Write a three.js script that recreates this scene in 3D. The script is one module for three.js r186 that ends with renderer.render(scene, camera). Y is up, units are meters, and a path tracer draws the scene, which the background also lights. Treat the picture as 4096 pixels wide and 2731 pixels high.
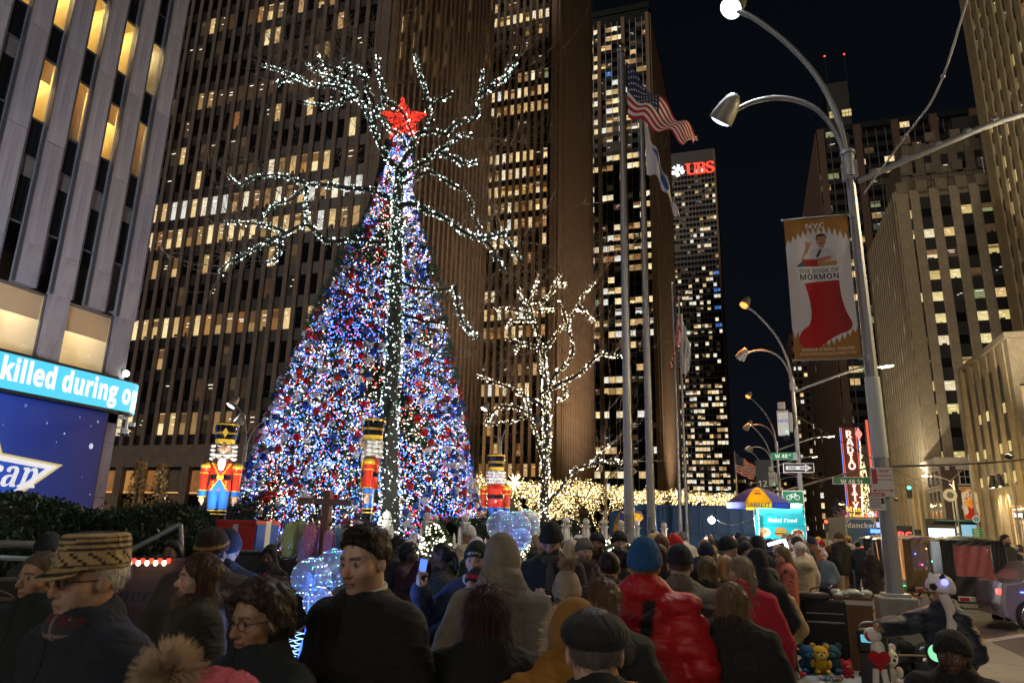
import * as THREE from 'three';
import { mergeGeometries } from 'three/addons/utils/BufferGeometryUtils.js';
import { RoundedBoxGeometry } from 'three/addons/geometries/RoundedBoxGeometry.js';
import { FontLoader } from 'three/addons/loaders/FontLoader.js';
import { TextGeometry } from 'three/addons/geometries/TextGeometry.js';

// ---------------------------------------------------------------- camera, sky, exposure
const scene = new THREE.Scene();
const renderer = new THREE.WebGLRenderer({ antialias: true });
renderer.setSize(1024, 682);
renderer.toneMapping = THREE.LinearToneMapping;
renderer.toneMappingExposure = 1;
renderer.shadowMap.enabled = true;
const EYE = 1.82, F = 702;
const camera = new THREE.PerspectiveCamera(2 * Math.atan(341 / F) * 180 / Math.PI, 1024 / 682, 0.05, 3000);
const RIGHT = new THREE.Vector3(.9489, .0246, -.3155), UP = new THREE.Vector3(.0579, .9666, .2495), BACK = new THREE.Vector3().crossVectors(RIGHT, UP);
camera.position.set(0, EYE, 0);
camera.quaternion.setFromRotationMatrix(new THREE.Matrix4().makeBasis(RIGHT, UP, BACK));
camera.focus = 19; camera.userData.fStop = 6.3;
scene.add(camera); camera.updateMatrixWorld(); camera.updateProjectionMatrix();
{ // night sky over a city: almost black, a little less so low down
  const w = 64, h = 32, d = new Float32Array(w * h * 4);
  for (let j = 0; j < h; j++) for (let i = 0; i < w; i++) {
    const e = Math.abs(j / (h - 1) - .5) * 2, k = Math.pow(1 - e, 3), o = (j * w + i) * 4;
    d[o] = .0013 + .003 * k; d[o + 1] = .0020 + .0034 * k; d[o + 2] = .0032 + .0048 * k; d[o + 3] = 1;
  }
  const t = new THREE.DataTexture(d, w, h, THREE.RGBAFormat, THREE.FloatType);
  t.mapping = THREE.EquirectangularReflectionMapping; t.magFilter = THREE.LinearFilter; t.needsUpdate = true;
  scene.background = t; scene.environment = t;
}
// the faint warm light that the whole city throws from all its lit streets, down the avenue
const glow = new THREE.DirectionalLight(new THREE.Color(1, .84, .68), .74);
glow.position.set(-42, 46, 90); glow.target.position.set(0, 0, -40); glow.castShadow = true; glow.shadow.radius = 40;
Object.assign(glow.shadow.camera, { left: -120, right: 120, top: 160, bottom: -60, near: 1, far: 700 });
scene.add(glow, glow.target);

// ---------------------------------------------------------------- helpers
const rng = (s) => () => { s |= 0; s = s + 0x6D2B79F5 | 0; let t = Math.imul(s ^ s >>> 15, 1 | s); t = t + Math.imul(t ^ t >>> 7, 61 | t) ^ t; return ((t ^ t >>> 14) >>> 0) / 4294967296; };
const R = rng(4817), rr = (a, b) => a + (b - a) * R(), pick = (a) => a[Math.floor(R() * a.length)];
const V = (x, y, z) => new THREE.Vector3(x, y, z), PI = Math.PI;
const clamp = (x, a = 0, b = 1) => Math.min(b, Math.max(a, x)), mix = (a, b, t) => a + (b - a) * t;
const sstep = (a, b, x) => { const t = clamp((x - a) / (b - a)); return t * t * (3 - 2 * t); };
const ray = (u, v) => RIGHT.clone().multiplyScalar(u - 512).addScaledVector(UP, 341 - v).addScaledVector(BACK, -F);
const onX = (u, v, X) => { const d = ray(u, v); return d.multiplyScalar(X / d.x).add(V(0, EYE, 0)); };
const onZ = (u, v, Z) => { const d = ray(u, v); return d.multiplyScalar(Z / d.z).add(V(0, EYE, 0)); };
const at = (u, v, D) => { const d = ray(u, v); return d.multiplyScalar(D / Math.hypot(d.x, d.z)).add(V(0, EYE, 0)); };  // a place at D metres over the ground
const gd = (u, v, y = 0) => { const d = ray(u, v); return d.multiplyScalar((y - EYE) / d.y).add(V(0, EYE, 0)); };
const proj = (p) => { const q = p.clone().sub(camera.position), z = -q.dot(BACK); return [512 + F * q.dot(RIGHT) / z, 341 - F * q.dot(UP) / z, z]; };
const used = {};
const numbered = (n) => { const k = used[n] = (used[n] ?? -1) + 1; return k ? n + '_' + String(k).padStart(3, '0') : n; };
function tag(o, label, category, group, kind) { if (label) o.userData.label = label; if (category) o.userData.category = category; if (group) o.userData.group = group; if (kind) o.userData.kind = kind; return o; }
function obj(name, g, m, parent = scene) {
  if (Array.isArray(g)) g = merge(g);
  const o = new THREE.Mesh(g, m); o.name = parent === scene ? numbered(name) : name; o.castShadow = o.receiveShadow = true; parent.add(o); return o;
}
function thing(name, label, category, p = [0, 0, 0], ry = 0, group) {
  const o = new THREE.Group(); o.name = numbered(name); if (p.isVector3) o.position.copy(p); else o.position.set(...p); o.rotation.y = ry; scene.add(o); return tag(o, label, category, group);
}
const struct = (name, g, m, parent) => { const o = obj(name, g, m, parent); if (!parent) o.userData.kind = 'structure'; return o; };
const stuff = (o) => (o.userData.kind = 'stuff', o);
function dup(root, p, ry, label, group) { const r = root.clone(); r.name = numbered(root.name.replace(/_\d+$/, '')); r.userData = { ...root.userData }; if (p.isVector3) r.position.copy(p); else r.position.set(...p); r.rotation.y = ry; scene.add(r); if (label) r.userData.label = label; if (group) r.userData.group = group; return r; }
function merge(a) {
  a = a.map((g) => { g = g.index ? g.toNonIndexed() : g.clone(); for (const k of Object.keys(g.attributes)) if (!['position', 'normal', 'uv', 'color'].includes(k)) g.deleteAttribute(k); if (!g.attributes.uv) g.setAttribute('uv', new THREE.BufferAttribute(new Float32Array(g.attributes.position.count * 2), 2)); return g; });
  if (a.some((g) => g.attributes.color)) for (const g of a) if (!g.attributes.color) g.setAttribute('color', new THREE.BufferAttribute(new Float32Array(g.attributes.position.count * 3).fill(1), 3));
  return a.length === 1 ? a[0] : mergeGeometries(a);
}
const T = (g, x = 0, y = 0, z = 0, ry = 0, rx = 0, rz = 0) => { g = g.clone(); if (rz) g.rotateZ(rz); if (rx) g.rotateX(rx); if (ry) g.rotateY(ry); return g.translate(x, y, z); };
function bx(w, h, d, x = 0, y = 0, z = 0, ry = 0) { // a box whose uv are metres
  const g = new THREE.BoxGeometry(w, h, d), uv = g.attributes.uv, s = [[d, h], [d, h], [w, d], [w, d], [w, h], [w, h]];
  for (let i = 0; i < 24; i++) uv.setXY(i, uv.getX(i) * s[i >> 2][0] + x * .37, uv.getY(i) * s[i >> 2][1] + y);
  if (ry) g.rotateY(ry); return g.translate(x, y, z);
}
const rb = (w, h, d, r = .01, x = 0, y = 0, z = 0, seg = 2) => new RoundedBoxGeometry(w, h, d, seg, r).translate(x, y, z);
const cy = (r0, r1, h, x = 0, y = 0, z = 0, n = 16, open = false) => new THREE.CylinderGeometry(r0, r1, h, n, 1, open).translate(x, y, z);
const sp = (r, x = 0, y = 0, z = 0, sx = 1, sy = 1, sz = 1, n = 14) => new THREE.SphereGeometry(r, n, Math.max(4, n * .7 | 0)).scale(sx, sy, sz).translate(x, y, z);
const tube = (pts, r, n = 6, seg) => new THREE.TubeGeometry(new THREE.CatmullRomCurve3(pts.map((p) => p.isVector3 ? p : V(...p)), false, 'centripetal'), seg ?? pts.length * 4, r, n);
function bar(a, b, r0, r1 = r0, n = 6) { // a tapered rod between two points
  const d = b.clone().sub(a), L = d.length(), g = new THREE.CylinderGeometry(r1, r0, L, n, 1).translate(0, L / 2, 0);
  return g.applyQuaternion(new THREE.Quaternion().setFromUnitVectors(V(0, 1, 0), d.normalize())).translate(a.x, a.y, a.z);
}
const lathe = (pts, n = 24) => new THREE.LatheGeometry(pts.map((p) => new THREE.Vector2(p[0], p[1])), n);
function shapeGeo(pts, depth, bevel = 0) { const s = new THREE.Shape(pts.map((p) => new THREE.Vector2(p[0], p[1]))); return new THREE.ExtrudeGeometry(s, { depth, bevelEnabled: bevel > 0, bevelSize: bevel, bevelThickness: bevel, bevelSegments: 2 }); }
function quadStrip(rows) { // grid of points rows[j][i] -> smooth sheet with uv 0..1
  const h = rows.length, w = rows[0].length, p = [], uv = [], ix = [];
  rows.forEach((r, j) => r.forEach((q, i) => { p.push(q.x, q.y, q.z); uv.push(i / (w - 1), 1 - j / (h - 1)); }));
  for (let j = 0; j < h - 1; j++) for (let i = 0; i < w - 1; i++) { const a = j * w + i; ix.push(a, a + w, a + 1, a + 1, a + w, a + w + 1); }
  const g = new THREE.BufferGeometry(); g.setAttribute('position', new THREE.Float32BufferAttribute(p, 3)); g.setAttribute('uv', new THREE.Float32BufferAttribute(uv, 2)); g.setIndex(ix); g.computeVertexNormals(); return g;
}
// value noise
const P = new Uint8Array(512); { const r = rng(99); for (let i = 0; i < 256; i++) P[i] = P[i + 256] = r() * 256; }
const hsh = (x, y, z) => P[(P[(P[x & 255] + y) & 255] + z) & 255] / 255;
function noise(x, y, z) {
  const X = Math.floor(x), Y = Math.floor(y), Z = Math.floor(z), f = (t) => t * t * (3 - 2 * t), a = f(x - X), b = f(y - Y), c = f(z - Z);
  const l = (p, q, t) => p + (q - p) * t;
  return l(l(l(hsh(X, Y, Z), hsh(X + 1, Y, Z), a), l(hsh(X, Y + 1, Z), hsh(X + 1, Y + 1, Z), a), b), l(l(hsh(X, Y, Z + 1), hsh(X + 1, Y, Z + 1), a), l(hsh(X, Y + 1, Z + 1), hsh(X + 1, Y + 1, Z + 1), a), b), c) * 2 - 1;
}
function noiseTex(n, f, metres, bytes = true) { // f(u,v,tileable noise) -> grey 0..1
  const d = new Uint8Array(n * n * 4), N = (u, v, k, s) => { const a = u * 2 * PI, b = v * 2 * PI, q = k / (2 * PI); return noise(Math.cos(a) * q + 50 + s, Math.sin(a) * q + Math.cos(b) * q + 50, Math.sin(b) * q + 50 + s * 3); };
  for (let j = 0; j < n; j++) for (let i = 0; i < n; i++) { const g = clamp(f(i / n, j / n, N)) * 255, o = (j * n + i) * 4; d[o] = d[o + 1] = d[o + 2] = g; d[o + 3] = 255; }
  const t = new THREE.DataTexture(d, n, n); t.wrapS = t.wrapT = THREE.RepeatWrapping; t.magFilter = THREE.LinearFilter; t.repeat.set(1 / metres, 1 / metres); t.needsUpdate = true; return t;
}
const stoneTex = noiseTex(256, (u, v, N) => .80 + .14 * N(u, v, 6, 1) + .10 * N(u, v, 22, 2) + .10 * N(u, v, 70, 3), 5);
const grainTex = noiseTex(256, (u, v, N) => .5 + .3 * N(u, v, 60, 5) + .25 * N(u, v, 110, 6), 1.2);
const streakTex = noiseTex(256, (u, v, N) => .82 + .12 * N(u, v * .25, 30, 7) + .12 * N(u, v, 8, 8) + .06 * N(u, v, 90, 9), 3.7);
const asphaltTex = noiseTex(512, (u, v, N) => .62 + .2 * N(u, v, 5, 11) + .12 * N(u, v, 30, 12) + .22 * N(u, v, 120, 13), 6);
const creaseTex = noiseTex(256, (u, v, N) => { const a = 1 - Math.abs(N(u, v * 2, 14, 31)), b = 1 - Math.abs(N(u * .5, v, 34, 32)), c = N(u, v, 90, 33); return .25 + .45 * a * a + .22 * b * b + .08 * c; }, .75);
const clothTex = noiseTex(256, (u, v, N) => .5 + .25 * N(u, v, 120, 15) + .2 * N(u, v, 40, 16) + .15 * Math.sin(u * 400) * Math.sin(v * 400), .4);
const M = {};
function mat(c, rough = .8, metal = 0, o = {}) {
  const k = o.physical ? THREE.MeshPhysicalMaterial : THREE.MeshStandardMaterial; const { physical, ...rest } = o;
  return new k({ color: new THREE.Color(...c), roughness: rough, metalness: metal, ...rest });
}
const emit = (c, s = 1, o = {}) => new THREE.MeshStandardMaterial({ color: new THREE.Color(.02, .02, .02), roughness: .4, emissive: new THREE.Color(...c), emissiveIntensity: s, ...o });
function canvasTex(w, h, draw) { const c = document.createElement('canvas'); c.width = w; c.height = h; const x = c.getContext('2d'); draw(x, w, h); const t = new THREE.CanvasTexture(c); t.colorSpace = THREE.SRGBColorSpace; return t; }
const font = await new FontLoader().loadAsync('fonts/droid/droid_sans_bold.typeface.json');
const serif = await new FontLoader().loadAsync('fonts/droid/droid_serif_bold.typeface.json');
function letters(s, size, depth, f = font) { const g = new TextGeometry(s, { font: f, size, depth, curveSegments: 4 }); g.computeBoundingBox(); const b = g.boundingBox; return g.translate(-(b.min.x + b.max.x) / 2, -(b.min.y + b.max.y) / 2, 0); }
Object.assign(M, {
  limestone: mat([.36, .345, .36], .85, 0, { map: streakTex, bumpMap: grainTex, bumpScale: .004 }),
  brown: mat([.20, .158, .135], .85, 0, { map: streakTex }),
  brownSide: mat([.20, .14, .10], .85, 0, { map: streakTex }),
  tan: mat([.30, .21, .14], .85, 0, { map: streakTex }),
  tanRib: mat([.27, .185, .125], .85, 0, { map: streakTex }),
  buff: mat([.30, .25, .175], .9, 0, { map: streakTex }),
  buffWarm: mat([.36, .29, .175], .9, 0, { map: streakTex }),
  blackGlass: mat([.006, .007, .008], .08), spandrel: mat([.008, .009, .011], .3), spandrelGreen: mat([.014, .02, .02], .2),
  metal: mat([.32, .33, .35], .45, .7), steel: mat([.5, .5, .52], .35, .8), darkMetal: mat([.03, .03, .032], .5, .4), alu: mat([.16, .155, .175], .5, .5),
  white: mat([.78, .78, .78], .6), black: mat([.012, .012, .013], .6), rubber: mat([.018, .018, .018], .85), chrome: mat([.7, .7, .7], .15, 1),
  galv: mat([.36, .37, .40], .55, .55, { map: stoneTex, bumpMap: grainTex, bumpScale: .001 }),
  wood: mat([.20, .085, .035], .6), concrete: mat([.34, .33, .31], .9, 0, { map: stoneTex, bumpMap: grainTex, bumpScale: .004 }),
});
// lit windows: what hangs and stands behind them is built; the panes differ only in tone
const LIT = {
  warm: [[1, .70, .32, 1.2], [1, .66, .28, .95], [1, .62, .26, .7], [.95, .56, .22, .45], [1, .75, .38, 1.5]], orange: [[1, .48, .14, .6], [1, .42, .12, .35]], white: [[1, .86, .60, 1.4], [.95, .92, .82, 1.15], [1, .82, .52, 1.1]],
  dim: [[.8, .55, .3, .035], [.8, .55, .32, .06], [.6, .5, .36, .02], [.9, .5, .25, .09]], yellow: [[1, .80, .30, .95], [1, .76, .28, .8], [1, .83, .38, 1.1]], blue: [[.08, .3, 1, .6]], green: [[.85, .95, .45, .35], [.6, .75, .65, .12]],
};
const litTex = noiseTex(64, (u, v, N) => .72 + .22 * N(u, v, 3, 21) + .12 * N(u, v, 9, 22), 1); litTex.repeat.set(.31, .27);
for (const k in LIT) LIT[k] = LIT[k].map((c) => emit(c, c[3], { emissiveMap: litTex, roughness: .15 }));
M.strip = emit([1, .93, .74], 1.6); M.blind = mat([.62, .50, .34], 1, 0, { physical: true, transmission: .6, thickness: 0 });
M.darkThing = mat([.05, .04, .035], .8);
// ---------------------------------------------------------------- the ground
const ROAD = mat([.060, .056, .054], .62, 0, { map: asphaltTex, bumpMap: grainTex, bumpScale: .006 });
const PAVE = mat([.27, .26, .25], .75, 0, { map: stoneTex, bumpMap: grainTex, bumpScale: .002 });
{
  const big = new THREE.PlaneGeometry(3000, 3000).rotateX(-PI / 2).translate(0, -.15, -400); const uv = big.attributes.uv; for (let i = 0; i < 4; i++) uv.setXY(i, uv.getX(i) * 3000, uv.getY(i) * 3000);
  struct('ground', big, ROAD);
  // pavements: concrete slabs with joints, each a step above the road
  const curb = mat([.30, .295, .29], .8, 0, { map: stoneTex });
  const slab = (name, x0, x1, z0, z1) => { const s = struct(name, bx(x1 - x0, .145, z1 - z0, (x0 + x1) / 2, -.0765, (z0 + z1) / 2), PAVE); return s; };
  slab('pavement', -120, 3.8, -34, 40); slab('pavement', -120, 3.8, -400, -51); slab('pavement', 22, 90, -118, 40); slab('pavement', 22, 90, -430, -134);
  for (const [x, z0, z1] of [[3.9, -34, 40], [3.9, -400, -51], [21.9, -118, 40], [21.9, -430, -134]]) struct('kerb', rb(.2, .16, z1 - z0, .03, x, -.075, (z0 + z1) / 2), curb);
  // single paving slabs where they can be told apart (the near right of the picture)
  const tile = [0, 1, 2].map((i) => mat([.26 + i * .02, .25 + i * .02, .24 + i * .02], .7, 0, { map: stoneTex, bumpMap: grainTex, bumpScale: .002 })), tg = rb(1.47, .03, 1.47, .006);
  const pv = scene.children.find((o) => o.name === 'pavement');
  for (let i = 0; i < 5; i++) for (let j = 0; j < 12; j++) { const o = obj('paving_slab', tg, tile[Math.floor(R() * 3)], pv); o.position.set(-2.85 + i * 1.5, -.008 + R() * .003, -5 - j * 1.5); }
  // painted lines of the crossing
  const paint = mat([.62, .62, .60], .7, 0, { map: asphaltTex });
  const line = (x0, z0, x1, z1, w) => struct('road_marking', bx(w, .006, Math.hypot(x1 - x0, z1 - z0), (x0 + x1) / 2, -.143, (z0 + z1) / 2, Math.atan2(x1 - x0, z1 - z0)), paint);
  line(4.1, -17.05, 12, -27.8, .22); line(6.1, -22.9, 5.6, -15, .2); line(6.1, -22.9, 13, -33, .16);
  for (let i = 0; i < 8; i++) line(4.8 + i * 2.1, -34.6, 4.8 + i * 2.1, -38, .6);
  for (let i = 0; i < 16; i++) for (const X of [9.5, 13, 16.5]) line(X, -54 - i * 10, X, -58 - i * 10, .14);
  // steel grating let into the pavement
  const gr = thing('subway_grating', 'long steel subway grating set into the pavement by the food cart', 'grating', [1.55, .0, -24]); const sg = [];
  obj('frame', [bx(1.3, .02, .06, 0, .008, -4), bx(1.3, .02, .06, 0, .008, 4), bx(.06, .02, 8, -.65, .008, 0), bx(.06, .02, 8, .65, .008, 0)], M.metal, gr);
  for (let i = 0; i < 66; i++) sg.push(bx(1.24, .02, .035, 0, .010, -3.94 + i * .121)); stuff(obj('bars', sg, M.metal, gr)); obj('pit', bx(1.24, .004, 7.9, 0, .003, 0), M.black, gr);
}
// ---------------------------------------------------------------- buildings
const seen = (p, m = 150) => { const [u, v, z] = proj(p); return z > 0 && u > -m && u < 1024 + m && v > -m && v < 682 + m; };
const geoOf = {}; const boxOf = (w, h, d) => geoOf[[w, h, d]] ??= bx(w, h, d);
class Tower {
  constructor(name, label, category = 'building') { this.g = thing(name, label, category); this.cells = []; this.blinds = []; this.strips = []; this.junk = []; this.piers = []; }
  core(x0, x1, y0, y1, z0, z1, m) { return obj('wall', bx(x1 - x0, y1 - y0, z1 - z0, (x0 + x1) / 2, (y0 + y1) / 2, (z0 + z1) / 2), m, this.g); }
  // one face; p: lower left corner seen from outside, rot: 0 south, +90 east, -90 west
  face(o) {
    const c = Math.cos(o.rot), s = Math.sin(o.rot), W = (x, y, z) => V(o.p[0] + x * c + z * s, o.p[1] + y, o.p[2] - x * s + z * c);
    const put = (name, g, m, x, y, z) => { const k = obj(name, g, m, this.g); k.position.copy(W(x, y, z)); k.rotation.y = o.rot; return k; };
    const n = Math.round(o.len / o.pitch), pw = o.pier?.[0] ?? 0, rows = Math.floor((o.h - (o.base ?? 0)) / o.storey), ww = o.ww ?? o.pitch - pw, r = rng(o.seed ?? 5);
    if (o.pier) for (let i = 0; i <= n; i++) { const w = o.ends && (i === 0 || i === n) ? o.ends : pw, x = clamp(i * o.pitch, w / 2, o.len - w / 2); if (seen(W(x, o.h * .3, 0), 700)) put('pier', boxOf(w, o.h - (o.pierBase ?? 0), o.pier[1]), o.pier[2], x, (o.h + (o.pierBase ?? 0)) / 2, o.pier[1] / 2); }
    for (let j = 0; j < rows; j++) {
      const y = (o.base ?? 0) + j * o.storey, sh = o.storey - o.wh;
      if (o.span) { const b = o.band ?? sh; if ([0, .5, 1].some((t) => seen(W(o.len * t, y, 0), 300))) put('spandrel', boxOf(o.len, b, o.span[1]), o.span[0], o.len / 2, y + o.wh + b / 2, o.span[1] / 2); }
      for (let i = 0; i < n; i++) {
        const x = (i + .5) * o.pitch, wc = W(x, y + o.wh / 2, .02); if (!seen(wc, 60)) { r(); continue; }
        let m = o.lit(i, j, r, wc); const on = m !== M.blackGlass && m;
        if (!m) m = M.blackGlass;
        this.cells.push({ g: boxOf(ww, o.wh, .04), m, p: wc, rot: o.rot, d: wc.distanceTo(camera.position) - (on ? 30 : 0) });
        const q = r(), sub = (list, w, h, d, dx, dy, dz) => { const g = bx(w, h, d); g.rotateY(o.rot); const t = W(x + dx, y + dy, dz); list.push(g.translate(t.x, t.y, t.z)); };
        if (on && o.detail !== false) {
          if (q < .22) sub(this.blinds, ww * .98, o.wh * (.2 + r() * .5), .015, 0, o.wh * .74, .055);
          else if (q < .75) { const k = r() * .5 + .2; sub(this.strips, ww * k, .07 * o.storey / 3.7, .03, (r() - .5) * (ww - ww * k), o.wh * (.62 + r() * .25), .06); if (r() < .5) sub(this.strips, ww * k * .8, .06, .03, 0, o.wh * (.45 + r() * .1), .06); }
          if (r() < .3) sub(this.junk, ww * (.2 + r() * .5), o.wh * (.06 + r() * .2), .03, (r() - .5) * ww * .3, o.wh * .09, .055);
        }
      }
    }
  }
  done() {
    this.cells.sort((a, b) => a.d - b.d);
    this.cells.slice(0, 290).forEach((c) => { const k = obj('window', c.g, c.m, this.g); k.position.copy(c.p); k.rotation.y = c.rot; });
    const rest = this.cells.slice(290), ms = [...new Set(rest.map((c) => c.m))];
    if (rest.length) {
      const gs = ms.map((m) => merge(rest.filter((c) => c.m === m).map((c) => T(c.g, c.p.x, c.p.y, c.p.z, c.rot)))), g = mergeGeometries(gs, true);
      stuff(obj('far_windows', g, ms, this.g));
    }
    if (this.blinds.length) stuff(obj('blinds', this.blinds, M.blind, this.g));
    if (this.strips.length) stuff(obj('ceiling_lamps', this.strips, M.strip, this.g));
    if (this.junk.length) stuff(obj('desk_things', this.junk, M.darkThing, this.g));
    return this;
  }
}
const E90 = PI / 2, dice = (r, table) => { let q = r(); for (const [p, list] of table) { if (q < p) return list[Math.floor(r() * list.length)]; q -= p; } return M.blackGlass; };

{ // B: the wide brown tower behind the Christmas tree
  const t = new Tower('office_tower', 'wide brown stone office tower behind the Christmas tree, rows of amber windows');
  t.core(-90, -37.3, 0, 118, -94.9, -62.2, M.spandrel);
  const rowLit = { 0: .72, 1: .03, 2: .05, 3: 1, 4: .06, 5: .25, 6: .95, 7: 1.2, 8: .5, 9: .02, 10: .06, 11: .9, 12: .04, 13: .1, 14: .3 };
  t.face({ p: [-81.4, 7.2, -62.2], rot: 0, len: 44.1, h: 110, pitch: 1.52, base: 3.6, storey: 3.77, wh: 2.4, pier: [.56, .32, M.brown], pierBase: 2.4, ends: 1.2, span: [M.spandrel, .12], seed: 12, lit: (i, j, r, p) => {
    const patch = noise(p.x * .12, j * 3.7, 4) * .5 + .5; let q = rowLit[j] ?? .12; if (j === 8) q = i > 18 && i < 25 ? .9 : .06; if (j === 0) q = i < 14 ? .9 : .45;
    const on = r() < q * (.65 + .6 * patch); if (!on) return dice(r, [[.3, LIT.dim]]);
    return j === 7 ? dice(r, [[.6, LIT.white], [.4, LIT.warm]]) : j === 11 ? dice(r, [[.6, LIT.dim.slice(3)], [.2, [LIT.warm[3]]]]) : dice(r, [[.72, LIT.warm], [.2, LIT.orange], [.08, LIT.white]]);
  } });
  t.face({ p: [-37.3, 7.2, -62.2], rot: E90, len: 32.7, h: 110, pitch: 1.52, base: 3.6, storey: 3.77, wh: 2.4, pier: [.62, .5, M.brownSide], ends: .9, span: [M.spandrel, .1], seed: 3, lit: (i, j, r) => dice(r, j > 11 ? [[.34, LIT.warm], [.2, LIT.dim]] : [[.1, LIT.warm], [.3, LIT.dim]]) });
  // plinth storey: deep stone band over tall glazed bays
  for (let i = 0; i < 14; i++) obj('ground_pier', boxOf(.95, 7.2, .9), M.brown, t.g).position.set(-79 + i * 3.05, 3.6, -61.9);
  obj('stone_band', bx(44.3, 2.4, .6, -59.4, 8.4, -61.95), M.brown, t.g); obj('stone_band', bx(.6, 2.4, 32.5, -37.05, 8.4, -78.6), M.brownSide, t.g);
  for (let i = 0; i < 13; i++) { // lobby and restaurant windows, three panes in a bay
    const x = -77.5 + i * 3.05; const f = obj('bay_window', [bx(2.1, .1, .08, x, 6.9, -62.05), bx(2.1, .1, .08, x, 4.3, -62.05), bx(2.1, .1, .08, x, 1.6, -62.05)], M.darkMetal, t.g);
    obj('pane', bx(2.06, 2.5, .03, x, 5.6, -62.08), i < 3 ? LIT.white[0] : i % 4 === 2 ? LIT.dim[1] : LIT.orange[i % 2], f); obj('pane', bx(2.06, 2.6, .03, x, 2.95, -62.08), i % 3 ? M.blackGlass : LIT.dim[3], f);
    if (i > 2) obj('cove_lamp', bx(2, .12, .04, x, 4.5, -62.02), emit([1, .5, .16], .9), f);
  }
  t.done();
}
{ // C: tan tower, a windowed face and a ribbed side
  const t = new Tower('office_tower', 'tall tan stone tower with closely ribbed side, right of the Christmas tree star');
  t.core(-80, -34, 0, 165, -159, -125.3, M.spandrel);
  const q = {}; const rq = rng(77); for (let j = 0; j < 44; j++) q[j] = rq() < .34 ? .9 : rq() < .4 ? .25 : .03;
  Object.assign(q, { 1: .9, 5: .9, 6: .3, 7: .12, 8: .85, 2: .35, 10: .7, 3: .2, 0: .6 });
  t.face({ p: [-76, 5, -125.3], rot: 0, len: 42, h: 158, pitch: 1.5, base: 2, storey: 3.8, wh: 2.35, pier: [.62, .5, M.tan], ends: 1.7, span: [M.spandrel, .12], seed: 21, lit: (i, j, r) => r() < q[j] ? dice(r, [[.6, LIT.warm], [.25, LIT.white], [.15, LIT.orange]]) : dice(r, [[.2, LIT.dim], [.04, LIT.green]]) });
  t.face({ p: [-34, 5, -125.3], rot: E90, len: 33.6, h: 158, pitch: 1.4, base: 2, storey: 3.8, wh: 2.3, pier: [.85, .6, M.tanRib], ends: 3.2, span: [M.tanRib, .16], seed: 8, lit: (i, j, r) => dice(r, [[.06, LIT.warm], [.2, LIT.dim]]) });
  for (let i = 0; i < 9; i++) obj('ground_pier', boxOf(1.3, 5, 1), M.tan, t.g).position.set(-74 + i * 4.7, 2.5, -124.9);
  for (let i = 0; i < 8; i++) obj('lobby_window', bx(3.2, 4, .05, -71.6 + i * 4.7, 2.3, -125.2), LIT.warm[1], t.g);
  t.done();
}
{ // D: dark glass slab between four stone shafts
  const t = new Tower('office_tower', 'dark glass tower with four thin stone shafts behind the tall flagpoles');
  t.core(-72, -26.3, 0, 191, -290, -225.3, M.spandrelGreen);
  const q = {}; const rq = rng(31); for (let j = 0; j < 50; j++) q[j] = rq() < .4 ? .78 : rq() < .5 ? .4 : .16;
  t.face({ p: [-72, 5, -225.3], rot: 0, len: 45.7, h: 184, pitch: 2.28, base: 1, storey: 3.85, wh: 2.1, ww: 2.2, span: [M.spandrelGreen, .1], seed: 61, lit: (i, j, r, p) => { const patch = noise(Math.floor((p.x + 72) / 9.1) * 7.3, j * 5.1, 2) * .8; return r() < q[j] + patch * .4 ? dice(r, [[.5, LIT.warm], [.38, LIT.white], [.07, LIT.orange], [.03, LIT.green], [.02, LIT.blue]]) : dice(r, [[.28, LIT.dim]]); } });
  for (let i = 0; i < 6; i++) obj('stone_shaft', boxOf(1.35, 188, 1.1), M.tan, t.g).position.set(-71.6 + i * 8.98, 94, -224.8);
  const mg = []; for (let i = 0; i < 20; i++) if (i % 4) mg.push(bx(.14, 186, .25, -72 + i * 2.28, 94, -225.05)); mg.forEach((g) => obj('mullion', g, M.metal, t.g));
  t.face({ p: [-26.3, 0, -225.3], rot: E90, len: 64, h: 188, pitch: 2.6, base: 2, storey: 3.85, wh: 2, pier: [1.3, .9, M.tan], ends: 2.2, span: [M.spandrelGreen, .1], seed: 13, lit: (i, j, r) => dice(r, [[.14, LIT.warm], [.2, LIT.dim]]) });
  obj('roof_parapet', bx(46.4, 3, 65, -49, 192, -257.8), M.spandrelGreen, t.g);
  t.done();
}
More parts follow.
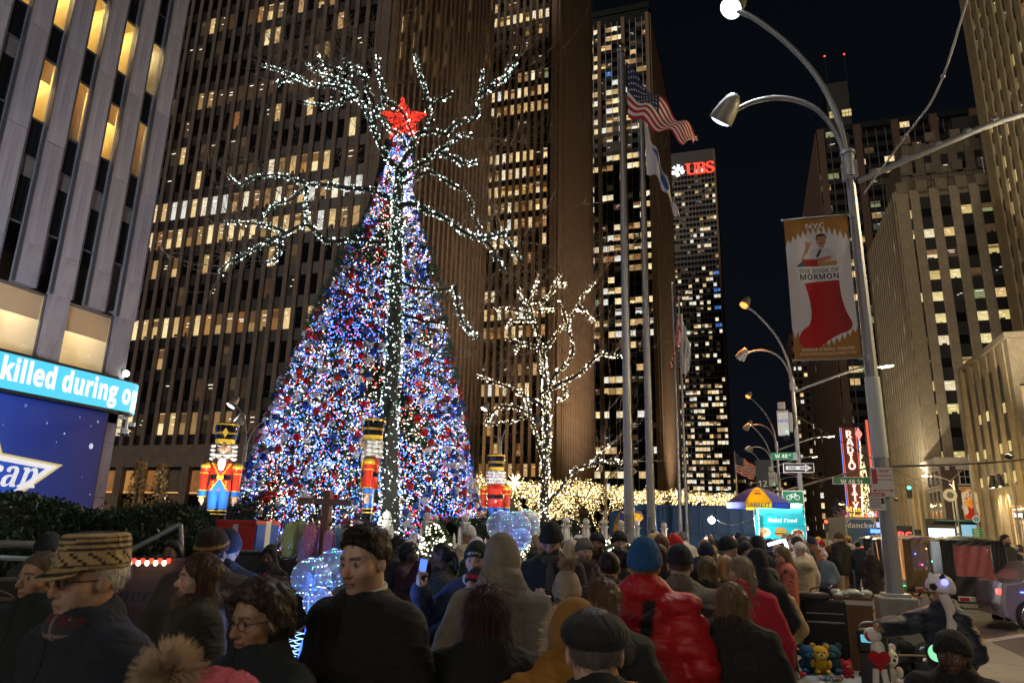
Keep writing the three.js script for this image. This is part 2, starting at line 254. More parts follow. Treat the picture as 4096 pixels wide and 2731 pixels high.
{ // E: the tower with the red lettering
  const t = new Tower('office_tower', 'dark glass tower carrying a white key emblem and red letters UBS near its roof');
  t.core(-60, -9.9, 0, 227, -460, -400.3, M.spandrel);
  const sill = mat([.30, .28, .265], .6);
  t.face({ p: [-59.9, 6, -400.3], rot: 0, len: 50, h: 212, pitch: 2, base: 0, storey: 3.5, wh: 2, ww: 1.86, span: [M.spandrel, .12], seed: 91, lit: (i, j, r, p) => { const patch = noise(i * .25, j * 4.3, 9); const base = j < 22 ? .6 : j < 40 ? .3 : .1; if (i > 22 && j > 30 && j < 43 && j % 3 === 1) return LIT.blue[0]; return r() < base + patch * .5 ? dice(r, [[.55, LIT.white], [.4, LIT.warm], [.05, LIT.dim]]) : dice(r, [[.2, LIT.dim]]); } });
  for (let j = 0; j < 60; j++) { const k = obj('sill', boxOf(50.2, .42, .4), sill, t.g); k.position.set(-34.8, 6 + j * 3.5 + 2.2, -400.1); }
  const mg = []; for (let i = 0; i <= 25; i++) obj('mullion', boxOf(.2, 210, .3), sill, t.g).position.set(-59.9 + i * 2, 111, -400.05);
  obj('corner_post', bx(1.2, 226, 1.2, -9.7, 113, -400.2), M.tan, t.g); obj('parapet', bx(50.6, 9, 60.4, -34.8, 222.5, -430), mat([.055, .055, .06], .5), t.g);
  for (let j = 0; j < 46; j++) obj('side_band', boxOf(.3, 1.3, 58), M.tanRib, t.g).position.set(-9.75, 8 + j * 4.7, -430);
  t.done();
  const s = thing('illuminated_sign', 'glowing red UBS letters with white crossed keys emblem high on tower', 'sign', [0, 0, 0]);
  const p = onZ(700.5, 168.5, -399.6), red = emit([1, .06, .03], 1.6), wh = emit([.95, .97, 1], 1.5), q = onZ(677.5, 169.5, -399.6);
  'UBS'.split('').forEach((c, i) => { const m = obj('letter', letters(c, 7.4, .5, serif), red, s); m.position.set(p.x - 5.4 + i * 5.5, p.y - .1 * i + .6, p.z); });
  for (let k = 0; k < 3; k++) { const a = [0, PI / 3, -PI / 3][k]; const g = [T(bx(.75, 8.6, .4), 0, 0, 0), T(new THREE.TorusGeometry(1.15, .42, 6, 16), 0, -3.9, 0), bx(1.9, .8, .4, .9, 3.4, 0), bx(1.5, .7, .4, .8, 2, 0)]; const m = obj('key', g, wh, s); m.position.set(q.x, q.y, q.z + k * .05); m.rotation.z = a; m.scale.setScalar(.86); }
}
{ // A: limestone block on the left
  const t = new Tower('office_block', 'pale limestone office block at the left edge with yellow lit windows');
  const Xf = -22.15; t.core(-50, Xf - 3.4, 0, 40, -19.7, 6, M.darkThing);
  obj('corner_slab', bx(3.4, 40, .5, Xf - 1.7, 20, -19.45), M.limestone, t.g); // north end wall
  obj('rear_wing', bx(28, 40, 66, -36.5, 20, 39), M.limestone, t.g); const colZ = (k) => -13.02 - (k - 1) * 1.333; // near edge of window k
  const yb = (n) => 14.66 + n * 3.66, spm = mat([.008, .009, .012], .25), room = [.85, .66, .28];
  const wallM = mat([.78, .62, .32], .9), ceilM = mat([.80, .70, .45], .9), shadeM = M.blind, panel = RoundedBoxGeometry && [0, 1].map((i) => rb(.30, 3.645, .69 - i * .0, .012));
  const stones = [[.40, .385, .43], [.37, .36, .40], [.43, .41, .45], [.39, .375, .42]].map((c) => mat(c, .85, 0, { map: streakTex, bumpMap: grainTex, bumpScale: .005 }));
  const glass = mat([1, 1, 1], .04, 0, { physical: true, transmission: 1, thickness: 0, ior: 1.45 });
  for (let k = -6; k <= 6; k++) { // piers of stone panels, aluminium rails either side
    const zc = colZ(k) + .345 + (k === 6 ? -.03 : 0), w = k === 6 ? .72 : .69;
    { const o = obj('stone_panel', bx(.3, 1.38, k === 6 ? .72 : .69, Xf + .15, 9.68, zc), pick(stones), t.g); }
    for (let n = -1; n < 3; n++) { const o = obj('stone_panel', panel[0], pick(stones), t.g); o.position.set(Xf + .15, yb(n) + 1.2, zc); if (k === 6) o.scale.z = w / .69; if (!seen(o.position, 120)) t.g.remove(o); }
    for (const e of [-1, 1]) { const m = obj('mullion', bx(.16, 16.6, .035, Xf + .24, 17.3, zc + e * (w / 2 + .025)), M.alu, t.g); if (!seen(m.geometry.boundingSphere ? m.position : V(Xf, 16, zc), 300)) t.g.remove(m); }
  }
  const lit = (k, n) => n >= 1 ? !(n === 2 && (k === 5 || k === 1)) : n === 0 ? k >= 2 || k < 0 : false;
  for (let k = -2; k <= 5; k++) for (let n = -1; n < 3; n++) { // windows: a pane, a frame and a shallow room with its ceiling lamp
    const z = colZ(k) - .32, y = yb(n), c = V(Xf, y + 1.1, z); if (!seen(c, 80)) continue;
    const on = lit(k, n), w = obj('window', [bx(.07, .06, .66, Xf + .02, y, z), bx(.07, .06, .66, Xf + .02, y + 2.3, z)], M.alu, t.g), h = 2.24;
    obj('pane', bx(.012, h, .64, Xf - .01, y + 1.15, z), on ? glass : M.blackGlass, w);
    obj('spandrel', bx(.05, 1.3, .64, Xf - .0, y + 2.98, z), spm, t.g);
    if (!on) { obj('blind', bx(.02, h * (.25 + .1 * ((k + n) & 1)), .63, Xf - .001, y + 2.0, z), mat([.16, .14, .13], .9), w); continue; }
    const d = 2.6, back = Xf - d; obj('room_wall', [bx(.05, 2.6, 1.33, back, y + 1.15, z), bx(d, 2.6, .03, Xf - d / 2 - .06, y + 1.15, z - .65), bx(d, 2.6, .03, Xf - d / 2 - .06, y + 1.15, z + .65)], wallM, w);
    obj('ceiling', bx(d, .04, 1.3, Xf - d / 2 - .06, y + 2.42, z), ceilM, w);
    obj('ceiling_lamp', bx(1.1, .03, .16, Xf - 1.1, y + 2.37, z - .2 + .3 * R()), emit([1, .80, .36], 60), w);
    obj('floor', bx(d, .04, 1.3, Xf - d / 2 - .06, y - .1, z), M.darkThing, w);
    if ((k * 3 + n) % 3 === 0) obj('blind', bx(.015, h * (.35 + .65 * ((k + n) & 1)), .62, Xf - .06, y + (1 - ((k + n) & 1)) * .75 + 1.15, z), shadeM, w); else if ((k + n) % 2) obj('cupboard', bx(.5, 1.3, .5, Xf - 1.6, y + .5, z + .2), mat([.4, .3, .16], .8), w);
  }
  // the tall windows above the ticker
  for (const [z0, z1, i] of [[-18.96, -17.02, 0], [-16.28, -14.3, 1], [-13.6, -11.6, 2]]) {
    const z = (z0 + z1) / 2, L = z1 - z0, w = obj('tall_window', [bx(.09, .08, L + .1, Xf + .03, 6.68, z), bx(.09, .08, L + .1, Xf + .03, 8.94, z), bx(.09, 2.3, .05, Xf + .03, 7.8, z0), bx(.09, 2.3, .05, Xf + .03, 7.8, z1)], M.alu, t.g);
    obj('pane', bx(.012, 2.2, L - .04, Xf, 7.8, z), glass, w);
    const pale = mat([.80, .70, .52], .9); obj('room_wall', [bx(.05, 2.4, L + .3, Xf - 3.2, 7.8, z), bx(3.1, 2.4, .04, Xf - 1.65, 7.8, z0 - .12), bx(3.1, 2.4, .04, Xf - 1.65, 7.8, z1 + .12)], pale, w);
    obj('ceiling', bx(3.1, .05, L + .3, Xf - 1.65, 9.0, z), pale, w); obj('floor', bx(3.1, .05, L + .3, Xf - 1.65, 6.62, z), M.darkThing, w);
    for (const q of [.3, .7]) obj('ceiling_lamp', bx(1.6, .03, .07, Xf - 1.5, 8.95, z0 + L * q), emit([1, .88, .62], 36), w);
    obj('blind', bx(.015, i ? .8 : .95, L - .06, Xf - .05, 8.48, z), mat([.72, .62, .46], 1, 0, { physical: true, transmission: .5, thickness: 0 }), w);
    obj('screen', bx(.05, .7, .9, Xf - 3.1, 7.3, z - .1), mat([.1, .09, .08], .4), w);
    for (let q = 0; q < 5; q++) obj('desk_thing', T(q % 2 ? sp(.1, 0, .1, 0) : rb(.16, .22, .2, .02, 0, .11, 0), Xf - .3, 6.65, z0 + .25 + q * .36 * L / 2), mat([.14 + .1 * R(), .09, .07], .6), w);
  }
  for (const [z0, z1] of [[-19.7, -18.96], [-17.02, -16.28], [-14.3, -13.6], [-11.6, -10.9]]) obj('stone_panel', bx(.3, 4.0, z1 - z0 - .06, Xf + .14, 7.1, (z0 + z1) / 2), pick(stones), t.g);
  for (const y of [2.55, .6]) obj('stone_panel', bx(.3, 1.93 + (y < 1 ? -.03 : 0), .62, Xf + .14, y + .9, -19.39), pick(stones), t.g);
  obj('stone_panel', bx(.3, 1.0, .62, Xf + .14, 4.93, -19.39), stones[1], t.g);
  t.done();
  // moving-letter screen round the corner
  const tex = canvasTex(2048, 256, (x, w, h) => { x.fillStyle = '#4fd0f2'; x.fillRect(0, 0, w, h); x.fillStyle = '#fff'; x.font = 'bold 225px sans-serif'; x.textAlign = 'right'; x.save(); x.scale(.665, 1); x.lineWidth = 9; x.strokeStyle = '#fff'; x.strokeText('killed during op', 1878 / .665, 190); x.fillText('killed during op', 1878 / .665, 190); x.restore(); x.fillStyle = 'rgba(0,60,90,.10)'; for (let i = 0; i < w; i += 9) x.fillRect(i, 0, 2, h); });
  const rows = [0, 1].map((j) => { const y = j ? 5.48 : 6.55, r = []; for (let i = 0; i <= 48; i++) { const s = i / 48; if (s < .86) r.push(V(-21.2, y, -11.2 - s / .86 * 8.2)); else { const a = (s - .86) / .14 * PI * .5; r.push(V(-21.2 - .85 * (1 - Math.cos(a)), y, -19.4 - .85 * Math.sin(a))); } } return r; });
  const tk = thing('news_ticker', 'bright turquoise news ticker screen with white words, wrapping the limestone corner', 'screen');
  const em = (t, s) => new THREE.MeshStandardMaterial({ color: new THREE.Color(.01, .01, .01), roughness: .5, emissive: new THREE.Color(1, 1, 1), emissiveMap: t, emissiveIntensity: s });
  obj('screen', quadStrip(rows), em(tex, 1.15), tk);
  obj('casing', quadStrip(rows.map((r, j) => r.map((p) => V(p.x - .04, p.y + (j ? -.05 : .05), p.z + .03)))), M.darkMetal, tk); obj('casing', [bx(.9, .06, 8, -21.68, 6.62, -14.9), bx(.9, .06, 8, -21.68, 5.42, -14.9)], M.darkMetal, tk);
  const RL = new THREE.RectAreaLight(new THREE.Color(.35, .8, 1), 2.4, 8, 1); RL.position.set(-21.12, 6, -14.8); RL.lookAt(0, 6, -14.8); scene.add(RL);
  // blue billboard below it
  const bt = canvasTex(1024, 512, (x, w, h) => {
    const g = x.createLinearGradient(0, 0, w, 0); g.addColorStop(0, '#2c62d8'); g.addColorStop(.45, '#1c3fa0'); g.addColorStop(1, '#131f5c'); x.fillStyle = g; x.fillRect(0, 0, w, h);
    const q = rng(6); for (let i = 0; i < 46; i++) { x.fillStyle = `rgba(225,240,255,${.35 + q() * .6})`; x.beginPath(); x.arc(w * q(), h * q() * .95, 2.5 + q() * q() * 10, 0, 7); x.fill(); }
    x.save(); x.translate(480, 300); // a star with a banner across
    const star = (r, c) => { x.fillStyle = c; x.beginPath(); for (let i = 0; i < 10; i++) { const a = -PI / 2 + i * PI / 5, k = i % 2 ? r * .46 : r; x.lineTo(Math.cos(a) * k * 1.3, Math.sin(a) * k); } x.fill(); };
    star(300, '#d9c98a'); star(280, '#ffffff'); star(238, '#2450c0'); x.fillStyle = '#fff'; x.fillRect(-220, 20, 470, 80); x.fillStyle = '#c42030'; x.fillRect(-210, 28, 450, 66);
    x.fillStyle = '#fff'; x.font = 'italic bold 120px serif'; x.textAlign = 'right'; x.fillText('American', 265, -8); x.font = 'bold 74px sans-serif'; x.fillText('CHRISTMAS', 236, 88); x.restore();
  });
  const bb = thing('billboard', 'deep blue snow-speckled billboard under the turquoise ticker, with a star', 'billboard'); obj('panel', bx(.08, 4.9, 8.2, -21.7, 2.98, -15.0), M.darkMetal, bb);
  const pg = new THREE.PlaneGeometry(8.1, 4.85).rotateY(PI / 2).translate(-21.65, 2.98, -15); obj('print', pg, new THREE.MeshStandardMaterial({ map: bt, roughness: .6, emissive: new THREE.Color(1, 1, 1), emissiveMap: bt, emissiveIntensity: .55 }), bb);
  // cameras on the corner
  const cm = thing('security_camera', 'cluster of white dome cameras under the end of the turquoise ticker', 'camera', [-21.7, 4.95, -19.95]); obj('bracket', [cy(.03, .03, .5, 0, .22, 0), bar(V(0, .0, 0), V(-.3, .05, .3), .03), bx(.1, .1, .3, -.1, .4, .1)], M.white, cm);
  for (const [x, y, z] of [[0, -.1, 0], [-.32, -.02, .3], [.1, .18, -.15]]) { obj('dome', sp(.11, x, y - .12, z, 1, .9, 1), M.blackGlass, cm); obj('hood', cy(.11, .12, .16, x, y, z), M.white, cm); }
  const fl = thing('flood_lamp', 'small white flood lamp on the limestone corner above the ticker', 'lamp', [-21.75, 6.95, -19.6]); obj('lens', sp(.12, .02, 0, 0), emit([1, .97, .85], 9), fl); obj('housing', [rb(.16, .2, .2, .03, -.12, .05, 0), bar(V(-.1, 0, 0), V(-.3, -.1, .1), .02)], M.metal, fl);
}
{ // right of the avenue, far slab with stone shafts
  const t = new Tower('office_tower', 'broad dark slab tower with pinkish stone shafts at the far right skyline');
  t.core(29, 125, 0, 140, -310, -242, M.spandrel); const shaft = mat([.145, .095, .07], .9, 0, { map: streakTex });
  t.face({ p: [29, 6, -242], rot: 0, len: 95, h: 134, pitch: 2.9, base: 2, storey: 4, wh: 2.1, span: [M.spandrel, .12], seed: 41, lit: (i, j, r) => dice(r, [[j === 28 || j === 22 ? .3 : .07, LIT.warm], [.06, LIT.green], [.12, LIT.dim]]) });
  for (let i = 0; i < 9; i++) obj('stone_shaft', boxOf(2.2, 139, 1.2), shaft, t.g).position.set(30.2 + i * 11.6, 69.5, -241.5);
  for (let i = 0; i < 50; i++) if (i % 4) obj('mullion', boxOf(.22, 130, .3), mat([.10, .09, .085], .6), t.g).position.set(30.2 + i * 2.9, 72, -241.9);
  t.face({ p: [28.9, 0, -310], rot: -E90, len: 68, h: 138, pitch: 2.4, base: 2, storey: 4, wh: 2, pier: [1.3, .5, shaft], span: [M.spandrel, .1], seed: 4, lit: (i, j, r) => dice(r, [[.06, LIT.warm], [.15, LIT.dim]]) }); t.done();
}
{ // stepped stone building in front of it
  const t = new Tower('stone_building', 'stepped buff stone building on the right, narrow ribbed west face and dark metal spandrels');
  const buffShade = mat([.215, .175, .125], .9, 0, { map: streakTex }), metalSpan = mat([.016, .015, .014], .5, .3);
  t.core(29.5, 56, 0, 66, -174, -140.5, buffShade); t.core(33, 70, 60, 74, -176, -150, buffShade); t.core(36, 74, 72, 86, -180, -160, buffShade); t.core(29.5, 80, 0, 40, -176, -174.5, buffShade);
  t.face({ p: [29.5, 0, -140.5], rot: 0, len: 26, h: 66, pitch: 3.3, base: 14.6, storey: 4.15, wh: 1.75, ww: 1.75, pier: [1.55, .5, M.buff], ends: 2.2, span: [metalSpan, .2], seed: 15, lit: (i, j, r) => dice(r, [[.34, LIT.yellow], [.16, [LIT.warm[1], LIT.white[2]]], [.05, LIT.green], [.012, LIT.blue], [.15, LIT.dim]]) });
  t.face({ p: [29.5, 0, -174], rot: -E90, len: 33.5, h: 66, pitch: 2.2, base: 14, storey: 4.15, wh: 1.8, pier: [1.05, .3, M.buff], ends: 1.6, span: [metalSpan, .1], seed: 25, lit: (i, j, r) => dice(r, [[.10, LIT.white], [.14, LIT.dim]]) });
  t.face({ p: [33, 62, -150], rot: 0, len: 37, h: 12, pitch: 3.1, storey: 4.4, wh: 2, pier: [1.6, .5, buffShade], span: [metalSpan, .15], seed: 2, lit: (i, j, r) => dice(r, [[.1, LIT.green], [.1, LIT.dim]]) });
  t.face({ p: [36, 74, -160], rot: 0, len: 38, h: 12, pitch: 3.2, storey: 4.4, wh: 2, pier: [1.7, .5, buffShade], span: [metalSpan, .15], seed: 7, lit: (i, j, r) => dice(r, [[.05, LIT.warm], [.06, LIT.dim]]) });
  for (let i = 0; i < 8; i++) for (const [x0, y, z, w] of [[30.8, 66.6, -140.2, 3.3], [34, 74.7, -149.7, 4.6], [37, 87, -159.7, 4.8]]) obj('parapet_block', bx(1.9, 2.2, .9, x0 + i * w, y, z), buffShade, t.g);
  for (let i = 0; i < 7; i++) obj('ground_pier', bx(.7, 12, 1.9, 29.2, 6, -143 - i * 4.9), M.buff, t.g);
  // penthouse with pipes
  obj('penthouse', bx(16, 8, 10, 56, 90, -170), mat([.03, .032, .03], .7), t.g); for (const x of [46, 53]) { obj('vent_pipe', [cy(.3, .3, 7, x, 69, -144), cy(.5, .5, .6, x, 72.6, -144)], M.metal, t.g); }
  obj('deck_rail', [bx(22, .12, .12, 44, 68.2, -141), bx(22, .12, .12, 44, 69.2, -141)], M.darkMetal, t.g);
  t.done();
}
{ // warm tower at the right edge
  const t = new Tower('stone_tower', 'warm lit limestone tower filling the upper right edge, long vertical window slots');
  t.core(40.5, 75, 0, 125, -124, -62, M.spandrel); const slot = mat([.018, .02, .017], .35);
  t.face({ p: [40.4, 0, -124], rot: -E90, len: 62, h: 124, pitch: 3.05, base: 26, storey: 3.9, wh: 2.2, pier: [1.75, .42, M.buffWarm], ends: 2.4, span: [slot, .22], seed: 19, lit: (i, j, r) => dice(r, j < 12 ? [[.12, LIT.yellow], [.18, LIT.dim], [.08, LIT.green]] : [[.02, LIT.orange], [.16, LIT.green], [.1, LIT.dim]]) });
  t.face({ p: [40.4, 0, -62], rot: 0, len: 34, h: 124, pitch: 3.05, base: 26, storey: 3.9, wh: 2.2, pier: [1.75, .6, M.buffWarm], span: [slot, .15], seed: 9, lit: (i, j, r) => dice(r, [[.1, LIT.yellow]]) });
  t.done();
}
{ // low wing in front of it
  const t = new Tower('stone_wing', 'low buff stone wing with slit windows and lit shopfronts at the right edge');
  t.core(29.4, 40.2, 0, 24.6, -113, -93.6, M.buff); t.core(29.4, 40.2, 0, 13, -93.5, -45, M.buff);
  const slot = mat([.018, .02, .017], .3);
  for (let i = 0; i < 5; i++) { const z = -110.4 + i * 3.25; obj('slit_window', bx(.14, 14, 1.3, 29.36, 15, z), slot, t.g); obj('pier', bx(.16, 24.8, 1.7, 29.33, 12.4, z + 1.63), M.buffWarm, t.g); for (const y of [9, 12.5, 17]) if ((i + y) % 3 < 1.6) obj('pane', bx(.06, 1.2, .8, 29.27, y, z), pick(LIT.yellow), t.g); }
  obj('pier', bx(.5, 24.8, 1.3, 29.15, 12.4, -112.4), M.buffWarm, t.g);
  obj('coping', bx(11.4, .7, 20, 34.8, 24.95, -103.3), M.buff, t.g);
  // two wide windows on the south wall above the shops
  for (const [y, k] of [[17.4, 0], [12.2, 1]]) { const w = obj('wide_window', [bx(3.2, .2, .2, 31.6, y - 1.6, -93.5), bx(3.2, .2, .2, 31.6, y + 1.6, -93.5), bx(.12, 3.2, .2, 31, y, -93.5), bx(.12, 3.2, .2, 32.2, y, -93.5)], M.darkMetal, t.g); obj('pane', bx(3.1, 3, .05, 31.6, y, -93.55), k ? LIT.white[2] : LIT.warm[1], w); }
  // street level: stone piers, tall shop windows with golden frames, cone wall lamps
  const gold = mat([.35, .2, .05], .4, .6);
  const shop = (z0, z1, y1, tone) => { const z = (z0 + z1) / 2, L = z1 - z0, w = obj('shop_window', [bx(.2, .18, L, 29.28, y1, z), bx(.2, .18, L, 29.28, .35, z), bx(.2, y1, .14, 29.28, y1 / 2, z0), bx(.2, y1, .14, 29.28, y1 / 2, z1), bx(.16, .1, L, 29.28, y1 * .62, z), bx(.16, y1, .1, 29.28, y1 / 2, z)], gold, t.g); obj('pane', bx(.05, y1 - .3, L - .1, 29.33, y1 / 2 + .1, z), tone, w); obj('display', [bx(.1, 1.4, L * .3, 29.24, 1.2, z - L * .18), bx(.1, .9, L * .25, 29.24, .9, z + L * .2)], mat([.4, .28, .12], .7), w); obj('shop_lamp', bx(.06, .1, L * .7, 29.22, y1 - .35, z), M.strip, w); };
  shop(-100.5, -94.6, 5.6, LIT.white[2]); shop(-92.4, -86, 8.4, LIT.white[0]); shop(-85, -78, 8.4, LIT.warm[0]); shop(-77, -70, 8.4, LIT.warm[1]);
  obj('shop_canopy', bx(.5, .5, 20, 29.1, 9.3, -83), mat([.04, .035, .03], .5), t.g);
  t.done();
  const g = 'cone lamps on the buff stone wall';
  [[-104, 'cone wall lamp left of the subway entrance on the right stone wall'], [-101.3, 'cone wall lamp over the lit shopfront, between two other cone lamps'], [-96.4, 'cone wall lamp nearest the right picture edge above the tall shop glass']].forEach(([z, l], i) => {
    const c = thing('wall_lamp', l, 'wall lamp', [28.75, i === 2 ? 10.2 : 8.6, z + (i === 2 ? 6 : 0)], 0, g); obj('shade', [new THREE.CylinderGeometry(.22, .5, 1.5, 14, 1, true).translate(0, .2, 0), bx(.5, .12, .12, .3, .8, 0)], M.black, c); obj('bulb', sp(.16, 0, -.45, 0), emit([1, .86, .55], 8), c);
    const s = new THREE.SpotLight(new THREE.Color(1, .82, .5), 260, 0, .62, .6, 2); s.position.set(0, -.65, 0); s.target.position.set(.35, -8, 0); s.castShadow = true; s.shadow.radius = 8; c.add(s, s.target);
  });
  const sw = thing('subway_sign', 'black and yellow Subway sign box over the lit shopfront', 'sign', [28.9, 4.5, -96.2], -E90); obj('box', rb(3.6, 1.1, .4, .04), mat([.55, .3, .03], .5), sw);
  obj('face', bx(3.2, .8, .04, 0, 0, .22), M.black, sw); obj('lettering', T(letters('Subway', .55, .03), 0, 0, .245), emit([1, 1, 1], 1.5), sw);
  const vz = thing('shop_sign', 'glowing white verizon lettering in the tall shop glass at right edge', 'sign', [28.9, 5.3, -88.6], -E90); obj('lettering', letters('verizon', .8, .05), emit([1, 1, 1], 1.3), vz);
}
{ // small brick corner building
  const b = thing('brick_building', 'small dark brick corner building with white cornice and orange curtained windows', 'building'); const brick = mat([.062, .042, .034], .9, 0, { map: streakTex, bumpMap: grainTex, bumpScale: .02 }), trim = mat([.34, .31, .29], .8), side = mat([.25, .22, .19], .85, 0, { map: streakTex });
  obj('wall', bx(17, 13.2, 10, 37.6, 6.6, -135.5), brick, b); obj('side_wall', bx(.2, 10, 9.8, 29.05, 8.2, -135.5), side, b);
  obj('cornice', [bx(18, .9, 11, 37.3, 13.9, -135.4), bx(17.6, .5, 10.6, 37.4, 13.2, -135.4)], trim, b); for (let i = 0; i < 6; i++) obj('corbel', bx(.5, .9, .5, 30 + i * 2.6, 12.8, -130.3), trim, b); for (let i = 0; i < 4; i++) obj('corbel', bx(.5, .9, .5, 28.9, 12.8, -131.5 - i * 2.6), trim, b);
  const win = (x, y, w, h, lit) => { const f = obj('window', [bx(w + .7, .5, .3, x, y + h / 2 + .3, -130.35), bx(w + .6, .22, .4, x, y - h / 2 - .1, -130.35), bx(.14, h, .2, x - w / 2, y, -130.4), bx(.14, h, .2, x + w / 2, y, -130.4), bx(.08, h, .12, x, y, -130.42), bx(w, .08, .12, x, y, -130.42)], trim, b); obj('pane', bx(w, h, .05, x, y, -130.47), M.blackGlass, f); if (lit) obj('curtain', bx(w * .96, h * lit, .04, x, y - h / 2 * (1 - lit), -130.43), LIT.orange[0], f); };
  for (const [x, k] of [[32.4, 0], [38.4, 1]]) { win(x, 11.3, 1.6, 2.2, k ? .5 : 0); win(x, 8, 1.5, 2.4, k ? .4 : .45); } win(33, 4.9, 2.5, 2.5, .32); win(38.6, 4.9, 1.6, 2.5, .32);
  for (let j = 0; j < 3; j++) for (let i = 0; i < 3; i++) { const y = [11.2, 8, 4.9][j], f = obj('window', [bx(.3, .3, 1.9, 28.92, y + 1.3, -132.6 - i * 2.9), bx(.3, .2, 1.9, 28.92, y - 1.3, -132.6 - i * 2.9)], trim, b); obj('pane', bx(.08, 2.4, 1.3, 28.93, y, -132.6 - i * 2.9), j === 2 ? LIT.orange[1] : M.blackGlass, f); }
  const s = thing('shop_sign', 'long glowing cream fascia lettered MAGNOLIA on the brick corner building', 'sign', [36.5, 3.05, -130.0]); obj('fascia', bx(16, .95, .5, 0, 0, 0), emit([1, .93, .68], 1.0), s); obj('fascia', bx(.5, .95, 9, -7.9, 0, -4.6), emit([1, .93, .68], .8), s); obj('lettering', T(letters('MAGNOLIA', .62, .03), 2.2, 0, .26), mat([.45, .38, .24], .6), s);
  obj('shopfront', [bx(5, 2.3, .1, 32.2, 1.2, -130.4)], LIT.white[1], b); obj('shutter', bx(8, 2.4, .1, 39.4, 1.2, -130.4), mat([.12, .11, .10], .5), b);
}
{ // dark supertall and its neighbour far behind
  const t = thing('skyscraper', 'almost black far skyscraper with two red beacons on its roof', 'skyscraper'); const P1 = onZ(833, 88, -560), w = 21, g = mat([.010, .010, .011], .5);
  const c = onZ(834, 100, -560); obj('shaft', [bx(18, 262, 18, c.x, 131, -570), bx(24, 210, 26, c.x, 105, -572), bx(28, 190, 30, c.x - 1, 95, -574)], g, t); const pr = onZ(824.5, 56, -560), pr2 = onZ(844, 54, -560);
  for (const p of [pr, pr2]) { obj('beacon', sp(.8, p.x, p.y, p.z), emit([1, .05, .03], 3), t); obj('mast', bar(V(p.x, 200, p.z - .5), p, .3), g, t); }
  const q = rng(5), lamps = []; for (let i = 0; i < 46; i++) lamps.push(bx(.5, .7, .2, c.x - 7 + q() * 15, 195 + q() * 62, -560.8)); stuff(obj('window_lamps', lamps, emit([1, .9, .7], .22), t));
  const n = new Tower('penthouse_tower', 'far black tower with a lit two row penthouse below the red beacons', 'tower'); const a = onZ(829.5, 116, -480), b = onZ(848, 114, -480); n.core(a.x - 1, b.x + 1.5, 0, a.y + 26, -500, -480.3, mat([.012, .012, .014], .5));
  for (let i = 0; i < 7; i++) for (let j = 0; j < 2; j++) if (i !== 3) obj('window', bx(1.75, 2.3, .1, a.x + .8 + i * 2.05, a.y + 2.4 - j * 2.8, -480.2), pick(LIT.yellow), n.g);
}
// the far end of the avenue
{
  const blocks = [['pale narrow stone tower far up the avenue, right side', 29, 44, 92, -345, -330, .3], ['dark brown block far up the avenue beside the narrow tower', 27, 48, 60, -395, -372, .35], ['tall dim tower farthest up the avenue on the right', 27, 60, 118, -470, -440, .3], ['low lit block at the foot of the far right towers', 25, 45, 34, -325, -312, .5], ['mid-height far block closing the avenue view, lit gold', 10, 34, 44, -640, -620, .5], ['dark far block on the left of the avenue end', -30, -4, 40, -560, -530, .35], ['slim far block just right of the lettered tower', -9, 3, 26, -620, -600, .4]];
  blocks.forEach(([l, x0, x1, h, z0, z1, q], i) => {
    const t = new Tower('far_building', l), m = mat([.12 + .03 * (i % 3), .085 + .02 * (i % 3), .06 + .015 * (i % 3)], .9, 0, { map: streakTex }); t.core(x0, x1, 0, h, z0, z1 - .3, m);
    t.face({ p: [x0, 2, z1 - .3], rot: 0, len: x1 - x0, h: h - 2, pitch: 3, base: 2, storey: 4, wh: 2.1, pier: [1.2, .3, m], span: [m, .1], seed: 50 + i, detail: false, lit: (a, b, r) => dice(r, [[q * .5, LIT.warm], [q * .35, LIT.white], [.2, LIT.dim]]) });
    if (x0 > 0) t.face({ p: [x0, 2, z0], rot: -E90, len: z1 - z0, h: h - 2, pitch: 3, base: 2, storey: 4, wh: 2.1, pier: [1.3, .3, m], span: [m, .1], seed: 70 + i, detail: false, lit: (a, b, r) => dice(r, [[q * .4, LIT.warm], [.2, LIT.dim]]) });
    t.done();
  });
}
